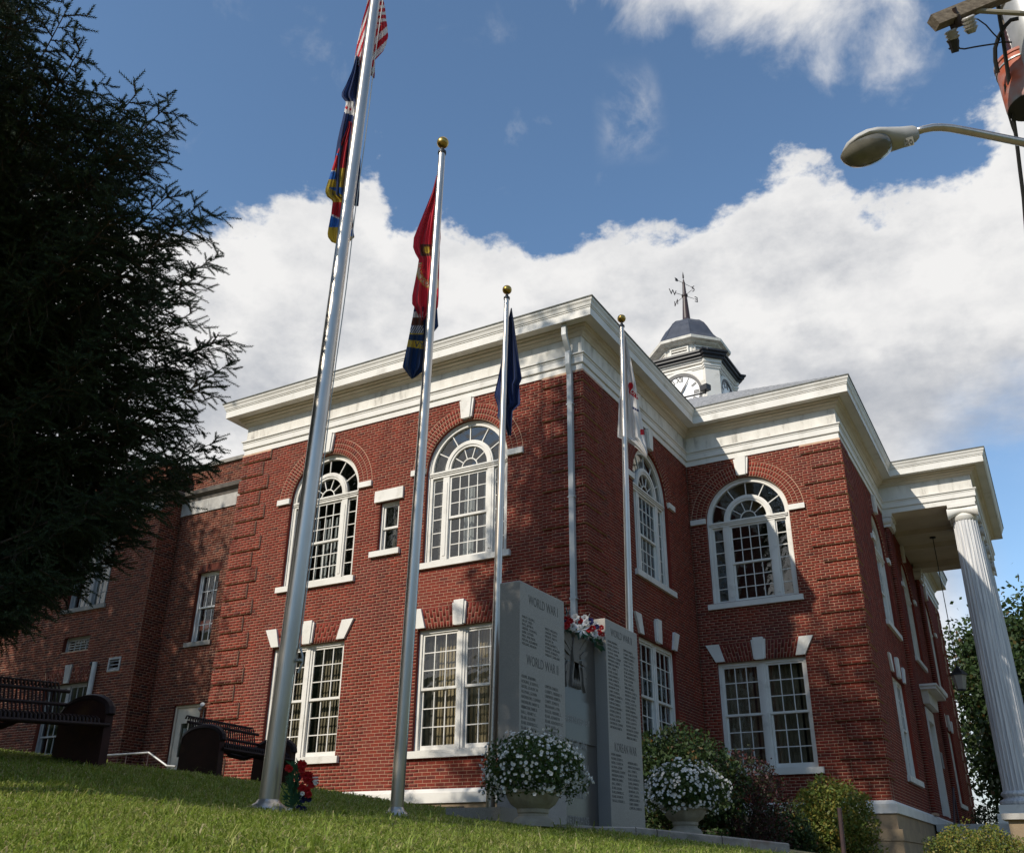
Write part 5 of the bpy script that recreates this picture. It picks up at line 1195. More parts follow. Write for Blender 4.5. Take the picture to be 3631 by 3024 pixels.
fit_text('WORLD WAR I', 0.105, w1*0.66, my+w1*0.52, fz(1930, 2166), s1); fit_text('WORLD WAR II', 0.105, w1*0.70, my+w1*0.50, fz(1925, 2374), s1)
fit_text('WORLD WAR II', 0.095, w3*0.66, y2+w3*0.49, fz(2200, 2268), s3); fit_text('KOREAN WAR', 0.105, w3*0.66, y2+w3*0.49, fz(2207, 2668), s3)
COL_A = ['ADKINS, BENJAMIN I.', 'ADKINS, JOSEPH E.', 'AKERS, CLAUDE W.', 'ALLMAN, GLENN', 'ANDERSON, CLEMENT', 'ANDERSON, HARRY R.', 'ARRINGTON, DANIEL B.', 'BALL, HENRY C.', 'BLAIR, EUGENE', 'BLAIR, KENDRICK C.', 'BLAIR, KENNETH', 'BOGGS, HERSHEL L.', 'BRANHAM, OTIS', 'CANEY, ELMER H.', 'CARPENTER, HOBERT H.', 'CASSIDY, HERBERT F.', 'COMPTON, CHARLES O.']
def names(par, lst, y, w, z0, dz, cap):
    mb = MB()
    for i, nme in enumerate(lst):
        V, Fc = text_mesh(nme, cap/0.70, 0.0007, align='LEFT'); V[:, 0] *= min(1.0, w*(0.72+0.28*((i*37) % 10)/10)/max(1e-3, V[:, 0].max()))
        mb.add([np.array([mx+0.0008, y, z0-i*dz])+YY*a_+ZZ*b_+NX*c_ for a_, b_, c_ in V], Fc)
    tag(mb.build('name_list', M_LETTER_SHADE_PRINT, par), kind='stuff')
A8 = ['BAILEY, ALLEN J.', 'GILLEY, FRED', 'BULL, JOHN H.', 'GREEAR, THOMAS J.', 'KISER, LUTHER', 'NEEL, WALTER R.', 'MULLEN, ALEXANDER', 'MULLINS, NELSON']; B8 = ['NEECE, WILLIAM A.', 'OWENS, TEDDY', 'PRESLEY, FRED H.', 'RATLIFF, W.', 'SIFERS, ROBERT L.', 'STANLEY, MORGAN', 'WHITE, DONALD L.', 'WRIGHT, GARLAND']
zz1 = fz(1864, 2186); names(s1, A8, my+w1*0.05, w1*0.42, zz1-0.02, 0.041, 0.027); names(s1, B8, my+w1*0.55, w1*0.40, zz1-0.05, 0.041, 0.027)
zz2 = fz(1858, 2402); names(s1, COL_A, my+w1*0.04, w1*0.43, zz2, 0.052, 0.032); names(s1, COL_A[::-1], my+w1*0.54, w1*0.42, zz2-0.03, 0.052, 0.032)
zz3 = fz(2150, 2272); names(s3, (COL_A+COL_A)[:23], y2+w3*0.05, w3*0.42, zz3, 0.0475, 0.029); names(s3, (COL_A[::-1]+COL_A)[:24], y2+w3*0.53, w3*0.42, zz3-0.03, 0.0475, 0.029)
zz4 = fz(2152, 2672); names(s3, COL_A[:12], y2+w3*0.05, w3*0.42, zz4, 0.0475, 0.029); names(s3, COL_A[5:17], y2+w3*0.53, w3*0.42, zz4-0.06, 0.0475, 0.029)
# centre slab: carved eagle above a raised tablet with worn lettering
wc = y2-y1; yc = (y1+y2)/2
tz1 = on_axis(2070, 2492, 0, xc)[2]
MB().box(xc, xc+0.02, y1+0.05, y2-0.06, 0.05, tz1).build('tablet', M_GRANITE_D, s2)
for i, (bd, cp, fw_) in enumerate((('PRESENTED BY', 0.075, 0.62), ('LEGION', 0.095, 0.45), ('DICKENSON', 0.105, 0.52), ('COUNTY', 0.105, 0.40), ('VETERANS', 0.08, 0.5))): fit_text(bd, cp, wc*fw_, yc-0.02, tz1-0.27-i*0.27, s2, x=xc+0.0205, m=M_ENGRAVE_L, name='lettering')
eg = MB(); Te = lambda u, n, zz: (xc+n, yc+u*wc, zz); ez = tz1+0.62
def feather(a, b, w, n=0.03):
    a = np.array(a); b = np.array(b); d = b-a; L_ = np.linalg.norm(d); d /= L_; p = np.array([-d[1], d[0]])
    P = [a-p*w*0.6, a+d*L_*0.6-p*w, b, a+d*L_*0.6+p*w, a+p*w*0.6]; eg.prism([(float(q[0]), ez+float(q[1])) for q in P], 0.0, n, T=Te)
for s in (-1, 1):
    for k in range(7): feather((s*0.06+s*0.02*k, 0.05-0.05*k), (s*(0.40-0.030*k), 0.52-0.17*k), 0.035, 0.012+0.002*k)
for k in range(5): feather((0.02*(k-2), -0.18), (0.05*(k-2), -0.48), 0.035, 0.03)
eg.prism([(0.075*math.cos(t), ez-0.05+0.20*math.sin(t)) for t in np.linspace(0, 2*math.pi, 17)[:-1]], 0.0, 0.030, T=Te)
eg.prism([(0.045*math.cos(t)-0.01, ez+0.19+0.07*math.sin(t)) for t in np.linspace(0, 2*math.pi, 13)[:-1]], 0.0, 0.034, T=Te)
eg.prism([(0.02, ez+0.22), (0.09, ez+0.17), (0.02, ez+0.16)], 0.0, 0.06, T=Te)
eg.build('carved_eagle', mat('carved_granite', (0.20, 0.18, 0.16), (0.15, 0.135, 0.12), scale=120, rough=0.8), s2, auto=30)
# granite base block in front and the concrete plinth
bq0 = on_axis(1630, 2895, 1, my-0.30); bq1 = on_axis(1762, 2895, 1, my-0.30)
mb = MB(); mb.box(bq0[0], mx+0.12, my-0.55, my-0.02, -1.2, -0.765); mb.build('base_block', M_GRANITE, mon)
mb = MB(); mb.box(mx-0.55, mx+0.62, my-0.02, y3+0.45, -1.5, -0.90); mb.build('concrete_plinth', M_CONC_P, mon)
print('MON', mx, my, y1, y2, y3, z_top1, z_top2, zcen, thick, w1)
# ------------------------------------------------------------------ wreath on the memorial
def rosette(mb, c, r, n, mi, seed):
    rg = random.Random(seed); c = np.array(c); n = np.array(n, float); n /= np.linalg.norm(n); a = np.cross(n, (0, 0, 1)); a /= np.linalg.norm(a); b = np.cross(n, a)
    for ring, (rr, h, k) in enumerate(((0.35, 0.55, 5), (0.7, 0.4, 7), (1.0, 0.12, 9))):
        for i in range(k):
            w = 2*math.pi*(i+rg.random()*0.5)/k+ring; d = a*math.cos(w)+b*math.sin(w); t = a*-math.sin(w)+b*math.cos(w)
            p0 = c+n*h*r*0.3+d*r*0.12; p1 = c+d*r*rr*0.7+t*r*0.34+n*r*h; p2 = c+d*r*rr*1.05+n*r*(h+0.1); p3 = c+d*r*rr*0.7-t*r*0.34+n*r*h
            mb.add([p0, p1, p2, p3], [(0, 1, 2, 3)], mi)
def lily(mb, c, r, n, mi):
    c = np.array(c); n = np.array(n, float); n /= np.linalg.norm(n); a = np.cross(n, (0, 0, 1)); a /= np.linalg.norm(a); b = np.cross(n, a)
    for i in range(6):
        w = math.pi/3*i+0.3; d = a*math.cos(w)+b*math.sin(w); t = -a*math.sin(w)+b*math.cos(w)
        mb.add([c, c+d*r*0.45+t*r*0.17+n*r*0.25, c+d*r-n*r*0.02, c+d*r*0.45-t*r*0.17+n*r*0.25, c+d*r*0.5+n*r*0.16], [(0, 1, 4), (1, 2, 4), (2, 3, 4), (3, 0, 4)], mi)
zw = zcen
wr_ = thing('memorial_wreath', 'wreath of red, white and blue silk flowers draped over the centre slab', 'wreath', (xc, yc, zw))
NV = CAM-np.array([xc, yc, zw]); NV /= np.linalg.norm(NV)
wz = lambda x, y: (1680+x*.263, 2040+y*.263)
def wpt(x, y, dx=0.12): return on_axis(*wz(x, y), 0, xc+dx)
grn = MB()
for i, (x, y, r, k) in enumerate([(1240, 590, 45, 'r'), (1260, 660, 50, 'r'), (1300, 610, 45, 'r'), (1345, 625, 42, 'r'), (1370, 570, 62, 'w'), (1440, 610, 40, 'r'), (1495, 580, 58, 'w'), (1330, 690, 66, 'w'), (1420, 700, 45, 'w'), (1570, 620, 55, 'b'), (1520, 640, 45, 'w'), (1600, 710, 50, 'r'), (1640, 660, 48, 'w'), (1550, 740, 40, 'r'), (1625, 790, 62, 'w'), (1690, 770, 46, 'r'), (1720, 700, 40, 'r'), (1735, 790, 36, 'r'), (1720, 850, 55, 'w'), (1660, 690, 40, 'b'), (1240, 690, 40, 'r'), (1230, 630, 34, 'b')]):
    mb = MB(); rosette(mb, wpt(x, y, 0.10+0.03*(i % 3)), r*0.263*0.0034, NV+np.array([0, 0, 0.15*math.sin(i)]), 0, i); tag(mb.build({'r': 'red_bloom', 'w': 'white_bloom', 'b': 'blue_bloom'}[k], {'r': M_RED, 'w': M_SILKW, 'b': M_BLUE}[k], wr_), kind='stuff')
mb = MB(); lily(mb, wpt(1455, 730, 0.20), 0.105, NV, 0); mb.build('white_lily', M_SILKW, wr_)
rg = random.Random(3)
for i in range(150):
    t = rg.random(); x = 1230+t*520; y = 640+t*t*230+rg.uniform(-10, 130)*(0.5+0.5*t); p = wpt(x, y, rg.uniform(0.01, 0.11)); d = np.array([rg.uniform(-0.3, 0.6), rg.uniform(-1, 1), rg.uniform(-1, 0.2)]); d /= np.linalg.norm(d); s = np.cross(d, NV); s /= np.linalg.norm(s); L_ = rg.uniform(0.06, 0.12)
    grn.add([p, p+d*L_*0.5+s*L_*0.22, p+d*L_, p+d*L_*0.5-s*L_*0.22], [(0, 1, 2, 3)])
for i in range(9): p = wpt(1225+rg.uniform(-10, 90), 560, 0.05); grn.add([p, p+np.array([0, 0.02, 0.06]), p+np.array([0.0, rg.uniform(-.05, .06), 0.13])], [(0, 1, 2)])
tag(grn.build('leaves', M_SILKG, wr_), kind='stuff')
# ------------------------------------------------------------------ silk bouquet in a cone beside the tallest pole
bz = lambda x, y: (540+x*.2952, 2450+y*.2952)
bb = at_d(*bz(1640, 1500), 7.9); bq = thing('silk_bouquet', 'red and blue silk bouquet in a white cone beside the tallest flagpole', 'flowers', tuple(bb))
def bpt(x, y, d=0.0): return at_d(*bz(x, y), 7.9+d)
MB().tube([bpt(1640, 1510), bpt(1648, 1400)], [0.012, 0.024], 10).build('cone', M_CLEAR, bq)
st = MB()
for x, y in ((1690, 850), (1640, 900), (1800, 900), (1870, 1000), (1900, 1080), (1830, 1150), (1880, 1250)): st.tube([bpt(1660, 1420), bpt((1660+x)/2+8, (1420+y)/2), bpt(x, y)], 0.004, 5)
st.build('stems', M_SILKG, bq)
rd = MB(); bl = MB(); wv = MB(); gr = MB()
for i, (x, y, r) in enumerate([(1640, 920, 46), (1800, 870, 55), (1790, 930, 45), (1830, 1000, 52), (1880, 1010, 55), (1900, 1080, 52), (1860, 1060, 50), (1800, 1160, 55), (1850, 1180, 50), (1870, 1230, 45), (1910, 1120, 40)]): rosette(rd, bpt(x, y, -0.03), r*0.2952*0.0024, -CF, 0, 40+i); rosette(rd, bpt(x+12, y+10, -0.05), r*0.2952*0.0019, -CF+CR*0.3, 0, 60+i)
for i, (x, y, r) in enumerate([(1840, 1270, 50), (1880, 1290, 40), (1760, 1040, 36), (1800, 1300, 45), (1770, 1400, 45), (1820, 1410, 40)]): rosette(bl, bpt(x, y, 0.0), r*0.2952*0.0022, -CF, 0, 80+i)
for i, (x, y, r) in enumerate([(1805, 1225, 30), (1960, 1100, 30), (1940, 1080, 20)]): rosette(wv, bpt(x, y, -0.06), r*0.2952*0.0022, -CF, 0, 90+i)
for i in range(260):
    u = rg.random(); x = 1690+rg.gauss(0, 40)*(0.4+u)+ (0 if u > .3 else 60*rg.random()); y = 880+u*520; p = bpt(x, y, rg.uniform(-0.05, 0.06)); d = CR*rg.uniform(-1, .6)+CU*rg.uniform(0.1, 1); d /= np.linalg.norm(d); s = np.cross(d, CF); L_ = rg.uniform(0.03, 0.07)
    gr.add([p, p+d*L_*0.5+s*0.006, p+d*L_, p+d*L_*0.5-s*0.006], [(0, 1, 2, 3)])
for o_ in (rd.build('red_blooms', M_RED, bq), bl.build('blue_blooms', M_BLUE, bq), wv.build('white_blooms', M_SILKW, bq), gr.build('leaves', M_SILKG, bq)): tag(o_, kind='stuff')
# tiny striped flag tucked into the bouquet
tf = MB(); O = bpt(1925, 1130, -0.04)
for k in range(7):
    a = O+CU*(0.011*k); tf.add([a, a+CR*0.045+CU*0.003, a+CR*0.045+CU*0.014, a+CU*0.011], [(0, 1, 2, 3)], k % 2)
tf.tube([bpt(1720, 1400), bpt(1922, 1020, -0.04)], 0.0025, 5, mi=1)
tf.build('stick_flag', [CL_R, CL_W], bq)
# ------------------------------------------------------------------ benches
def bench(label, x, y0, y1_, depth=0.70):
    """long axis along y, seat facing +x"""
    zb = min(zg(x, y0), zg(x, y1_), zg(x-depth*0.6, y0))-0.03; zb1 = zb
    zs0, zs1 = zg(x-0.3, y0), zg(x-0.3, y1_)
    root = thing('bench', label, 'bench', (x, (y0+y1_)/2, (zs0+zs1)/2), 'strap metal benches on the lawn')
    tz = lambda y: zs0+(zs1-zs0)*(y-y0)/(y1_-y0)
    for y in (y0, y1_):
        s = 1 if y == y0 else -1; z = tz(y); P = []
        P = [(x+0.12, z-0.12), (x+0.10, z+0.44)]+[(x-depth*0.5+0.10+depth*0.5*math.cos(t), z+0.46+0.15*math.sin(t)) for t in np.linspace(0.25, math.pi-0.25, 12)]+[(x-depth+0.10, z+0.42), (x-depth+0.08, z-0.12)]
        T_e = lambda u, n, zz: (u, n, zz)
        mb = MB(); mb.prism(P, y, y+s*0.09, T=T_e); mb.build('end_panel', M_BENCH, root)
        rim = MB(); rim.tube([(a, y+s*0.045, b) for a, b in P[1:-1]], 0.052, 8); rim.build('end_rim', M_BENCH_D, root)
    n = int((y1_-y0-0.2)/0.042); sl = MB(); bs = MB()
    for i in range(n):
        y = y0+0.1+i*0.042; z = tz(y)
        prof = [(x-0.50, z+0.40), (x-0.40, z+0.385), (x-0.10, z+0.40), (x+0.06, z+0.42), (x+0.11, z+0.395), (x+0.12, z+0.35)]
        sl.tube([(a, y, b) for a, b in prof], 0.0105, 5)
        bp_ = [(x-0.50, z+0.42), (x-0.55, z+0.55), (x-0.60, z+0.74), (x-0.63, z+0.79), (x-0.68, z+0.80), (x-0.70, z+0.76)]
        bs.tube([(a, y, b) for a, b in bp_], 0.0105, 5)
    sl.build('seat_straps', M_BENCH_D, root); bs.build('back_straps', M_BENCH_D, root)
    fr_ = MB()
    for a, b in ((x+0.12, 0.34), (x-0.46, 0.385), (x-0.56, 0.575), (x-0.595, 0.71), (x-0.2, 0.37)):
        fr_.tube([(a, y0+0.05, tz(y0)+b), (a, y1_-0.05, tz(y1_)+b)], 0.019, 8)
    fr_.tube([(x-0.45, (y0+y1_)/2, tz((y0+y1_)/2)+0.36), (x-0.15, (y0+y1_)/2, tz((y0+y1_)/2)+0.30), (x+0.1, (y0+y1_)/2, tz((y0+y1_)/2)+0.35)], 0.03, 8)
    fr_.build('frame', M_BENCH_D, root)
    return root
q = at_d(262, 2712, 10.8); bench('dark red strap bench nearest the spruce, cut off by the picture edge', q[0]+0.36, q[1]-1.95, q[1])
q = at_d(682, 2757, 13.4); bench('dark red strap bench by the foot of the tallest flagpole', q[0]+0.30, q[1], q[1]+1.42)
# ------------------------------------------------------------------ kerb round the planting bed
kb = thing('bed_kerb', 'low weathered concrete kerb edging the planting bed right of the memorial', 'kerb', tuple(at_d(2500, 2960, 10.6)))
pts = [at_d(1950, 2926, 9.2), at_d(2255, 2930, 9.6), at_d(2330, 2938, 9.75), at_d(2560, 2962, 10.1), at_d(2800, 2988, 10.5)]
for i, (a, b) in enumerate(zip(pts[:-1], pts[1:])):
    d = (b-a); d[2] = 0; d /= np.linalg.norm(d); nrm = np.array([-d[1], d[0], 0]); g = d*0.006; mb = MB()
    vs = []
    for p, s in ((a+g, 1), (b-g, -1)):
        for o, dz in ((0, -0.4), (0.0, -0.012), (0.012, 0.0), (0.16, 0.0), (0.17, -0.4)): vs.append(p+nrm*o+np.array([0, 0, dz]))
    mb.add(vs, [(j, 5+j, 5+(j+1) % 5, (j+1) % 5) for j in range(5)]+[(0, 1, 2, 3, 4), (9, 8, 7, 6, 5)]); mb.build('kerb_stone', M_CONC, kb)
# flagstone edging by the lower poles
fe = thing('stone_edging', 'dark half buried stone edging in the lawn between the two left poles', 'edging', tuple(at_d(1280, 2915, 8.3)))
for x0, x1, y in ((1085, 1150, 2902), (1155, 1230, 2912), (1235, 1300, 2922), (1305, 1370, 2925), (1440, 1510, 2936)):
    a, b = at_d(x0, y, 8.1), at_d(x1, y+6, 8.2); d = b-a; d /= np.linalg.norm(d); n_ = np.cross(d, (0, 0, 1)); mb = MB()
    vs = [a, b, b-n_*0.18, a-n_*0.18]; vs = [v+np.array([0, 0, -0.15]) for v in vs]+[v+np.array([0, 0, 0.015]) for v in vs]; mb.add(vs, [(0, 1, 5, 4), (1, 2, 6, 5), (2, 3, 7, 6), (3, 0, 4, 7), (4, 5, 6, 7)]); mb.build('stone', M_CONC, fe)
# stone block by the vent
mb = MB(); sb = on_axis(1500, 2876, 1, -0.30); mb.box(sb[0]-0.32, sb[0]+0.30, -0.42, -0.22, sb[2]-0.4, sb[2]+0.02); 
tag(mb.build('stone_block', M_STONE, base=tuple(sb)), 'tan stone block lying against the foundation beside the vent', 'stone')
# ------------------------------------------------------------------ planted urns
def urn(label, c, s, flow_r, nflow, seed, zrel=0.60):
    root = thing('flower_urn', label, 'urn', tuple(c), 'cast stone urns of white petunias')
    K = 72; x, y, z = c; fl = lambda q, j: 0.03*(0.5+0.5*math.cos(2*math.pi*j/4)) if 7 <= q <= 10 else 0
    prof = [(0.30, 0.0), (0.30, 0.07), (0.27, 0.11), (0.22, 0.14), (0.215, 0.17), (0.235, 0.19), (0.235, 0.215), (0.24, 0.24), (0.33, 0.30), (0.38, 0.38), (0.40, 0.44), (0.43, 0.455), (0.43, 0.485), (0.38, 0.485), (0.36, 0.42), (0.0, 0.42)]
    MB().lathe(x, y, [(r*s, z+h*s) for r, h in prof], K, flute=fl).build('urn_bowl', M_URN, root, auto=40)
    R3 = np.random.default_rng(seed); n = 6500; cz = z+zrel
    ph = R3.uniform(0, 2*math.pi, n); cu = R3.uniform(-0.75, 1, n); rad = flow_r*(R3.uniform(0, 1, n)**0.28); sq = np.sqrt(1-cu**2)
    lump = 1+0.13*np.sin(3*ph+seed)+0.10*np.sin(5*ph+4*cu)+0.07*np.sin(9*ph-6*cu)
    P = np.stack([x+rad*lump*sq*np.cos(ph)*1.06, y+rad*lump*sq*np.sin(ph)*1.06, cz+rad*lump*cu*0.72], -1)
    leaf_cloud('foliage', P, 0.034, M_LEAF, root, R3)
    nf = nflow; ph = R3.uniform(0, 2*math.pi, nf); cu = R3.uniform(-0.7, 0.98, nf); sq = np.sqrt(1-cu**2); lump = 1+0.13*np.sin(3*ph+seed)+0.10*np.sin(5*ph+4*cu)+0.07*np.sin(9*ph-6*cu)
    keep = R3.random(nf) < 0.35+0.65*(np.sin(4*ph+seed*2)*np.sin(5*cu+ph) > -0.25); ph, cu, sq, lump = ph[keep], cu[keep], sq[keep], lump[keep]
    Nn = np.stack([sq*np.cos(ph), sq*np.sin(ph), cu*0.72], -1); C_ = np.array([x, y, cz])+Nn*(flow_r*1.04*lump)[:, None]*np.array([1.06, 1.06, 1.0])
    mb = MB()
    for p, n_ in zip(C_, Nn):
        n_ = n_/np.linalg.norm(n_)+R3.normal(0, 0.25, 3)+np.array([0, 0, 0.15]); n_ /= np.linalg.norm(n_); a = np.cross(n_, (0.3, 0.2, 1)); a /= np.linalg.norm(a); b = np.cross(n_, a); r = R3.uniform(0.011, 0.018)
        ring = [p+n_*0.008+(a*math.cos(w)+b*math.sin(w))*r*(1+0.12*math.cos(5*w)) for w in np.linspace(0, 2*math.pi, 11)[:-1]]
        mb.add([p-n_*0.010]+ring, [(0, 1+i, 1+(i+1) % 10) for i in range(10)])
    tag(mb.build('petunias', M_PETAL, root, smooth=False), kind='stuff')
    return root
def leaf_cloud(name, P, size, m, parent, R3, aspect=0.55, up=0.0, base=None, jitter=0.35):
    n = len(P); d = R3.normal(0, 1, (n, 3)); d[:, 2] += up; d /= np.linalg.norm(d, axis=1)[:, None]
    s = np.cross(d, R3.normal(0, 1, (n, 3))); s /= np.linalg.norm(s, axis=1)[:, None]
    L_ = size*(1+jitter*R3.uniform(-1, 1, n))[:, None]; W_ = L_*aspect*0.5
    V = np.stack([P-d*L_*0.5, P+s*W_, P+d*L_*0.5, P-s*W_], 1).reshape(-1, 3)
    return np_mesh(name, V, np.arange(4*n), 4, m, parent, base=base)
q = at_d(1890, 2930, 8.95); urn('large urn of white petunias standing before the left memorial slab', q, 0.60, 0.42, 560, 5, zrel=0.47)
q = at_d(2432, 2945, 11.0); urn('smaller dense urn of white flowers right of the memorial', q+np.array([0, 0, -0.05]), 0.58, 0.385, 900, 6, zrel=0.45)
# ------------------------------------------------------------------ spruce at the left edge
def spruce():
    R3 = np.random.default_rng(11); bx, by = -4.7, -10.7; bz = zg(bx, by); Ht = 17.0
    root = thing('spruce_tree', 'tall dark spruce with drooping boughs filling the left edge', 'tree', (bx, by, bz))
    tr = MB(); tr.tube([(bx, by, bz-0.2), (bx, by, bz+1.0), (bx+0.05, by, bz+6), (bx, by+0.05, bz+Ht)], [0.30, 0.25, 0.18, 0.02], 12); tr.build('trunk', M_BARK, root)
    boughs = []
    disp = 1.729
    tips = [(70, -60), (140, 15), (165, 100), (120, 150), (205, 170), (255, 240), (345, 215), (352, 265), (320, 330), (352, 395), (300, 450), (330, 480), (438, 435), (442, 530), (400, 570), (360, 620), (395, 640), (330, 690), (300, 760), (468, 690), (472, 745), (430, 790), (400, 850), (445, 905), (438, 945), (380, 985), (330, 1040), (290, 1090), (240, 1140), (190, 1170), (150, 1185), (100, 1215), (60, 1245), (20, 1260), (330, 880), (320, 940), (260, 1040), (200, 1090)]
    for i, (x, y) in enumerate(tips):
        for r in range(3):
            T = at_d((x-(0 if r == 0 else R3.uniform(35, 120)))*disp, (y+(0 if r == 0 else R3.uniform(-25, 25)))*disp, R3.uniform(9.4, 11.4)); boughs.append((T, 1))
    for k in range(230):                                 # whole crown, also what stands outside the picture
        z = R3.uniform(2.2, Ht-1.0); a = R3.uniform(0, 2*math.pi); L_ = 4.0*(1-(z/Ht)**1.3)*R3.uniform(0.75, 1.05)+0.3
        T = np.array([bx+L_*math.cos(a), by+L_*math.sin(a), bz+z]); 
        px = project(T); dd_ = (T-CAM) @ CF
        if dd_ > 0 and px[0] > 0 and px[1] < 3024:
            lim = np.interp(px[1]/disp, [0, 100, 170, 215, 330, 450, 530, 640, 690, 780, 880, 950, 1040, 1140, 1215, 1260], [110, 130, 180, 300, 300, 240, 330, 280, 250, 230, 280, 330, 270, 190, 80, 0])*disp
            if px[0] > lim or px[1]/disp > 1250: continue
        boughs.append((T, 0 if a > 0 and (px[0] < -200 or dd_ < 0) else 1))
    sO, sD, sL = [], [], []; wood = MB()
    for T, fine in boughs:
        S = np.array([bx, by, max(bz+1.6, T[2]+R3.uniform(-0.5, 0.25)-0.08*np.linalg.norm(T[:2]-np.array([bx, by])))]); d = T-S; L_ = np.linalg.norm(d)
        mid = S+d*0.55+np.array([0, 0, -0.16*L_]); ts = np.linspace(0, 1, 11)
        path = np.array([(1-t)**2*S+2*t*(1-t)*mid+t*t*T for t in ts])
        wood.tube(list(path), list(np.linspace(0.030, 0.004, 11)), 5, cap=False)
        n2 = int(L_*(13 if fine else 5))
        for k in range(n2):
            t = 0.12+0.88*(k+R3.random())/n2; i = min(int(t*10), 9); f = t*10-i; p = path[i]*(1-f)+path[i+1]*f; tan = path[i+1]-path[i]; tan /= np.linalg.norm(tan)
            sd = np.cross(tan, (0, 0, 1)); sd /= np.linalg.norm(sd)+1e-9; s = 1 if k % 2 else -1
            dr = tan*R3.uniform(0.5, 1.0)+sd*s*R3.uniform(0.4, 1.0)+np.array([0, 0, R3.uniform(-0.75, 0.15)+0.5*max(0, t-0.75)]); dr /= np.linalg.norm(dr)
            l2 = (0.85*(1-t)+0.20)*R3.uniform(0.6, 1.1)
            if t < 0.8 and R3.random() < 0.45: dr = tan*0.25+sd*s*0.25+np.array([0, 0, -1.0]); dr /= np.linalg.norm(dr); l2 *= 0.9
            n3 = max(2, int(l2/0.047)) if fine else max(2, int(l2/0.13))
            sO.append(p); sD.append(dr); sL.append(min(l2, 0.24) if l2 < 0.3 else 0.2)
            for j in range(n3):
                u = (j+0.6)/n3; q = p+dr*l2*u+np.array([0, 0, -0.16*l2*u*u]); s3 = np.cross(dr, R3.normal(0, 1, 3)*0.4+np.array([0, 0, 1])); s3 /= np.linalg.norm(s3)+1e-9
                d3 = dr*0.8+s3*(1 if j % 2 else -1)*R3.uniform(0.4, 0.9)+np.array([0, 0, R3.uniform(-0.5, 0.25)]); d3 /= np.linalg.norm(d3)
                sO.append(q); sD.append(d3); sL.append(R3.uniform(0.09, 0.19)*(1.0 if fine else 1.7))
            if R3.random() < 0.5: wood.tube([p, p+dr*l2*0.6+np.array([0, 0, -0.05*l2]), p+dr*l2+np.array([0, 0, -0.16*l2])], [0.009, 0.006, 0.003], 4, cap=False)
        sO.append(T-(path[-1]-path[-2])/np.linalg.norm(path[-1]-path[-2])*0.1); sD.append((path[-1]-path[-2])/np.linalg.norm(path[-1]-path[-2])); sL.append(0.2)
    wood.build('boughs', M_BARK, root)
    O = np.array(sO); D = np.array(sD); L_ = np.array(sL); n = len(O); NN = 28
    print('spruce shoots', n)
    A = np.cross(D, R3.normal(0, 1, (n, 3))); A /= np.linalg.norm(A, axis=1)[:, None]; B = np.cross(D, A)
    tt = (np.arange(NN)+0.5)/NN; ph = np.arange(NN)*2.4
    V = np.empty((n, NN, 3, 3), np.float32)
    for k in range(NN):
        rd = A*math.cos(ph[k])+B*math.sin(ph[k]); tg = -A*math.sin(ph[k])+B*math.cos(ph[k])
        b0 = O+D*(L_*tt[k])[:, None]; nl = 0.034*(1.05-0.35*tt[k]); tip = b0+rd*nl*0.85+D*nl*0.75
        V[:, k, 0] = b0-tg*0.0058-D*0.003; V[:, k, 1] = b0+tg*0.0058+D*0.003; V[:, k, 2] = tip
    crown = np_mesh('crown', V.reshape(-1, 3), np.arange(n*NN*3), 3, M_NEEDLE, root)
    st = np.stack([O-A*0.003, O+A*0.003, O+D*L_[:, None]], 1).reshape(-1, 3); np_mesh('twigs', st, np.arange(n*3), 3, M_BARK, root)
spruce()
# ------------------------------------------------------------------ broadleaf trees
def broadleaf(label, bx, by, H, crown_c, crown_r, nclump, nleaf, leaf, m, seed, group=None, trunk_r=0.22, lower=None):
    R3 = np.random.default_rng(seed); bz = zg(bx, by); root = thing('broadleaf_tree', label, 'tree', (bx, by, bz), group)
    c = np.array(crown_c, float); r = np.array(crown_r, float)
    u = R3.normal(0, 1, (nclump, 3)); u /= np.linalg.norm(u, axis=1)[:, None]; rad = R3.uniform(0.35, 1.0, nclump)**0.6
    CC = c+u*rad[:, None]*r; wood = MB()
    fork = np.array([bx, by, bz+max(1.6, (c[2]-bz)-r[2]*0.8)])
    wood.tube([(bx, by, bz-0.2), fork*0.5+np.array([bx, by, bz])*0.5, fork, c+np.array([0, 0, r[2]*0.4])], [trunk_r*1.25, trunk_r, trunk_r*0.8, trunk_r*0.15], 10)
    for q in CC[::3]:
        mdl = fork*0.5+q*0.5+np.array([0, 0, 0.25]); wood.tube([fork+(c-fork)*R3.uniform(0, 0.6), mdl, q], [trunk_r*0.32, trunk_r*0.18, trunk_r*0.05], 5, cap=False)
    wood.build('trunk', M_BARK, root)
    k = nleaf//nclump; cr = min(r)*0.30
    P = (CC[:, None]+R3.normal(0, 1, (nclump, k, 3))*cr*np.array([1, 1, 0.7])*R3.uniform(0.5, 1.1, (nclump, 1, 1))).reshape(-1, 3)
    leaf_cloud('crown', P, leaf, m, root, R3, aspect=0.7)
    return root
# dark maples beyond the portico, right of the building
for i, (x, y, H, cc, rr, lb) in enumerate([
    (8.2, 31.5, 9.5, (8.2, 31.5, 5.0), (3.0, 3.0, 4.9), 'dark green maple behind the portico columns with pale leaf tips'),
    (11.6, 31.0, 9.5, (11.6, 31.0, 5.0), (3.2, 3.0, 4.9), 'maple with rusty leaves right of the fluted column'),
    (5.9, 34.5, 9.0, (5.6, 34.5, 4.9), (3.0, 3.0, 4.6), 'low dark tree beyond the far corner of the courthouse')]):
    broadleaf(lb, x, y, H, cc, rr, 200, 60000, 0.21, M_LEAF_DK, 30+i, 'trees beyond the portico')
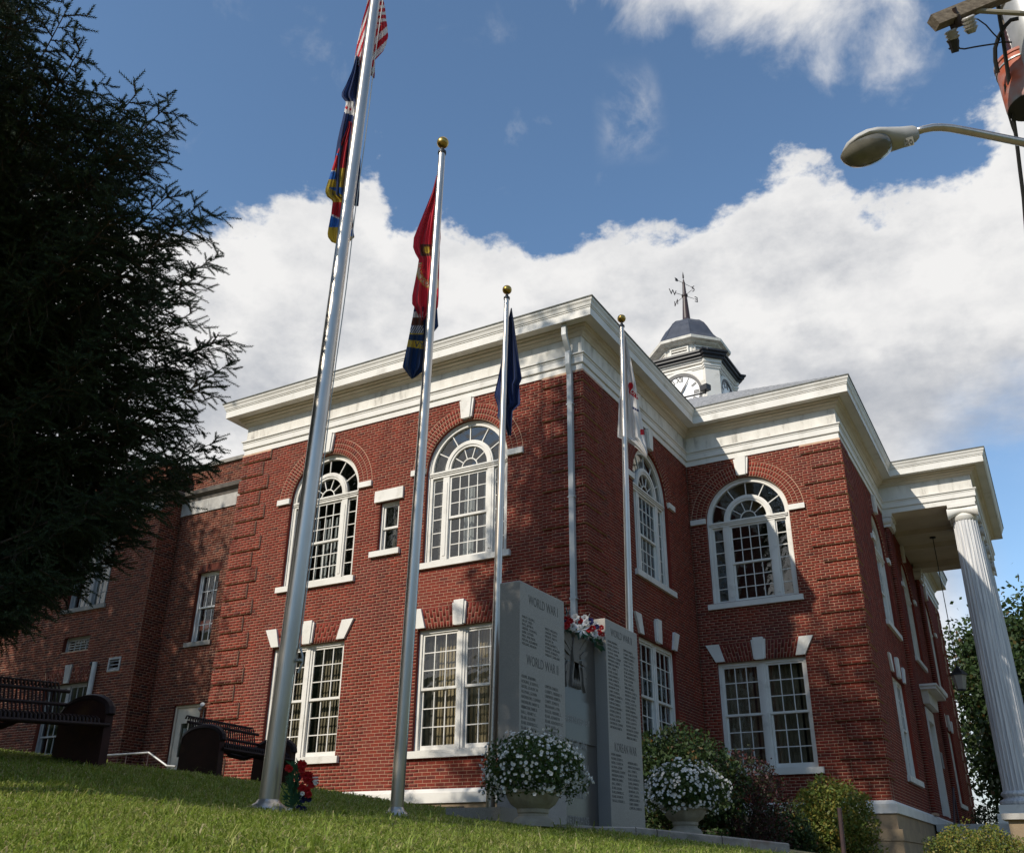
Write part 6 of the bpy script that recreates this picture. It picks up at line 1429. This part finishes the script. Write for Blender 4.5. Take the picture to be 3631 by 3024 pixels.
# trees on the street side, out of the picture: they throw the dappled shade over memorial, bed and lower walls
broadleaf('street tree left of the viewpoint shading the memorial', -1.6, -18.2, 11, (-1.2, -17.8, 8.2), (2.1, 2.1, 2.9), 46, 8200, 0.17, M_LEAF, 41, 'street trees behind the viewpoint', 0.2)
broadleaf('tall street tree throwing shade across the inner corner', -3.9, -14.8, 21, (-3.8, -14.2, 15.5), (2.5, 2.3, 4.6), 70, 9500, 0.18, M_LEAF, 42, 'street trees behind the viewpoint', 0.22)
broadleaf('street tree far left shading the annex', -17.6, -10.8, 15, (-17.6, -10.8, 11.0), (3.9, 3.0, 4.8), 90, 30000, 0.17, M_LEAF, 43, 'street trees behind the viewpoint', 0.25)
broadleaf('street tree shading the benches and the lawn', -4.6, -17.4, 9, (-4.3, -17.0, 5.6), (2.8, 2.0, 2.2), 80, 34000, 0.17, M_LEAF, 44, 'street trees behind the viewpoint', 0.2)
# ------------------------------------------------------------------ shrubs
def shrub(label, c, r, n, leaf, m, seed, name='shrub', stems=26, spiky=0.0, cat='shrub', flat=1.0):
    R3 = np.random.default_rng(seed); c = np.array(c, float); root = thing(name, label, cat, (c[0], c[1], c[2])); r = np.array(r, float)
    ph = R3.uniform(0, 2*math.pi, stems); cu = R3.uniform(0.0, 1, stems); tips = c+np.stack([np.sqrt(1-cu**2)*np.cos(ph), np.sqrt(1-cu**2)*np.sin(ph), cu*2.0], -1)*r*R3.uniform(0.8, 1.12, (stems, 1)); wood = MB()
    for t in tips: b = c+np.array([R3.normal(0, 0.08), R3.normal(0, 0.08), -0.05]); wood.tube([b, b*0.45+t*0.55+np.array([0, 0, 0.1*r[2]]), t], [0.014, 0.009, 0.003], 4, cap=False)
    wood.build('stems', M_BARK, root)
    cc = c+np.array([0, 0, r[2]]); u = R3.normal(0, 1, (n, 3)); u /= np.linalg.norm(u, axis=1)[:, None]
    lump = 1+0.13*np.sin(4*np.arctan2(u[:, 1], u[:, 0])+seed)*np.cos(3*u[:, 2]+seed)+0.10*np.sin(9*u[:, 0]+seed)*np.sin(8*u[:, 2])
    P = cc+u*r*(R3.uniform(0, 1, n)**0.30*lump)[:, None]
    if spiky > 0:
        k = int(n*spiky); ti = R3.integers(0, stems, k); f = R3.uniform(0.55, 1.06, k); P[:k] = c+(tips[ti]-c)*f[:, None]+R3.normal(0, 0.035, (k, 3))
    leaf_cloud('foliage', P, leaf, m, root, R3); return root
def gbase(px, py, d): p = at_d(px, py, d); p[2] = zg(p[0], p[1]); return p
b = gbase(2400, 2900, 15.2); shrub('tall dark green shrub behind the memorial against the inner corner', (b[0], b[1], b[2]), (1.05, 0.9, 0.76), 20000, 0.062, M_LEAF_DK, 51, spiky=0.25, stems=40)
b = gbase(2640, 2930, 15.6); shrub('wine red barberry under the ground floor window of the inner wing', (b[0], b[1], b[2]), (0.72, 0.7, 0.66), 11000, 0.044, M_LEAF_RED, 52, name='barberry', spiky=0.5, stems=60)
b = gbase(2960, 2960, 17.6); shrub('yellow green evergreen bush at the corner of the wing', (b[0], b[1], b[2]), (0.68, 0.68, 0.66), 16000, 0.056, M_LEAF_YEL, 53, name='evergreen_bush', spiky=0.3, stems=50)
b = gbase(2790, 2950, 16.6); shrub('straggly green shrub between the barberry and the corner bush', (b[0], b[1], b[2]), (0.42, 0.42, 0.34), 4000, 0.06, M_LEAF_DK, 54, spiky=0.5)
b = at_d(3470, 3040, 15.0); shrub('clipped boxwood in front of the porch steps', (b[0], b[1], b[2]-0.72), (0.74, 0.72, 0.56), 26000, 0.036, M_LEAF_YEL, 55, name='boxwood', stems=70, spiky=0.2)
for i, (v, n) in enumerate(((V1+1.0, 0.7), (V1+2.2, 0.7))):
    x, y = dxy(v, n); shrub(['small dark bush at the far side of the porch', 'dark bush near the far corner of the courthouse'][i], (x, y, -0.6), (0.55, 0.5, 0.65), 1800, 0.06, M_LEAF_DK, 56+i)
# dark post leaning in the corner bush
pp0 = at_d(2985, 2990, 15.8); pp1 = at_d(2976, 2862, 15.8); tag(MB().tube([pp0-np.array([0, 0, 0.6]), pp1], 0.033, 10).build('bed_post', M_IRON, base=tuple(pp0)), 'thin dark post standing in front of the corner bush', 'post')
# retaining pier at the lower right corner
rp = at_d(3612, 2905, 17.5)
pr = thing('stone_pier', 'tan stone pier with cap at the lower right corner', 'pier', (rp[0], rp[1], -1.5))
MB().box(rp[0]-0.14, rp[0]+0.9, rp[1]-0.1, rp[1]+0.5, -2.2, rp[2]).build('pier_shaft', M_STONE, pr); MB().box(rp[0]-0.22, rp[0]+1.0, rp[1]-0.18, rp[1]+0.58, rp[2], rp[2]+0.085).build('cap', M_CONC_P, pr)
# ------------------------------------------------------------------ grass
def grass():
    R3 = np.random.default_rng(21); Vs = []
    def blades(n, dmin, dmax, h, w, amin=-66, amax=8, tuft=1.0):
        d = np.sqrt(R3.uniform(dmin**2, dmax**2, n)); a = np.radians(R3.uniform(amin, amax, n)); x = CAM[0]+d*np.sin(a); y = CAM[1]+d*np.cos(a)
        ok = ~((y > -0.15) & (x < 0.15)) & ~((y > DB-0.2)) & ~((x > mx-0.6) & (x < mx+0.55) & (y > my-0.5) & (y < y3+0.4)); 
        # planting bed behind the kerb carries no turf
        ok &= ~((x > mx) & (x < 6.5) & (y > -6.4+(x-mx)*0.25) )
        x, y = x[ok], y[ok]; n = len(x)
        pn = 0.5+0.5*np.sin(x*2.1+1.3*np.sin(y*1.7))*np.sin(y*2.4+np.sin(x*1.1)); hh = h*R3.uniform(0.35, 1.0, n)*(0.65+0.55*pn)
        tall = R3.random(n) < 0.012; hh[tall] *= 1.9
        z = np.empty(n)
        for i in range(0, n, 20000): z[i:i+20000] = zg(x[i:i+20000], y[i:i+20000])
        ph = R3.uniform(0, 2*math.pi, n); ln = R3.uniform(0.35, 2.0, n); dx, dy = np.cos(ph), np.sin(ph); ww = w*R3.uniform(0.6, 1.2, n)
        sx, sy = -dy*ww, dx*ww
        B = np.stack([x, y, z-0.006], -1); M_ = np.stack([x+dx*hh*ln*0.35, y+dy*hh*ln*0.35, z+hh*0.62], -1); T = np.stack([x+dx*hh*ln, y+dy*hh*ln, z+hh*np.maximum(0.22, 1.0-0.38*ln)], -1); S = np.stack([sx, sy, np.zeros(n)], -1)
        V = np.stack([B-S, B+S, M_+S*0.75, M_-S*0.75, T], 1)
        return V
    A = [blades(125000, 3.0, 7.0, 0.088, 0.0042), blades(120000, 7.0, 11.0, 0.085, 0.0050), blades(70000, 11.0, 24.0, 0.09, 0.007, -70, 0)]
    V = np.concatenate(A).reshape(-1, 5, 3); n = len(V); b = (np.arange(n)*5)[:, None]
    quads = (b+np.array([0, 1, 2, 3])).ravel(); tris = (b+np.array([3, 2, 4])).ravel()
    # quads are split so the whole mesh is triangles
    tri = np.concatenate([b+np.array([0, 1, 2]), b+np.array([0, 2, 3]), b+np.array([3, 2, 4])], 1).ravel()
    o = np_mesh('lawn_grass', V.reshape(-1, 3), tri, 3, M_GRASS); tag(o, 'short green lawn grass over the slope', 'grass', kind='stuff')
grass()
# ------------------------------------------------------------------ street lamp, utility pole and its gear at the upper right
def uz(x, y): return (2900+x*.4003, y*.4003)
DL = 8.6
up_xy = at_d(3790, 700, 10.0)                      # pole shaft stands just right of the picture
UX, UY = up_xy[0], up_xy[1]
lampr = thing('street_lamp', 'grey cobra head street lamp on a curved silver arm', 'street lamp', tuple(at_d(3790, 640, 10.0)))
arm = [at_d(*uz(862, 1172), DL), at_d(*uz(930, 1150), DL+0.03), at_d(*uz(1010, 1133), DL+0.08), at_d(*uz(1090, 1130), DL+0.13), at_d(*uz(1180, 1138), DL+0.2), at_d(*uz(1300, 1160), DL+0.3), at_d(*uz(1480, 1195), DL+0.5), at_d(*uz(1826, 1265), DL+0.9), at_d(3790, 560, DL+1.35)]
MB().tube(arm, [0.030, 0.030, 0.031, 0.031, 0.032, 0.033, 0.034, 0.036, 0.04], 16).build('arm', M_ALU, lampr, smooth=True)
a0 = at_d(*uz(868, 1172), DL); a1 = at_d(*uz(225, 1350), DL-0.25); ax = (a1-a0); Lh = np.linalg.norm(ax); ax /= Lh
sd = np.cross(ax, (0, 0, 1)); sd /= np.linalg.norm(sd); upv = np.cross(sd, ax)
def head_ring(t, w, top, bot, k=20):
    c = a0+ax*Lh*t; out = []
    for j in range(k):
        q = 2*math.pi*j/k; cs, sn = math.cos(q), math.sin(q); out.append(c+sd*w*cs+upv*(top if sn > 0 else bot)*sn)
    return out
prof = [(0.0, 0.045, 0.045, 0.065), (0.05, 0.065, 0.055, 0.085), (0.2, 0.085, 0.065, 0.10), (0.4, 0.13, 0.075, 0.085), (0.55, 0.165, 0.085, 0.05), (0.7, 0.175, 0.085, 0.03), (0.85, 0.15, 0.07, 0.03), (0.95, 0.10, 0.045, 0.03), (1.0, 0.03, 0.015, 0.015)]
mb = MB(); vs = []; k = 20
for p in prof: vs += head_ring(*p, k=k)
n = len(prof); mb.add(vs, [(i*k+j, i*k+(j+1) % k, (i+1)*k+(j+1) % k, (i+1)*k+j) for i in range(n-1) for j in range(k)]+[tuple(range(k-1, -1, -1)), tuple((n-1)*k+j for j in range(k))])
mb.build('lamp_head', M_LAMP, lampr, auto=50)
cL = a0+ax*Lh*0.70-upv*0.012; mb = MB(); vs = []; K2 = 28
for r, h in ((1.0, 0.0), (0.97, 0.035), (0.85, 0.075), (0.6, 0.105), (0.3, 0.12), (0.02, 0.124)):
    for j in range(K2): q = 2*math.pi*j/K2; vs.append(cL+ax*math.cos(q)*0.215*r+sd*math.sin(q)*0.158*r-upv*(h+0.012))
mb.add(vs, [(i*K2+j, i*K2+(j+1) % K2, (i+1)*K2+(j+1) % K2, (i+1)*K2+j) for i in range(5) for j in range(K2)]); mb.build('lens', M_LENS, lampr, smooth=True)
mb = MB(); c = a0+ax*Lh*0.42+upv*0.075; mb.tube([c, c+upv*0.03], 0.04, 14); mb.build('photocell', M_BLACK, lampr)
mb = MB(); O = a0+ax*Lh*0.13-upv*0.06+sd*0.02
Nn = CAM-O; Nn /= np.linalg.norm(Nn); O = O+Nn*0.09; X = -ax-Nn*(-ax @ Nn); X /= np.linalg.norm(X); Y = np.cross(Nn, X)
mb.add([O-X*0.035-Y*0.035, O+X*0.035-Y*0.035, O+X*0.035+Y*0.035, O-X*0.035+Y*0.035], [(0, 1, 2, 3)], 0); put_text(mb, '20', 0.055, O+Nn*0.002-Y*0.02, X, Y, Nn, 0.0008, mi=1); mb.build('number_tag', [M_LAMP, M_LETTER_SHADE_PRINT], lampr)
# pole and crossarm
pole = thing('utility_pole', 'wooden utility pole with crossarm at the upper right corner', 'utility pole', (UX, UY, zg(UX, UY)))
MB().tube([(UX, UY, zg(UX, UY)-0.3), (UX, UY, 10.5)], [0.16, 0.12], 20).build('shaft', M_WOOD, pole)
DC = 10.0
ca = at_d(*uz(1022, 208), DC-0.5); cb = at_d(*uz(1640, -45), DC); d = cb-ca; d /= np.linalg.norm(d); ce = ca+d*2.9; sdc = np.cross(d, (0, 0, 1)); sdc /= np.linalg.norm(sdc); uc = np.cross(sdc, d)
mb = MB(); Tc = lambda u, n, z: tuple(ca+d*u+sdc*n+uc*z); mb.box(0, 2.9, -0.045, 0.045, -0.06, 0.06, T=Tc); xarm = mb.build('crossarm', M_WOOD, pole)
MB().tube([at_d(*uz(1360, 95), DC-0.25), at_d(*uz(1780, 120), DC-0.15), at_d(*uz(1990, 135), DC)], 0.022, 8).build('arm_brace', mat('painted_brace_wood', (0.36, 0.33, 0.26), (0.28, 0.25, 0.19), scale=8, rough=0.9), pole)
# fuse cutout and arrester on a bracket below the arm
fc = thing('fuse_cutout', 'porcelain fuse cutout and arrester hanging below the crossarm', 'insulator', tuple(at_d(*uz(1240, 200), DC-0.4)))
W_ = lambda x, y, o=0.0: at_d(*uz(x, y), DC-0.4+o)
mb = MB(); mb.tube([W_(1205, 70), W_(1225, 135)], 0.018, 6); mb.tube([W_(1228, 135), W_(1245, 225)], 0.03, 8); mb.tube([W_(1175, 255), W_(1245, 222), W_(1330, 195)], 0.022, 8); mb.build('bracket', M_IRON, fc)
def stacked(a, b, r, nsk, m, name, parent):
    a = np.array(a); b = np.array(b); mb = MB(); pts = []; rs = []
    for i in range(nsk*2+1): pts.append(a+(b-a)*i/(nsk*2)); rs.append(r if i % 2 else r*0.72)
    mb.tube(pts, rs, 14); return mb.build(name, m, parent, smooth=True)
stacked(W_(1328, 148), W_(1360, 268), 0.060, 4, M_PORC_G, 'arrester', fc); MB().tube([W_(1355, 255), W_(1364, 298)], [0.055, 0.03], 12).build('arrester_cap', M_GALV, fc)
stacked(W_(1172, 268), W_(1205, 355), 0.058, 3, M_PORC_G, 'cutout_insulator', fc)
mb = MB(); mb.tube([W_(1185, 340), W_(1205, 380), W_(1218, 468)], [0.05, 0.045, 0.03], 10); mb.tube([W_(1168, 300), W_(1180, 420), W_(1160, 440)], 0.010, 6); mb.tube([W_(1200, 380), W_(1240, 440)], 0.022, 6); mb.build('fuse_tube', M_BLACK, fc)
# transformer
tb = at_d(*uz(1872, 930), DC); tt = near_vertical(*uz(1820, 540), tb[0], tb[1]); 
tank = thing('transformer', 'grey pole transformer with peeling orange paint and bushing', 'transformer', tuple(tb))
MT, nt_, N_, L_, B_ = nodes_of('orange_primer_over_grey_tank'); B_.inputs['Roughness'].default_value = 0.6
tcn = N_.new('ShaderNodeTexCoord'); nz = N_.new('ShaderNodeTexNoise'); nz.inputs['Scale'].default_value = 3.2; nz.inputs['Detail'].default_value = 9; L_.new(tcn.outputs['Object'], nz.inputs['Vector'])
rmp = N_.new('ShaderNodeValToRGB'); rmp.color_ramp.elements[0].position = 0.40; rmp.color_ramp.elements[0].color = (0.42, 0.085, 0.03, 1); rmp.color_ramp.elements[1].position = 0.62; rmp.color_ramp.elements[1].color = (0.30, 0.29, 0.29, 1); L_.new(nz.outputs[0], rmp.inputs[0]); L_.new(rmp.outputs[0], B_.inputs['Base Color'])
ax_t = tt-tb; Ht = np.linalg.norm(ax_t); R_t = 0.205
MB().lathe(tb[0]+0.02, tb[1], [(R_t*0.96, tb[2]-0.02), (R_t, tb[2]), (R_t, tb[2]+Ht*0.93), (R_t*1.05, tb[2]+Ht*0.94), (R_t*1.05, tb[2]+Ht), (R_t*0.6, tb[2]+Ht*1.06), (0.02, tb[2]+Ht*1.08)], 36).build('tank', MT, tank, auto=40)
MB().lathe(tb[0]+0.02, tb[1], [(0.0, tb[2]-0.024), (R_t*0.95, tb[2]-0.024), (R_t*0.95, tb[2]-0.0205), (0, tb[2]-0.0205)], 36).build('tank_bottom', M_BLACK, tank)
bx_ = near_vertical(*uz(1745, 490), tb[0], tb[1]); stacked(bx_, bx_+np.array([0.0, 0, 0.30]), 0.062, 5, M_PORC, 'bushing', tank)
mb = MB(); q = near_vertical(*uz(1620, 690), tb[0]-0.2, tb[1]); 
for i in range(3): mb.ball(q+np.array([0.0, 0.0, 0.07*(i-1)]), 0.035, 10)
mb.tube([q, q+CR*0.12], 0.025, 8); mb.build('terminal', M_BLACK, tank)
mb = MB(); mb.lathe(tb[0]+0.02, tb[1], [(R_t*1.01, tb[2]+Ht*0.80), (R_t*1.04, tb[2]+Ht*0.80), (R_t*1.04, tb[2]+Ht*0.83), (R_t*1.01, tb[2]+Ht*0.83)], 36); mb.build('lid_band', M_GALV, tank)
big = at_d(*uz(1835, 330), DC+0.25)
tk2 = thing('upper_transformer', 'second grey transformer cut off by the right picture edge', 'transformer', tuple(big))
MB().lathe(big[0]+0.10, big[1]+0.1, [(0.20, big[2]-0.35), (0.21, big[2]-0.33), (0.21, big[2]+0.45), (0.23, big[2]+0.46), (0.23, big[2]+0.52), (0.10, big[2]+0.62)], 32).build('tank', M_GALV, tk2, auto=40)
# cables
def cable(label, pts, r=0.011): tag(MB().tube(pts, r, 6).build('cable', M_WIRE, base=tuple(pts[0])), label, 'cable', 'cables on the utility pole')
U = lambda x, y, o=0.0: at_d(*uz(x, y), DC+o)
cable('thick black drop cable running down past the street lamp', [U(1595, 10), U(1610, 150), U(1635, 300), U(1655, 450), U(1690, 700), U(1725, 1000), U(1755, 1200), U(1790, 1500), U(1822, 1749), U(1850, 2100), U(1870, 2450), np.array([UX-0.10, UY-0.10, 2.4]), np.array([UX-0.11, UY-0.11, 0.6]), np.array([UX-0.12, UY-0.12, zg(UX, UY)])], 0.017)
cable('curved black lead looping left of the orange transformer', [U(1780, 165), U(1710, 180), U(1660, 230), U(1600, 330), U(1570, 430), U(1572, 540), U(1595, 650)], 0.018)
cable('thin jumper wire from the fuse cutout to the transformer bushing', [W_(1240, 430), U(1300, 436, -.3), U(1380, 420, -.25), U(1470, 405, -.2), U(1560, 392, -.1), U(1640, 372), U(1720, 378)], 0.007)
cable('thin wire from the arrester down to the pole line', [W_(1355, 155), U(1420, 175, -.3), U(1490, 225, -.2), U(1550, 295, -.1), U(1615, 360)], 0.006)
cable('slack grey wire beside the drop cable', [U(1655, 750), U(1672, 900), U(1690, 1020), U(1720, 1120), U(1760, 1225)], 0.009)
# ------------------------------------------------------------------ render defaults
scene.render.engine = 'CYCLES'
scene.cycles.max_bounces = 8; scene.cycles.transparent_max_bounces = 12; scene.cycles.diffuse_bounces = 3
scene.cycles.use_adaptive_sampling = True
